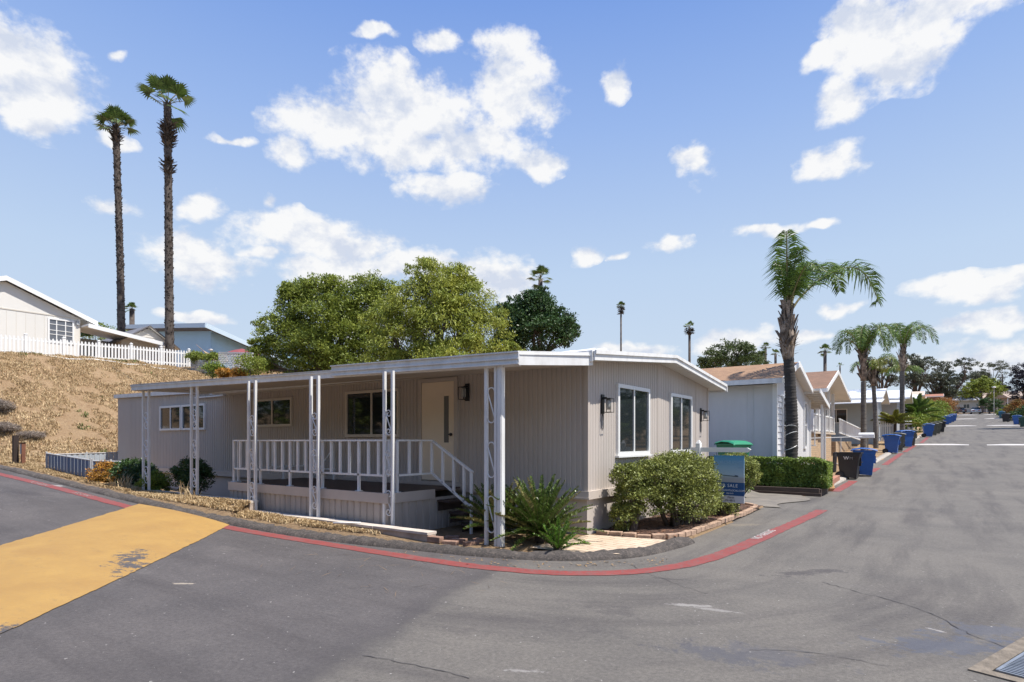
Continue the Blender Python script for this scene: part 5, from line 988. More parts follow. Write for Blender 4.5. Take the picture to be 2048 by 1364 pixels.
shrub('round_bush', 'large rounded clipped bush with small yellow green leaves in front of the right end window', -3.98, 10.75, .6, .75, 1.3, 42000, .042, G_BUSH, 70, lobes=[(0,.2,.93,.62,.74,.48),(-.05,-.3,.86,.5,.52,.5),(.1,.62,.72,.5,.52,.5),(.1,.2,.52,.6,.8,.38),(-.2,-.62,.98,.38,.38,.3),(-.15,-.75,.62,.36,.34,.34),(.25,.9,.5,.32,.32,.34)], stems=12, **kb)
shrub('narrow_bush', 'narrow upright leggy bush nearest the home corner, left of the large rounded one', -4.36, 9.62, .3, .3, 1.25, 12500, .045, G_BUSH, 71, lobes=[(-.05,-.08,.95,.24,.26,.26),(0,.02,.62,.27,.28,.34),(-.08,-.12,.3,.2,.22,.24),(.05,.28,.88,.22,.26,.22)], stems=6, **kb)
shrub('leggy_bush', 'bush with bare lower stems standing behind the hanging sale sign', -3.72, 13.45, .45, .5, 1.3, 14000, .045, G_BUSH, 72, lobes=[(.1,.1,1.05,.42,.5,.3),(-.2,-.3,.95,.36,.4,.32),(.2,.4,.85,.3,.35,.3),(.0,-.5,.62,.3,.3,.22)], stems=14, **kb)
shrub('low_bush', 'low twiggy bush under the sale sign board', -3.7, 12.75, .35, .35, .5, 3500, .045, G_BUSH, 73, stems=8, z0=0, **kb)
# clipped hedge behind the driveway
hx = root('clipped_hedge', (-3.8, 19.9, .1), 'box clipped green hedge in a low timber planter before the white home', 'hedge')
rs = np.random.RandomState(75); n = 30000; ex, ey, ez = (-6.6, -2.62), (19.3, 20.35), (.28, 1.13)
f = rs.rand(n); Pp = np.stack([rs.uniform(*ex, n), rs.uniform(*ey, n), rs.uniform(*ez, n)], 1); side = rs.randint(0, 10, n); dp = np.abs(rs.randn(n)) * .06
Pp[:, 1] = np.where(side < 5, ey[0] + dp, Pp[:, 1]); Pp[:, 2] = np.where((side >= 5) & (side < 8), ez[1] - dp, Pp[:, 2]); Pp[:, 0] = np.where(side >= 8, ex[1] - dp, Pp[:, 0])
bmp = vnoise(Pp[:, 0] * 1.0, Pp[:, 2] * 1.0 + Pp[:, 1], .3, 8) * .12; Pp[:, 1] -= bmp; Pp[:, 2] += np.where(side < 8, vnoise(Pp[:, 0], Pp[:, 1], .25, 9) * .09, 0); Pp[:, 2] -= np.clip((Pp[:, 0] + 2.95) * .45, 0, 1) * (Pp[:, 2] - .3)
V, F = leaf_quads(Pp, rs.randn(n, 3), rs.randn(n, 3) + np.array((.2, -.5, .8)), .05 + .035 * rs.rand(n), .03 + .015 * rs.rand(n)); np_mesh('foliage', V, F, G_HEDGE, hx)
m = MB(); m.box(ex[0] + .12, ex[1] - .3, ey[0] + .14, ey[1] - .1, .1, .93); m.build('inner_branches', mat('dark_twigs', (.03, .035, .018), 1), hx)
PLT = root('timber_planter', (-4.6, 19.2, .1), 'low dark timber planter edge beneath the clipped hedge', 'planter'); m = MB(); TB = mat('dark_timber', (0.10, 0.07, 0.055), .9, .4, 6, bump=.4, stretch=(.4, 3, 3))
m.box(-6.8, -2.75, 19.06, 19.16, .02, .15); m.box(-6.8, -2.8, 19.08, 19.17, .155, .28); m.box(-2.86, -2.76, 19.165, 20.5, .02, .26); m.build('sleeper', TB, PLT, bevel=.01)
m = MB(); m.box(-6.8, -2.87, 19.175, 20.4, 0, .24); m.build('soil', mul, PLT)
shrub('small_hedge', 'small low clipped hedge in front of the green lidded bin', -4.9, 17.3, .55, .3, .55, 7000, .05, G_HEDGE, 76, cat='hedge', lobes=[(-.5,0,.35,.4,.25,.3),(0,0,.36,.4,.25,.3),(.4,0,.3,.3,.25,.28)], **kb)
# left side shrubs
shrub('copper_bush', 'rounded bush with orange and dark green leaves beside the blue slat fence', -18.1, 6.95, .8, .6, 1.1, 9000, .06, G_COP, 77, lobes=[(-.05,-.2,.52,.55,.45,.46),(-.35,-.1,.35,.42,.4,.36),(.2,-.25,.4,.4,.35,.4)], **kb)
shrub('dark_rounded_bush', 'dark green rounded bush behind the left pair of white porch posts', -17.3, 7.05, .8, .7, 1.2, 11000, .06, G_DRK, 78, lobes=[(-.15,0,.62,.55,.5,.45),(.25,0,.45,.5,.45,.4)], **kb)
shrub('light_green_bush', 'small light green bush just right of the leftmost porch posts', -16.0, 6.95, .42, .35, .75, 5000, .05, G_LIME, 79, **kb)
shrub('standard_bush', 'dark round topped bush on thin stems behind the second porch posts', -15.2, 7.5, .45, .45, 1.2, 9000, .055, G_DRK, 80, lobes=[(-.1,0,.85,.42,.4,.34),(.22,0,.7,.36,.35,.34),(-.3,0,.62,.3,.3,.28)], stems=7, **kb)
for i, (px, py, d, r, h, lab) in enumerate(((2, 826, 26.5, .42, .55, 'grey green lavender bush highest on the slope at the left edge'), (8, 866, 24, .5, .5, 'grey purple dried bush in the middle of three at the left edge'), (62, 878, 25, .48, .34, 'low grey purple dried bush beside the wooden stake'))):
    x, y, _ = hit(px, py); shrub('dry_lavender_bush', lab, x, y, r, r, h, 9000, .07, leafmat('lavender_leaves', (0.33, 0.27, 0.22), (0.19, 0.155, 0.13), .4, .1), 81 + i, clump=.12, per=20, aspect=.14, shell=.5, z0=-.1, group='dried bushes on the slope')
# plants under lattice
for i, (px, py, d, r, h, lm, lab) in enumerate(((392, 722, 34.5, .5, .6, G_JAC, 'dark green shrub beside the wire fence on the hill'), (425, 722, 34, .6, .5, G_JAC, 'low green shrub left of the lattice fence'), (425, 748, 32, .6, .7, G_LIME, 'yellow green shrub below the lattice fence'), (448, 752, 31, .35, .4, G_COP, 'reddish dry shrub under the lattice fence'), (478, 752, 30, .35, .4, G_COP, 'orange shrub at the right end of the lattice fence'), (500, 742, 29.5, .8, .9, G_JAC, 'leafy green shrub under the big spreading tree'))):
    x, y, z = at(px, py, d); r_ = root('hill_shrub', (x, y, z), lab, 'bush'); lob = [(x, y, z + h * .4, r, r, h * .5), (x + .4 * r, y, z + h * .2, r * .7, r * .7, h * .5)]; V, F = crown(lob, 1800, .11, 90 + i, clump=.25, per=15); np_mesh('foliage', V, F, lm, r_); m = MB(); m.tube([(x, y, gz(x, y) - .1), (x, y, z + h * .3)], .04, 5); m.build('stems', BARK, r_)
# street shrubs further down the left side
ss = [(1822, 838, 56, 1.1, 1.2, G_LIME), (1838, 812, 70, 1.6, 2.2, G_JAC), (1853, 826, 72, 1.5, 2.0, G_LIME), (1866, 815, 82, 1.8, 2.4, G_LIME), (1880, 808, 96, 1.6, 2.6, G_ORA), (1893, 808, 108, 1.9, 2.8, G_ORA), (1889, 828, 96, 1.3, 2.0, G_JAC), (1873, 836, 80, 1.2, 1.6, G_JAC)]
lbs = ['low lime green shrub by the mailbox post', 'dark green shrub beside the pale gabled home', 'lime green shrub behind the dark bins', 'tall bright green shrub midway down the left side', 'orange flowering shrub midway down the left side', 'taller rust orange shrub farthest down the left side', 'dark shrub beneath the orange one', 'green shrub behind the fourth blue bin']
for i, (px, py, d, r, h, lm) in enumerate(ss):
    x, y, z = at(px, py, d); g = gz(x, y); r_ = root('street_shrub', (x, y, g), lbs[i], 'bush', 'shrubs along the left side of the street'); zt = z; lob = [(x, y, (g + zt) / 2, r, r, max(.5, (zt - g) * .5 + h * .35)), (x + .4, y + .5, zt, r * .8, r * .8, h * .4), (x - .5, y - .2, zt - .3, r * .7, r * .8, h * .4)]
    V, F = crown(lob, 4200, .2, 110 + i, clump=.2, per=20); np_mesh('foliage', V, F, lm, r_); m = MB(); m.tube([(x, y, g - .2), (x, y, zt)], .06, 6); m.build('stems', BARK, r_)
for i, (px, py, d, r, h, lm, lab) in enumerate(((2018, 818, 100, 1.6, 2.0, G_LIME, 'yellow green shrub behind the black bin on the right side'), (2030, 808, 96, 1.4, 2.0, G_ORA, 'red tipped shrub above the right side bins'), (2044, 826, 80, 1.8, 2.6, G_DRK, 'dark shrub behind the dark green bin'), (2008, 828, 118, 1.2, 1.4, G_LIME, 'small yellow green shrub by the teal bin'))):
    x, y, z = at(px, py, d); g = gz(x, y); r_ = root('right_side_shrub', (x, y, g), lab, 'bush', 'shrubs along the right side of the street'); lob = [(x, y, (g + z) / 2, r, r, max(.6, (z - g) * .6)), (x + .6, y, z, r * .8, r * .8, h * .4)]; V, F = crown(lob, 3500, .22, 130 + i, clump=.2, per=20); np_mesh('foliage', V, F, lm, r_); m = MB(); m.tube([(x, y, g - .2), (x, y, z)], .06, 6); m.build('stems', BARK, r_)
# ================================================================ palms
def pinnate(P, ln, wd, seed, up=.15, drop=.55, step=.045, start=.12, fwd=.45, tw=0.):
    """leaflets along a rachis polyline P"""
    rs = np.random.RandomState(seed); P = catmull(P, 8); P = P if P.shape[1] == 3 else None
    s = np.concatenate([[0], np.cumsum(np.linalg.norm(np.diff(P, axis=0), axis=1))]); T = np.arange(s[-1] * start, s[-1], step); C = np.stack([np.interp(T, s, P[:, i]) for i in range(3)], 1)
    d = norm(np.gradient(C, axis=0)); upv = np.array((0, 0, 1.0)); side = np.cross(d, upv); bad = np.linalg.norm(side, axis=1) < .25
    side = np.where(bad[:, None], Rt, side); side = norm(side); n = norm(np.cross(side, d)); u = T / s[-1]; prof = np.sin(np.pi * np.clip(.12 + .84 * u, 0, 1)) ** .6
    VV = []; FF = []; k = 0
    for sg in (-1, 1):
        for rep in range(2):
            j = rs.randn(len(T)) * .22; a = norm(side * sg * .9 + d * fwd + n * (up + j + (.35 if rep else 0))[:, None] + rs.randn(len(T), 3) * .1)
            l = (ln * prof * (.8 + .3 * rs.rand(len(T))))[:, None]; w = wd
            p0 = C; p1 = C + a * l * .5 - np.array((0, 0, 1)) * drop * l * .12; a2 = norm(a - np.array((0, 0, 1)) * drop); p2 = p1 + a2 * l * .5 - np.array((0, 0, 1)) * drop * l * .15
            sd2 = norm(np.cross(a, n) + rs.randn(len(T), 3) * .3) * w
            V = np.stack([p0 - sd2 * .4, p0 + sd2 * .4, p1 + sd2, p1 - sd2, p2], 1).reshape(-1, 3); b = np.arange(len(T)) * 5 + k
            VV.append(V); FF += [(x, x + 1, x + 2, x + 3) for x in b] + [(x + 3, x + 2, x + 4) for x in b]; k += len(V)
    return np.concatenate(VV), FF, P
G_PALM = leafmat('queen_palm_leaflets', (0.14, 0.22, 0.04), (0.08, 0.14, 0.03), .45, .3, .4); G_PALMY = leafmat('yellowing_palm_leaflets', (0.26, 0.24, 0.04), (0.12, 0.16, 0.03), .4, .3, .4); G_FAN = leafmat('fan_palm_leaves', (0.10, 0.155, 0.035), (0.06, 0.10, 0.028), .4, .22, .4); G_CYC = leafmat('cycad_leaflets', (0.13, 0.19, 0.035), (0.07, 0.12, 0.025), .4, .15, .35); G_CYCB = leafmat('fresh_cycad_leaflets', (0.13, 0.24, 0.03), (0.10, 0.20, 0.03), .3, .25, .35); G_CYCD = leafmat('dry_cycad_leaflets', (0.30, 0.26, 0.10), (0.16, 0.17, 0.05), .4, .15, .5)
PTR = mat('palm_trunk', (0.058, 0.052, 0.048), .95, .35, 3, bump=.7, bscale=12, stretch=(1, 1, 5)); PTR2 = mat('grey_palm_trunk', (0.17, 0.15, 0.13), .95, .45, 3, bump=.7, bscale=12, stretch=(1, 1, 5)); BOOT = mat('palm_boot', (0.36, 0.29, 0.23), .9, col2=(0.10, 0.07, 0.05), vscale=4, bump=.5, island=.5); BOOTD = mat('dark_palm_boot', (0.11, 0.092, 0.08), .95, col2=(0.05, 0.038, 0.032), vscale=3, island=.7); RAC = mat('frond_stem', (0.17, 0.15, 0.06), .6)
def frond(parent, P, ln, wd, seed, lm, r0=.03, name='frond', **k):
    V, F, PP = pinnate(P, ln, wd, seed, **k); o = np_mesh(name, V, F, lm, parent); m = MB(); n = len(PP); m.tube(PP, [r0 * (1 - .85 * i / n) for i in range(n)], 6); m.build('frond_stem', RAC, o, smooth=True, fix=False); return o
def off(c, r, u, f=0): return tuple(np.array(c) + Rt * r + Fw * f + np.array((0, 0, u)))
def ringed_trunk(par, P, R, name='trunk', m_=None, ring=.09):
    P = catmull(P, 10); n = len(P); s = np.concatenate([[0], np.cumsum(np.linalg.norm(np.diff(P, axis=0), axis=1))]); T = np.arange(0, s[-1], .03); Q = np.stack([np.interp(T, s, P[:, i]) for i in range(3)], 1); rr = np.interp(T / s[-1], np.linspace(0, 1, len(R)), R)
    rr = rr * (1 + .035 * np.sign(np.sin(T * 2 * math.pi / ring)) + .02 * np.random.RandomState(3).randn(len(T))); m = MB(); m.tube(Q, rr, 14); return m.build(name, m_ or PTR, par, smooth=True, fix=False)
def boots(par, P, R, n, seed, ln=.3, wd=.1, name='boots', mt=None, outw=.35, upw=1.0):
    rs = np.random.RandomState(seed); P = np.array(P, float); t = np.sort(rs.rand(n)); s = np.linspace(0, 1, len(P)); C = np.stack([np.interp(t, s, P[:, i]) for i in range(3)], 1); r = np.interp(t, np.linspace(0, 1, len(R)), R)
    a = rs.rand(n) * 6.283; o = np.stack([np.cos(a), np.sin(a), 0 * a], 1); tn = np.stack([-np.sin(a), np.cos(a), 0 * a], 1); b = C + o * r[:, None] * .82; L = (ln * (.6 + .8 * rs.rand(n)))[:, None]; w = (wd * (.7 + .6 * rs.rand(n)))[:, None]
    d = norm(o * (outw * (.6 + .8 * rs.rand(n)))[:, None] + np.array((0, 0, upw)) + tn * (rs.randn(n) * .35)[:, None]); tip = b + d * L; th = o * .025 + 0
    V = np.stack([b - tn * w / 2, b + tn * w / 2, tip + tn * w * .3, tip - tn * w * .3, b - tn * w / 2 - o * .03 - (0, 0, .02), b + tn * w / 2 - o * .03 - (0, 0, .02)], 1).reshape(-1, 3); F = []
    for i in range(n): q = i * 6; F += [(q, q + 1, q + 2, q + 3), (q + 4, q + 5, q + 1, q), (q + 3, q + 2, q + 5, q + 4)]
    return np_mesh(name, V, F, mt or BOOT, par)
# --- palm A: nearest queen palm
bx_, by_ = -3.75, 20.05; bA = (bx_, by_, .15); kA = FPX
def pA(px, py, d=18.5): return at(px, py, d)
QA = root('queen_palm', bA, 'tallest street palm with grey ringed trunk and one long frond arching right', 'palm tree')
d0 = 18.5; TA = [(bx_, by_, -.1), at(1584, 860, d0), at(1581, 780, d0), at(1577, 715, d0)]
ringed_trunk(QA, TA, [.195, .178, .168, .155]); cA = np.array(at(1575, 640, d0)); BT = [at(1576, 712, d0), at(1574, 680, d0), at(1574, 655, d0), at(1575, 618, d0)]
m = MB(); m.tube([at(1577, 722, d0)] + BT, [.14, .17, .23, .19, .085], 14); m.build('crown_shaft', BOOT, QA, smooth=True); boots(QA, BT, [.18, .26, .21, .10], 90, 5, .38, .15, outw=.16); boots(QA, BT[:2], [.25, .36], 40, 6, .16, .035, 'boot_fibres', outw=1.0, upw=.3)
cr = at(1576, 628, d0)
fr = [([(0,0),(-.08,.7),(-.2,1.3),(-.32,1.65),(-.42,1.55)], [0,.1,.2,.4,.7], .6, .5, 1.2, G_PALM), ([(.03,0),(.1,.8),(.2,1.45),(.3,1.85),(.42,1.85)], [0,-.1,-.2,-.4,-.8], .7, .5, 1.2, G_PALM), ([(0,-.1),(-.02,.9),(-.03,1.6),(-.03,2.1),(-.04,2.35)], [0,-.1,-.3,-.6,-.9], .95, .55, 1.1, G_PALM), ([(.05,0),(.4,.55),(1.1,1.2),(1.9,1.55),(2.45,1.35),(2.8,.65),(2.85,.45)], [0,.1,.3,.5,.5,.4,.4], .95, .35, 1.0, G_PALM),
      ([(.05,0),(.25,.8),(.65,1.4),(1.1,1.68),(1.55,1.55),(1.75,1.05)], [0,.3,.7,1.1,1.5,1.7], .8, .35, .9, G_PALM), ([(0,0),(.0,.8),(-.02,1.4),(.0,1.7),(.05,1.5)], [0,.3,.8,1.3,1.8], .4, .5, 1.0, G_PALM),
      ([(0,0),(.2,.7),(.45,1.2),(.65,1.3),(.85,1.0)], [0,-.3,-.7,-1.2,-1.6], .5, .6, 1.1, G_PALM)]
for i, (pts, fw, ln, up, dr, lm) in enumerate(fr): frond(QA, np.array([off(cr, a + .466 * f, b_ * (1 + f / 20), f) for (a, b_), f in zip(pts, fw)]), ln * .9, .019, 200 + i, lm, .035, up=up * .45, drop=dr * .8, step=.04, start=.24)
m = MB(); m.tube([at(1574, 645, d0), at(1574, 600, d0), at(1573, 462, d0 - .2)], [.06, .045, .01], 6); m.build('spear_leaf', G_PALM, QA)
for i, z in enumerate((1.05, 1.45, 1.85, 2.05, .8)):
    m = MB(); t = np.linspace(0, 2 * math.pi, 25); c = np.array((bx_ + .01 * i, by_, z)); rr = .188; m.tube([(c[0] + math.cos(a) * rr, c[1] + math.sin(a) * rr, c[2] + .09 * math.sin(a + i)) for a in t], .007, 4, caps=False); m.build('light_wire', VINYL, QA)
def queen(name, label, px, pyb, pyt, d, sc, seed, nf, tr=.2, lm=G_PALM, lean=0., extra=None, boot_len=.9, group='queen palms along the street', dirs=None):
    x, y, _ = at(px, 880, d); tr *= .8; g = gz(x, y); zt = at(px, pyt, d)[2]; r_ = root(name, (x, y, g), label, 'palm tree', group); rs = np.random.RandomState(seed)
    tp = off((x, y, zt), lean, 0); ringed_trunk(r_, [(x, y, g - .2), off((x, y, g + (zt - g) * .5), lean * .3, 0), tp], [tr * 1.1, tr * .9, tr * .85], m_=PTR2)
    B = [tp, off(tp, 0, boot_len * .5), off(tp, 0, boot_len), off(tp, 0, boot_len * 1.35)]; m = MB(); m.tube(B, [tr * .9, tr * 1.2, tr, tr * .4], 10); m.build('crown_shaft', BOOT, r_, smooth=True); boots(r_, B, [tr, tr * 1.5, tr * 1.2, tr * .5], 40, seed, .5 * sc, .16, outw=.3)
    cr = off(tp, 0, boot_len * 1.2)
    for i in range(nf):
        a = dirs[i][0] if dirs else rs.rand() * 6.283; L = (dirs[i][1] if dirs else rs.uniform(1.8, 2.6)) * sc; hgt = (dirs[i][2] if dirs else rs.uniform(.7, 1.6)) * sc; dx, df = math.cos(a), math.sin(a)
        pts = [off(cr, dx * L * t, hgt * (1 - (1 - t / .62) ** 2) if t < .62 else hgt * (1 - ((t - .62) / .38) ** 2 * 1.0), df * L * t) for t in (0, .15, .33, .5, .66, .82, .95)]
        frond(r_, np.array(pts), .5 * sc, .018, seed * 10 + i, (lm if not isinstance(lm, list) else lm[i % len(lm)]), .03, up=.3, drop=.7, step=.06, start=.12)
    return r_
DB = [(3.3, 1.9, 1.4), (2.9, 1.4, 1.0), (.2, 1.7, 1.5), (-.3, 1.2, 1.2), (1.6, 1.5, 1.7), (-1.4, 1.5, 1.6), (.9, 1.6, 1.5), (2.2, 1.4, 1.5), (-2.2, 1.5, 1.4), (-.8, 1.6, 1.6), (1.2, .8, 1.8)]
queen('queen_palm', 'queen palm with a forked looking swollen trunk, left of the two leaning street palms', 1727, 880, 762, 33.0, 1.0, 11, 11, .19, G_PALM, 0, dirs=DB, boot_len=1.1)
DC = [(3.2, 1.5, .7), (0.1, 1.7, 1.1), (-.6, 1.4, .9), (1.3, 1.3, .9), (2.3, 1.3, .8), (-1.9, 1.4, .8), (-1.2, 1.5, 1.1), (.6, 1.5, .9)]
queen('queen_palm', 'shorter queen palm with yellowing fronds, just right of the swollen trunk palm', 1752, 870, 772, 37, 1.0, 12, 8, .17, [G_PALM, G_PALMY, G_PALMY], -.15, dirs=DC, boot_len=.6)
DD = [(0.05, 2.6, 1.6), (.25, 2.0, 1.9), (3.1, 2.1, 1.6), (-.5, 1.8, 1.4), (1.5, 1.6, 1.9), (2.5, 1.8, 1.8), (-1.6, 1.8, 1.4), (-2.4, 1.8, 1.6), (.8, 1.8, 1.7)]
queen('queen_palm', 'dark slender queen palm, farthest right of the street palms', 1805, 872, 742, 43, 1.05, 13, 9, .2, G_PALM, 0, dirs=DD, boot_len=1.3)
frY = root('yellow_frond_palm', at(1803, 872, 45)[:2] + (gz(*at(1803, 872, 45)[:2]),), 'small palm with drooping yellow fronds around the dark slender palm', 'palm tree')
c0_ = at(1803, 742, 45)
for i in range(7): a = i * .9; L = 1.5; frond(frY, np.array([off(c0_, math.cos(a) * L * t, (.55 * math.sin(t * 2.6) - .5 * t), math.sin(a) * L * t) for t in (0, .2, .45, .7, .95)]), .5, .02, 400 + i, G_PALMY if i % 2 else G_PALM, .03, up=.1, drop=1.1, step=.06, start=.1)
m = MB(); b_ = np.array(at(1803, 872, 45)); m.tube([(b_[0], b_[1], gz(b_[0], b_[1]) - .2), c0_], .12, 8); m.build('trunk', PTR, frY)
# --- fan palms
def fan_crown(par, c, sc, n, seed, lm=G_FAN, spread=1.0, up=.5, lo=-.1, dr=.12):
    rs = np.random.RandomState(seed); VV = []; FF = []; k = 0; m = MB(); c = np.array(c, float)
    for i in range(n):
        a = i * 2.399 + rs.rand() * .5; e = rs.uniform(lo, 1.45) * spread if i < n * .85 else rs.uniform(-.6, .1); d = np.array((math.cos(a) * math.cos(e), math.sin(a) * math.cos(e), math.sin(e))); L = sc * rs.uniform(.75, 1.05)
        b = c + d * L; m.tube([c, c + d * L * .5 + np.array((0, 0, .05)), b], [.03 * sc, .02 * sc, .015 * sc], 5); s = np.cross(d, (0, 0, 1)); s /= np.linalg.norm(s) + 1e-6; ns = 17; R = sc * rs.uniform(.85, 1.1)
        d2 = d - np.array((0, 0, dr)); d2 /= np.linalg.norm(d2)
        for j in range(ns):
            t = math.radians(-95 + 190 * j / (ns - 1)); w = math.cos(t) * d2 + math.sin(t) * s; rr = R * (1 - .18 * abs(t) / 1.6) * rs.uniform(.9, 1.08); pm = b + w * rr * .55; pt = pm + (w - np.array((0, 0, .45))) * rr * .36; pn = np.cross(w, np.cross(d2, s)); pn /= np.linalg.norm(pn) + 1e-6; q = pn * rr * .062
            VV += [b, pm + q, pt, pm - q]; FF.append((k, k + 1, k + 2, k + 3)); k += 4
    np_mesh('crown', np.array(VV), np.array(FF), lm, par); m.build('leaf_stalks', RAC, par, smooth=True, fix=False)
def tall_fan(label, pts, R, sc, n, seed, skirt):
    P = np.array(pts, float); r_ = root('tall_fan_palm', pts[0], label, 'palm tree'); Pc = catmull(P, 8); m = MB(); rr = np.interp(np.linspace(0, 1, len(Pc)), np.linspace(0, 1, len(R)), R); m.tube(Pc, rr, 12); m.build('trunk', BOOTD, r_, smooth=True)
    boots(r_, Pc, R, 2000, seed, .19, .12, 'trunk_boots', BOOTD, outw=.26)
    for (t0, t1, rad, nb) in skirt:
        i0, i1 = int(t0 * (len(Pc) - 1)), int(t1 * (len(Pc) - 1)); boots(r_, Pc[i0:i1 + 1], [rad * .7, rad, rad * .7], nb, seed + 5, .32, .12, 'dead_leaf_skirt', BOOTD, outw=.8, upw=.5)
    fan_crown(r_, off(pts[-1], 0, .1), sc, n, seed, lo=.25, dr=-.15); return r_
dl, dr = 39.5, 36.0
tall_fan('left one of two very tall hill palms, slightly shorter with a dense crown', [(*at(244, 668, dl)[:2], 5.3), at(241, 560, dl), at(237, 420, dl), at(232, 258, dl)], [.26, .21, .185, .20], .82, 26, 31, [(.95, 1, .25, 90)])
tall_fan('right one of two very tall hill palms, taller with shaggy lumps on its trunk', [(*at(340, 712, dr)[:2], 5.3), at(338, 560, dr), at(337, 400, dr), at(335, 212, dr)], [.26, .225, .21, .19], .98, 15, 32, [(.86, .92, .29, 200), (.78, .81, .31, 70)])
def small_fan(label, px, pyt, d, sc, n, seed, tr=.16, skirt=0, group='distant fan palms'):
    x, y, zt = at(px, pyt, d); g = gz(x, y); r_ = root('distant_fan_palm', (x, y, g), label, 'palm tree', group); m = MB(); m.tube([(x, y, g - .3), (x, y, (g + zt) / 2), (x, y, zt)], [tr * 1.25, tr, tr], 8); m.build('trunk', BOOTD, r_, smooth=True)
    if skirt: boots(r_, [(x, y, zt - skirt), (x, y, zt)], [tr * 1.6, tr * 2.6], 90, seed, .4, .2, 'dead_leaf_skirt', BOOTD, outw=.7, upw=-.3)
    fan_crown(r_, (x, y, zt), sc, n, seed); return r_
small_fan('fan palm top rising above the dark evergreen tree', 1081, 558, 44, .62, 16, 41); small_fan('very thin tall distant fan palm with a small round crown', 1242, 612, 95, .5, 26, 42, .14, 1.2); small_fan('distant fan palm with a sparse crown and lumpy trunk left of the wide dark tree', 1379, 655, 80, .6, 12, 43, .17, .8)
small_fan('small distant fan palm just above the wide dark tree at its right', 1531, 695, 85, .5, 16, 44, .17); small_fan('small low fan palm between the dark tree and the queen palm trunk', 1551, 708, 80, .48, 14, 45, .16); small_fan('distant fan palm standing above the second brown gable', 1650, 702, 78, .62, 20, 46, .2)
small_fan('short fan palm beside the left tall palm trunk', 264, 618, 60, .45, 16, 47, .25); small_fan('tiny distant palm top over the main home roof edge', 1396, 735, 90, .25, 10, 48, .08); small_fan('tiny palm top over the tan home gable peak', 1680, 731, 70, .25, 10, 49, .08)
x, y, _ = at(2110, 870, 56); small = root('utility_pole', (x, y, gz(x, y)), 'wooden pole beyond the right edge whose long shadow lies across the street', 'utility pole'); m = MB(); m.tube([(x, y, gz(x, y) - .2), (x, y, 13)], [.19, .13], 8); m.build('pole', BARKD, small); m = MB(); m.box(x - .06, x + .06, y - 1.1, y + 1.1, 12.2, 12.35); m.build('crossarm', BARKD, small)
# --- cycads
def cycad(label, x, y, n, L, seed, lm, wd=.009, emin=.25, emax=1.35, zc=.25, group='cycads', mix_=None, ln=.13, st_=.017):
    g = gz(x, y); r_ = root('cycad', (x, y, g), label, 'cycad', group); rs = np.random.RandomState(seed); m = MB(); m.lathe([(.05, -.1), (.09, zc * .4), (.08, zc), (.04, zc + .05)], (x, y, g), 12); m.build('trunk', BARKD, r_)
    for i in range(n):
        a = i * 2.399 + rs.rand() * .4; e = emin + (emax - emin) * ((i + .5) / n) ** .8; l = L * rs.uniform(.8, 1.1); c = np.array((x, y, g + zc)); h = np.array((math.cos(a), math.sin(a), 0))
        pts = [c + h * l * t * math.cos(e) + np.array((0, 0, 1)) * (l * t * math.sin(e) - .30 * l * t * t * (1 - .5 * math.sin(e))) for t in (0, .25, .5, .75, 1)]
        mm = lm if not mix_ or rs.rand() > mix_[0] else mix_[1]; frond(r_, np.array(pts), ln, wd, seed * 20 + i, mm, .008, up=.5, drop=.1, step=st_, start=.1, fwd=.7)
    return r_
cycad('large dark green sago cycad at the road corner beside the near white post', -5.12, 7.9, 84, 1.12, 51, G_CYC, mix_=(.12, G_CYCD), zc=.10, emin=.12, ln=.085, wd=.010, st_=.022)
cycad('smaller pale cycad with yellowing fronds left of the near white post', -5.85, 7.8, 44, 1.0, 52, G_CYC, mix_=(.5, G_CYCD), emin=.3, zc=.12, ln=.11, wd=.011, st_=.024)
cycad('small bright green young cycad in front of the large dark one', -4.5, 7.42, 20, .55, 53, G_CYCB, wd=.009, emin=.45, emax=1.4, zc=.02, ln=.06, st_=.016)
x, y, _ = at(1832, 850, 58); cycad('large leaning dark palm shrub with arching fronds beyond the second mailbox', x, y, 26, 2.6, 54, G_PALM, wd=.03, emin=.1, zc=1.4, ln=.42)
x, y, _ = at(1790, 852, 40); cycad('small yellow green cycad on a stem beside the second mailbox', x, y, 16, 1.5, 55, G_PALMY, wd=.02, emin=.15, emax=.9, zc=1.35, ln=.3)
# ================================================================ dry grass
def blades(name, pts, hs, seed, m_, per=5, w=.006):
    rs = np.random.RandomState(seed); P = np.repeat(np.array(pts), per, 0); n = len(P); P = P + np.concatenate([rs.randn(n, 2) * .035, np.zeros((n, 1))], 1); h = np.repeat(hs, per) * (.5 + rs.rand(n)); a = rs.rand(n) * 6.283; d = np.stack([np.cos(a), np.sin(a), 0 * a], 1); s = np.stack([-np.sin(a), np.cos(a), 0 * a], 1) * w * (1 + rs.rand(n, 1)); t = P + d * (h * rs.uniform(.2, 1.1, n))[:, None] + np.array((0, 0, 1)) * h[:, None]; md = P + (t - P) * .5 + np.array((0, 0, .18)) * h[:, None]
    V = np.stack([P - s, P + s, md + s * .8, md - s * .8, t], 1).reshape(-1, 3); F = []
    b = np.arange(n) * 5; F4 = np.stack([b, b + 1, b + 2, b + 3], 1); F3 = np.stack([b + 3, b + 2, b + 4, b + 4], 1); F = [tuple(r) for r in F4] + [tuple(r[:3]) for r in F3]
    return tag(np_mesh(name, V, F, m_), kind='stuff')
GR = mat('straw', (0.58, 0.45, 0.27), .9, col2=(0.42, 0.30, 0.16), vscale=.8, island=.35, transl=.2); GRG = mat('sparse_green_weeds', (0.17, 0.19, 0.06), .8, island=.4, transl=.2)
rs = np.random.RandomState(9)
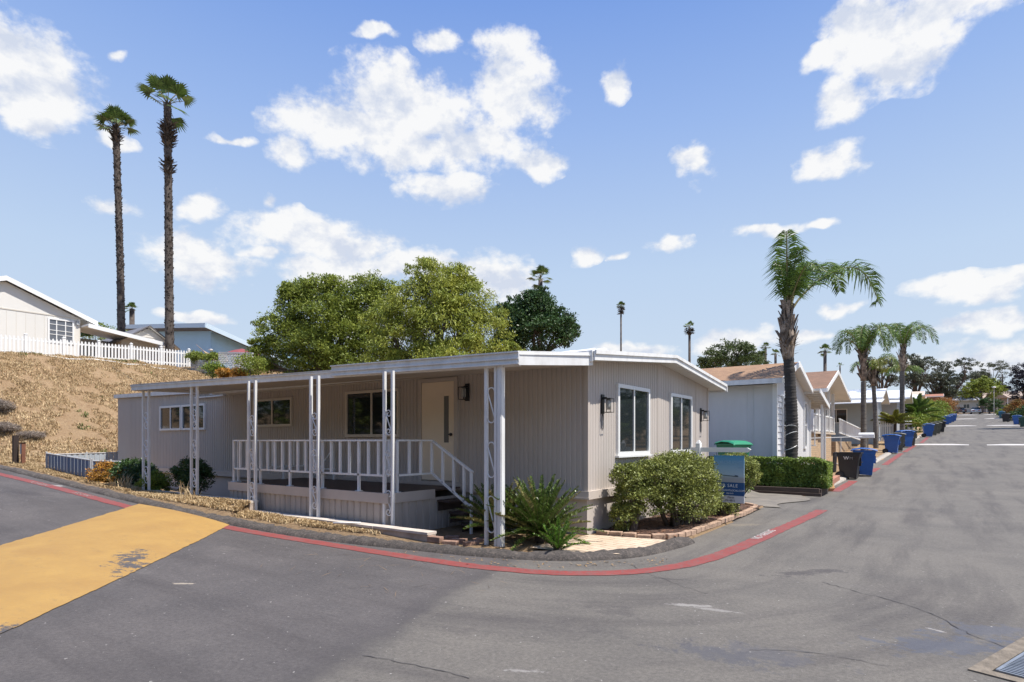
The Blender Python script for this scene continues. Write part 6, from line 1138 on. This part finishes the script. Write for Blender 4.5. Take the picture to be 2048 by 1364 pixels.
def strip_pts(n, x0, x1, y0, y1):
    X = rs.uniform(x0, x1, n); Y = rs.uniform(y0, y1, n); k = kdist(X, Y); ok = (k > .28) & (Y < 6.66) & (vnoise(X, Y, .5, 7) > -.42); X, Y = X[ok], Y[ok]; return np.stack([X, Y, GZ(X, Y)], 1)
p = strip_pts(60000, -27, -5.4, 6.2, 6.7); tag(blades('dry_grass', p, np.full(len(p), .045), 1, GR, 3, .006), 'short dry straw on the narrow strip between kerb and low wall', 'dry grass')
X = rs.uniform(-37, -22, 110000); Y = rs.uniform(5.5, 30, 110000); ok = (kdist(X, Y) > .3) & (vnoise(X, Y, .9, 11) + vnoise(X, Y, .35, 12) * .8 > -.25); X, Y = X[ok], Y[ok]; p = np.stack([X, Y, GZ(X, Y)], 1)
tag(blades('slope_grass', p, .04 + .05 * rs.rand(len(p)), 2, GR, 3, .008), 'dry straw coloured grass covering the hillside', 'dry grass')
X = rs.uniform(-36, -25.5, 9000); Y = rs.uniform(6.5, 22, 9000); ok = (vnoise(X, Y, 1.1, 21) + .3 * vnoise(X, Y, .4, 22) > .36); X, Y = X[ok], Y[ok]; p = np.stack([X, Y, GZ(X, Y)], 1)
tag(blades('slope_weeds', p, .06 + .06 * rs.rand(len(p)), 3, GRG, 5, .012), 'scattered green weeds on the dry hillside', 'weeds')
X = np.concatenate([rs.uniform(-17.0, -13.2, 260)]); Y = rs.uniform(6.35, 6.62, 260); ok = vnoise(X, Y, .8, 31) > -.1; p = np.stack([X[ok], Y[ok], GZ(X[ok], Y[ok])], 1); tag(blades('tall_dry_weeds', p,   .12 + .2 * rs.rand(len(p)), 4, GR, 2, .006), 'tall pale dry weeds before the left porch posts', 'dry weeds')
# pine straw twigs and leaf litter on the road and bed
def litter(name, label, pts, size, m_, seed, asp=.5):
    rs = np.random.RandomState(seed); P = np.array(pts); n = len(P); D = rs.randn(n, 3) * (1, 1, .15); N_ = np.array((0, 0, 1.0)) + rs.randn(n, 3) * .25; s = size * (.5 + rs.rand(n)); V, F = leaf_quads(P + (0, 0, .012), D, N_, s, s * asp); return tag(np_mesh(name, V, F, m_), label, 'litter', kind='stuff')
X = rs.uniform(-9, -3, 420); Y = 6.35 + .5 * rs.rand(420) - .12 * np.abs(rs.randn(420)); Y = np.where(X > -4.5, Y + (X + 4.5) * .9, Y); ok = kdist(X, Y) < -.17; X, Y = X[ok], Y[ok]; litter('leaf_litter', 'small dry leaves scattered along the kerb', np.stack([X, Y, ZR(X, Y)], 1), .035, mat('dry_leaf', (.30, .19, .09), .9, island=.5), 1)
X = rs.uniform(-7.5, -4.0, 60); Y = rs.uniform(4.3, 6.0, 60); litter('fallen_twigs', 'thin fallen twigs on the asphalt before the red line', np.stack([X, Y, ZR(X, Y)], 1), .22, mat('dry_twig', (.22, .15, .09), .9), 2, .02)
X = rs.uniform(-4.8, -3.5, 1500); Y = rs.uniform(9.3, 15.1, 1500); litter('bark_chips', 'bark chips and dead leaves on the mulch bed', np.stack([X, Y, .09 + 0 * X], 1), .05, mat('bark_chip', (.16, .08, .045), .9, island=.6), 3)
X = rs.uniform(-5.9, -4.9, 300); Y = rs.uniform(7.1, 8.6, 300); litter('corner_litter', 'dry leaf litter under the corner cycads', np.stack([X, Y, GZ(X, Y)], 1), .05, MATS['dry_leaf'], 4)
# rocks bordering the street
def rocks(n, x0, y0, x1, y1, seed, s=.12, lab=''):
    rs = np.random.RandomState(seed); m = MB()
    for i in range(n):
        t = rs.rand(); x = x0 + (x1 - x0) * t - abs(rs.randn()) * .35; y = y0 + (y1 - y0) * t; z = gz(x, y); r = s * rs.uniform(.5, 1.2); m.lathe([(r * .5, -r * .4), (r * rs.uniform(.85, 1.1), 0), (r * rs.uniform(.7, .95), r * .35), (r * .3, r * .6)], (x, y, z + r * .2), 6)
    return tag(m.build('border_rocks', mat('pale_rock', (.55, .50, .44), .9, .35, 5, bump=.5)), lab, 'rocks', kind='stuff')
rocks(60, -3.05, 30.3, -2.75, 33.5, 1, .13, 'pale rocks at the foot of the nearer mailbox'); rocks(80, -2.6, 52, -1.6, 62, 2, .2, 'pale rocks edging the garden beyond the second mailbox')
BW = root('brick_border', (-3.0, 22.3, .15), 'low stack of red bricks between the hedge planter and the dark bin', 'low wall'); RB_ = bpy.data.materials.new('red_brick'); RB_.use_nodes = True; brickmat(RB_, (.42, .19, .12), (.34, .15, .10), (.25, .16, .12), 4.5)
m = MB(); m.box(-3.55, -2.95, 22.0, 22.15, .1, .36); m.build('brick_course', RB_, BW); m = MB(); m.hexa([(-3.05, 21.4, .1), (-2.9, 21.4, .1), (-2.85, 23.9, .2), (-3.0, 23.9, .2)], [(-3.05, 21.4, .30), (-2.9, 21.4, .30), (-2.85, 23.9, .44), (-3.0, 23.9, .44)]); m.build('brick_course', RB_, BW)
OR = root('orange_rock', (-2.85, 20.9, .1), 'rough orange boulder at the corner of the hedge planter', 'rock'); m = MB(); m.lathe([(.15, -.1), (.27, .08), (.22, .22), (.09, .30)], (-2.9, 20.95, .1), 7); m.build('boulder', mat('orange_stone', (.50, .29, .13), .9, .35, 6, bump=.6), OR)
# ================================================================ wheelie bins
def plastic(name, c): return mat(name, c, .42, .18, 3, spec=.5, bump=.04, bscale=30)
BINC = {'blue': plastic('blue_plastic', (0.022, 0.105, 0.36)), 'black': plastic('charcoal_plastic', (0.016, 0.016, 0.019)), 'grey': plastic('olive_grey_plastic', (0.11, 0.11, 0.085)), 'green': plastic('dark_green_plastic', (0.012, 0.07, 0.065)), 'teal': plastic('teal_plastic', (0.02, 0.12, 0.19)), 'mint': plastic('green_lid_plastic', (0.03, 0.27, 0.14))}
TYRE = mat('tyre_rubber', (0.012, 0.012, 0.013), .7)
def make_bin(color, label, lid_open=False, lidcol=None, mark=True, group='wheeled bins put out along the street'):
    """front faces +X, wheels at -X; local coords, base at origin"""
    r_ = root('wheelie_bin', (0, 0, 0), label, 'bin', group); M_ = BINC[color]; m = MB()
    b = [(-.26, -.22, .07), (.27, -.25, .03), (.27, .25, .03), (-.26, .22, .07)]; t = [(-.36, -.31, .98), (.40, -.32, .98), (.40, .32, .98), (-.36, .31, .98)]
    b1 = [(-.33, -.295, .80), (.365, -.305, .80), (.365, .305, .80), (-.33, .295, .80)]; b0 = [(-.29, -.25, .36), (.30, -.268, .34), (.30, .268, .34), (-.29, .25, .36)]; b2 = [(-.355, -.31, .84), (.385, -.32, .84), (.385, .32, .84), (-.355, .31, .84)]
    rings = [b, b0, b1, b2, t]; vs = [p for q in rings for p in q]; fs = [(3, 2, 1, 0)]
    for i in range(len(rings) - 1):
        for k in range(4): fs.append((i * 4 + k, i * 4 + (k + 1) % 4, i * 4 + 4 + (k + 1) % 4, i * 4 + 4 + k))
    n0 = (len(rings) - 1) * 4
    inn = [(-.34, -.29, .98), (.38, -.30, .98), (.38, .30, .98), (-.34, .29, .98)]; vs += inn; i0 = n0 + 4; fs += [(n0 + k, n0 + (k + 1) % 4, i0 + (k + 1) % 4, i0 + k) for k in range(4)]
    low = [(-.30, -.25, .5), (.33, -.26, .5), (.33, .26, .5), (-.30, .25, .5)]; vs += low; i1 = i0 + 4; fs += [(i0 + k, i0 + (k + 1) % 4, i1 + (k + 1) % 4, i1 + k) for k in range(4)] + [(i1, i1 + 1, i1 + 2, i1 + 3)]
    m.add(vs, fs); bd = local_build(m, 'body', M_, r_, bevel=.025)
    m = MB(); m.box(-.37, .425, -.335, -.315, .945, .985); m.box(-.37, .425, .315, .335, .945, .985); m.box(.405, .43, -.335, .335, .935, .985); m.tube([(.36, -.2, .6), (.42, -.2, .62), (.42, .2, .62), (.36, .2, .6)], .014, 6); m.box(.33, .40, -.03, .03, .48, .78); local_build(m, 'rim', M_, bd)
    m = MB(); m.tube([(-.34, -.26, .93), (-.44, -.26, .97), (-.44, .26, .97), (-.34, .26, .93)], .016, 7); local_build(m, 'handle', M_, r_)
    LM = BINC[lidcol or color]
    m = MB()
    if not lid_open:
        prof = [(-.42, .99), (-.40, 1.03), (-.1, 1.085), (.2, 1.07), (.43, 1.01), (.45, .97)]; ys_ = [-.345, -.30, .30, .345]; vs = []; 
        for (x, z) in prof:
            for j, y in enumerate(ys_): vs.append((x, y, z - (.035 if j in (0, 3) else 0)))
        n = len(vs); vs += [(x, y, z - .018) for (x, y, z) in vs]; fs = []
        for i in range(len(prof) - 1):
            for j in range(3): q = i * 4 + j; fs.append((q, q + 1, q + 5, q + 4)); fs.append((n + q + 4, n + q + 5, n + q + 1, n + q))
        for i in range(len(prof) - 1):
            for j in (0, 3): q = i * 4 + j; fs.append((q, q + 4, n + q + 4, n + q))
        for j in range(3):
            for q in (j, (len(prof) - 1) * 4 + j): fs.append((q, q + 1, n + q + 1, n + q))
        m.add(vs, fs)
    else: m.hexa([(-.50, -.30, .22), (-.47, -.30, .22), (-.47, .30, .22), (-.50, .30, .22)], [(-.48, -.33, .97), (-.44, -.33, .97), (-.44, .33, .97), (-.48, .33, .97)])
    local_build(m, 'lid', LM, r_, bevel=.006)
    for s_ in (-1, 1):
        m = MB(); a0 = s_ * .25 if s_ < 0 else .21; m.lathe([(.02, -.012), (.125, -.012), (.14, .0), (.14, .05), (.125, .062), (.02, .062)], (-.27, a0 - (.055 if s_ < 0 else 0), .14), 18, 'y'); w_ = local_build(m, 'wheel', TYRE, r_, smooth=False)
        m = MB(); m.lathe([(.075, -.017), (.075, -.011)], (-.27, a0 - (.055 if s_ < 0 else 0) if s_ < 0 else a0 + .08, .14), 12, 'y'); local_build(m, 'hub', mat('hub_plastic', (.03, .03, .032), .5), w_)
    if mark:
        m = MB(); m.box(-.14, -.06, -.3125, -.309, .87, .895); local_build(m, 'stamp', mat('bin_stamp_white', (.6, .62, .65), .6), bd)
    return r_
def put(o, x, y, rz=0., z=None): o.location = (x, y, (max(zr(x, y), -1) if z is None else z) + .005); o.rotation_euler = (0, 0, rz); return o
bk1 = put(make_bin('black', 'charcoal bin with its lid hanging open and a white logo, first on the left side', True, mark=False), -2.72, 25.3, -.04)
ORG[bk1.name] = np.zeros(3)
LWH = mat('bin_logo_white', (.75, .75, .75), .5); LGR = mat('bin_logo_grey', (.22, .22, .22), .5)
q = text(bk1, 'W', .17, LWH, (-.13, -.318, .72), (1, 0, 0), (0, -.13, 1), .006, 'logo'); q.data.transform(Matrix.Translation((0, 0, 0)))
q2 = text(bk1, 'M', .15, LGR, (.06, -.318, .72), (1, 0, 0), (0, -.13, 1), .006, 'logo')
bl = put(make_bin('blue', 'blue lidded bin standing right behind the charcoal one'), -2.36, 26.6, .1)
gr_ = make_bin('grey', 'olive grey bin behind the third blue one'); put(gr_, -1.55, 46.5)
bc = make_bin('green', 'dark green bin at the right edge of the photo', mark=True); put(bc, 7.0, 79.5, math.pi)
bkc = make_bin('black', 'black bin with a closed lid behind the first far blue one', False, mark=False); put(bkc, .1, 68)
tl = make_bin('teal', 'teal bin fourth from the right edge on the right side'); put(tl, 8.0, 121, math.pi)
mb_ = make_bin('mint', 'green lidded bin on raised ground between the two homes', mark=False); put(mb_, -5.0, 18.3, -.6, .58)
def again(src, label, x, y, rz=0.): c = copy_tree(src); c['label'] = label; put(c, x, y, rz)
again(bl, 'blue bin with closed lid standing just past the nearer mailbox', -2.15, 39.3, -.05); again(gr_, 'olive grey bin half hidden behind the second blue bin', -2.0, 41.2, .1); again(bl, 'blue bin with its back turned, just behind the second blue bin', -1.75, 45.0, .5)
again(bl, 'lone blue bin in front of the leaning palm shrub', -.75, 59.0, .15); again(gr_, 'olive grey bin right behind the lone blue bin', -.45, 61.5); again(gr_, 'grey bin with dark lid between lone blue bin and the black bin', -.2, 64.5)
for i, (x, y, lab) in enumerate(((.7, 92, 'nearest blue bin in the far cluster on the left side'), (1.0, 97, 'middle blue bin in the far cluster on the left side'), (1.4, 103, 'third blue bin in the far cluster on the left side'), (1.7, 109, 'last blue bin in the far cluster on the left side'))): again(bl, lab, x, y, .2)
for i, (src, x, y, lab) in enumerate(((bl, 7.15, 88, 'blue bin on the right side beside the dark green one'), (bkc, 7.4, 104, 'wide black bin on the right side with grass behind'), (bkc, 7.0, 100, 'black bin partly overlapping the wide black one'), (bl, 8.6, 128, 'small far blue bin on the right side past the teal one'), (bkc, 8.9, 134, 'far dark bin on the right side, nearer of the last pair'), (bkc, 9.3, 141, 'far dark bin on the right side, farther of the last pair'))): again(src, lab, x, y, math.pi)
# ================================================================ mailboxes
def mailbox(label, x, y, w=.5):
    g = gz(x, y); r_ = root('mailbox', (x, y, g), label, 'mailbox', 'mailboxes by the street'); m = MB(); zt = g + 1.12; m.box(x + .02, x + .08, y - .03, y + .03, g - .2, zt); m.box(x - .25, x + .25, y - .1, y + .1, zt, zt + .03); m.build('post', mat('weathered_post', (.30, .27, .22), .9), r_)
    m = MB(); pf = [(-.13, zt + .032), (.13, zt + .032), (.13, zt + .17)] + [(.13 * math.cos(a), zt + .17 + .11 * math.sin(a)) for a in np.linspace(.2, 2.94, 7)] + [(-.13, zt + .17)]; m.prism([(y + a, z) for a, z in pf], 'x', x - w / 2, x + w / 2); m.build('box', VINYL, r_)
    m = MB(); m.box(x + w / 2, x + w / 2 + .01, y - .09, y + .09, zt + .04, zt + .2); m.build('door', WHITE, r_)
mailbox('white mailbox on a grey wooden post above pale rocks, nearer of the two', -2.75, 32.2, .62); mailbox('white mailbox on a grey post beside the farther palm, second along the street', -1.95, 53.5, .6)
# pole rail between the tan home and the mailbox
PR_ = root('pipe_rail', (-4, 29, .5), 'thin grey pipe rail running from the white home to the mailbox', 'railing'); m = MB(); m.tube([(-5.0, 28.2, 1.75), (-2.9, 31.8, 1.85)], .02, 6); m.tube([(-3.6, 30.5, .3), (-3.6, 30.5, 1.82)], .02, 6); m.build('rail', mat('galvanised_wire', (.5, .5, .5), .5), PR_)
# ================================================================ cars
def car(label, x, y, rz, paint, group='cars parked at the street end'):
    g = zr(x, y); r_ = root('parked_car', (x, y, g), label, 'car', group, rz); m = MB()
    side = [(-2.2, .35), (-2.25, .75), (-2.1, .95), (-1.1, 1.0), (-.1, 1.0), (1.2, 1.0), (2.0, 1.0), (2.25, .85), (2.25, .4), (2.1, .3), (-2.1, .3)]
    m.prism([(a, b_) for a, b_ in side], 'y', -.88, .88) if False else None
    vs = []; W0 = .9
    for s_ in (-1, 1):
        for (a, z) in side: vs.append((s_ * (W0 - (.05 if z > .9 else 0)), -a, z))
    n = len(side); m.add(vs, [tuple(range(n)), tuple(range(2 * n - 1, n - 1, -1))] + [(i, (i + 1) % n, n + (i + 1) % n, n + i) for i in range(n)]); local_build(m, 'body', paint, r_, bevel=.06)
    m = MB(); m.hexa([(-.82, -1.9, .98), (.82, -1.9, .98), (.82, 1.1, .98), (-.82, 1.1, .98)], [(-.64, -1.35, 1.45), (.64, -1.35, 1.45), (.64, .3, 1.45), (-.64, .3, 1.45)]); local_build(m, 'windows', GLASS, r_, bevel=.04)
    m = MB(); m.box(-.65, .65, -1.33, .28, 1.452, 1.48); local_build(m, 'roof', paint, r_, bevel=.01)
    for sx_ in (-1, 1):
        for sy_ in (-1.4, 1.4): m = MB(); m.lathe([(.1, -.1), (.32, -.1), (.33, 0), (.32, .1), (.1, .1)], (sx_ * .8, sy_, .32), 14, 'x'); local_build(m, 'wheel', TYRE, r_)
        m = MB(); m.box(sx_ * .5 - .2, sx_ * .5 + .2, -2.27, -2.2, .68, .82); local_build(m, 'tail_light', mat('tail_light_red', (.35, .02, .02), .3), r_)
    m = MB(); m.box(-.25, .25, -2.275, -2.24, .5, .62); local_build(m, 'number_plate', VINYL, r_)
car('silver hatchback driving lane car seen from behind at the far end of the street', 6.6, 168, .02, mat('silver_paint', (.50, .50, .52), .3, coat=.6)); car('dark car parked behind the right hand far bins', 10.6, 152, .0, mat('dark_paint', (.03, .035, .05), .3, coat=.6)); car('white car parked at the right beyond the far dark bins', 11.8, 160, 0, mat('white_car_paint', (.7, .7, .7), .3, coat=.6)); car('dark car by the pale home at the far left street end', 3.4, 179, .6, MATS['dark_paint'])
# street lamp and utility pole far away
x, y, z = at(1988, 775, 118); LP = root('street_lamp', (x, y, gz(x, y)), 'thin street lamp with a white head before the round green tree', 'street lamp'); m = MB(); m.tube([(x, y, gz(x, y)), (x, y, z)], .07, 6); m.tube([(x, y, z), (x - .4, y, z + .15)], .04, 5); m.build('pole', mat('lamp_pole', (.4, .4, .38), .6), LP); m = MB(); m.lathe([(.1, -.1), (.35, .0), (.3, .15), (.1, .2)], (x, y, z), 10); m.build('lamp_head', VINYL, LP)
x, y, z = at(2005, 762, 175); UP = root('utility_pole', (x, y, gz(x, y)), 'distant dark utility pole right of the round green tree', 'utility pole'); m = MB(); m.tube([(x, y, gz(x, y)), (x, y, z + 2)], .16, 6); m.box(x - 1.2, x + 1.2, y - .08, y + .08, z + 1.0, z + 1.2); m.build('pole', BARKD, UP)
# garden statue like white goose and gate by the white roofed home
x, y, _ = at(1768, 850, 40.5); g = gz(x, y); WG = root('garden_gate', (x, y, g), 'small white slatted gate behind the second blue bin', 'gate'); m = MB()
for k in range(6): m.box(x - .35 + k * .13, x - .28 + k * .13, y - .02, y + .02, g + .2, at(1768, 838, 40.5)[2])
m.box(x - .4, x + .45, y - .03, y + .03, g + .4, g + .47); m.box(x - .4, x + .45, y - .03, y + .03, g + 1.2, g + 1.27); m.build('slats', VINYL, WG)
# ================================================================ places outside the frame that the windows mirror, plus trees added to block sky
0 and home('green_home', 'pale green home outside the frame across the left road', -14, -16, -9, mat('green_siding', (.22, .30, .25), .7), mat('grey_roof', (.3, .3, .3), .9), 2.9, .8, length=16, win=True)
for i, (x, y, r, h, lm) in enumerate(((-30, -5, 2.2, 4.5, G_JAC), (-38, -3, 2.6, 5, G_DRK), (-9, -9, 2.0, 4.2, G_JAC), (-50, -12, 4, 8, G_DRK), (10, 26, 2.0, 4.2, G_DRK), (11, 34, 2.4, 5.0, G_JAC), (11, 43, 2.2, 4.4, G_DRK), (13, 52, 2.6, 5.5, G_JAC), (10.5, 30, 1.8, 2.6, G_DRK), (11, 39, 1.8, 2.8, G_HEDGE), (12, 47.5, 1.8, 2.8, G_DRK), (12.5, 60, 2.5, 5, G_DRK))):
    g = gz(x, y); tree('roadside_tree', f'{("smallest", "small", "low", "middling", "tall", "taller", "broad", "broader", "round", "bushy", "leafy", "tallest")[i]} roadside tree standing outside the frame', (x, y, g), [(x, y, g + h * .55, r, r, h * .45), (x + .6 * r, y, g + h * .4, r * .7, r * .7, h * .35), (x - .5 * r, y + .4 * r, g + h * .45, r * .7, r * .7, h * .35)], 3500, .3, lm, 300 + i, .15, group='roadside trees outside the frame')

for i, (x, y, r, h, w) in enumerate(((-47, -16, 4.2, 10, 'far left'), (-39, -13, 3.8, 9, 'left'), (-31, -11.5, 3.6, 8.5, 'second left'), (-24, -9.5, 3.2, 8, 'third left'), (-17.5, -8, 3.2, 8, 'middle left'), (-11, -7.6, 3.2, 8, 'middle'), (-4.5, -8.2, 3.4, 8.5, 'middle right'), (2, -9, 3.4, 8.5, 'right'), (8.5, -9, 3.4, 8, 'far right'))):  # unseen row, added to block low sky light so shaded walls go darker
    g = gz(x, y); r_ = root('sky_blocking_tree', (x, y, g), f'tall broad {w} tree of the unseen row added behind the viewer to block sky', 'tree', 'tree row added behind the viewer to block sky'); m = MB(); m.tube([(x, y, g - .3), (x, y, g + h * .5)], [.3, .2], 8); m.build('trunk', BARK, r_)
    V, F = crown([(x, y, g + h * .55, r, r * .8, h * .45), (x + .6 * r, y, g + h * .4, r * .8, r * .7, h * .38), (x - .6 * r, y, g + h * .4, r * .8, r * .7, h * .38)], 5000, .5, 400 + i, shell=.2, clump=.25, aspect=.7); np_mesh('crown', V, F, (G_DRK, G_JAC)[i % 2], r_)
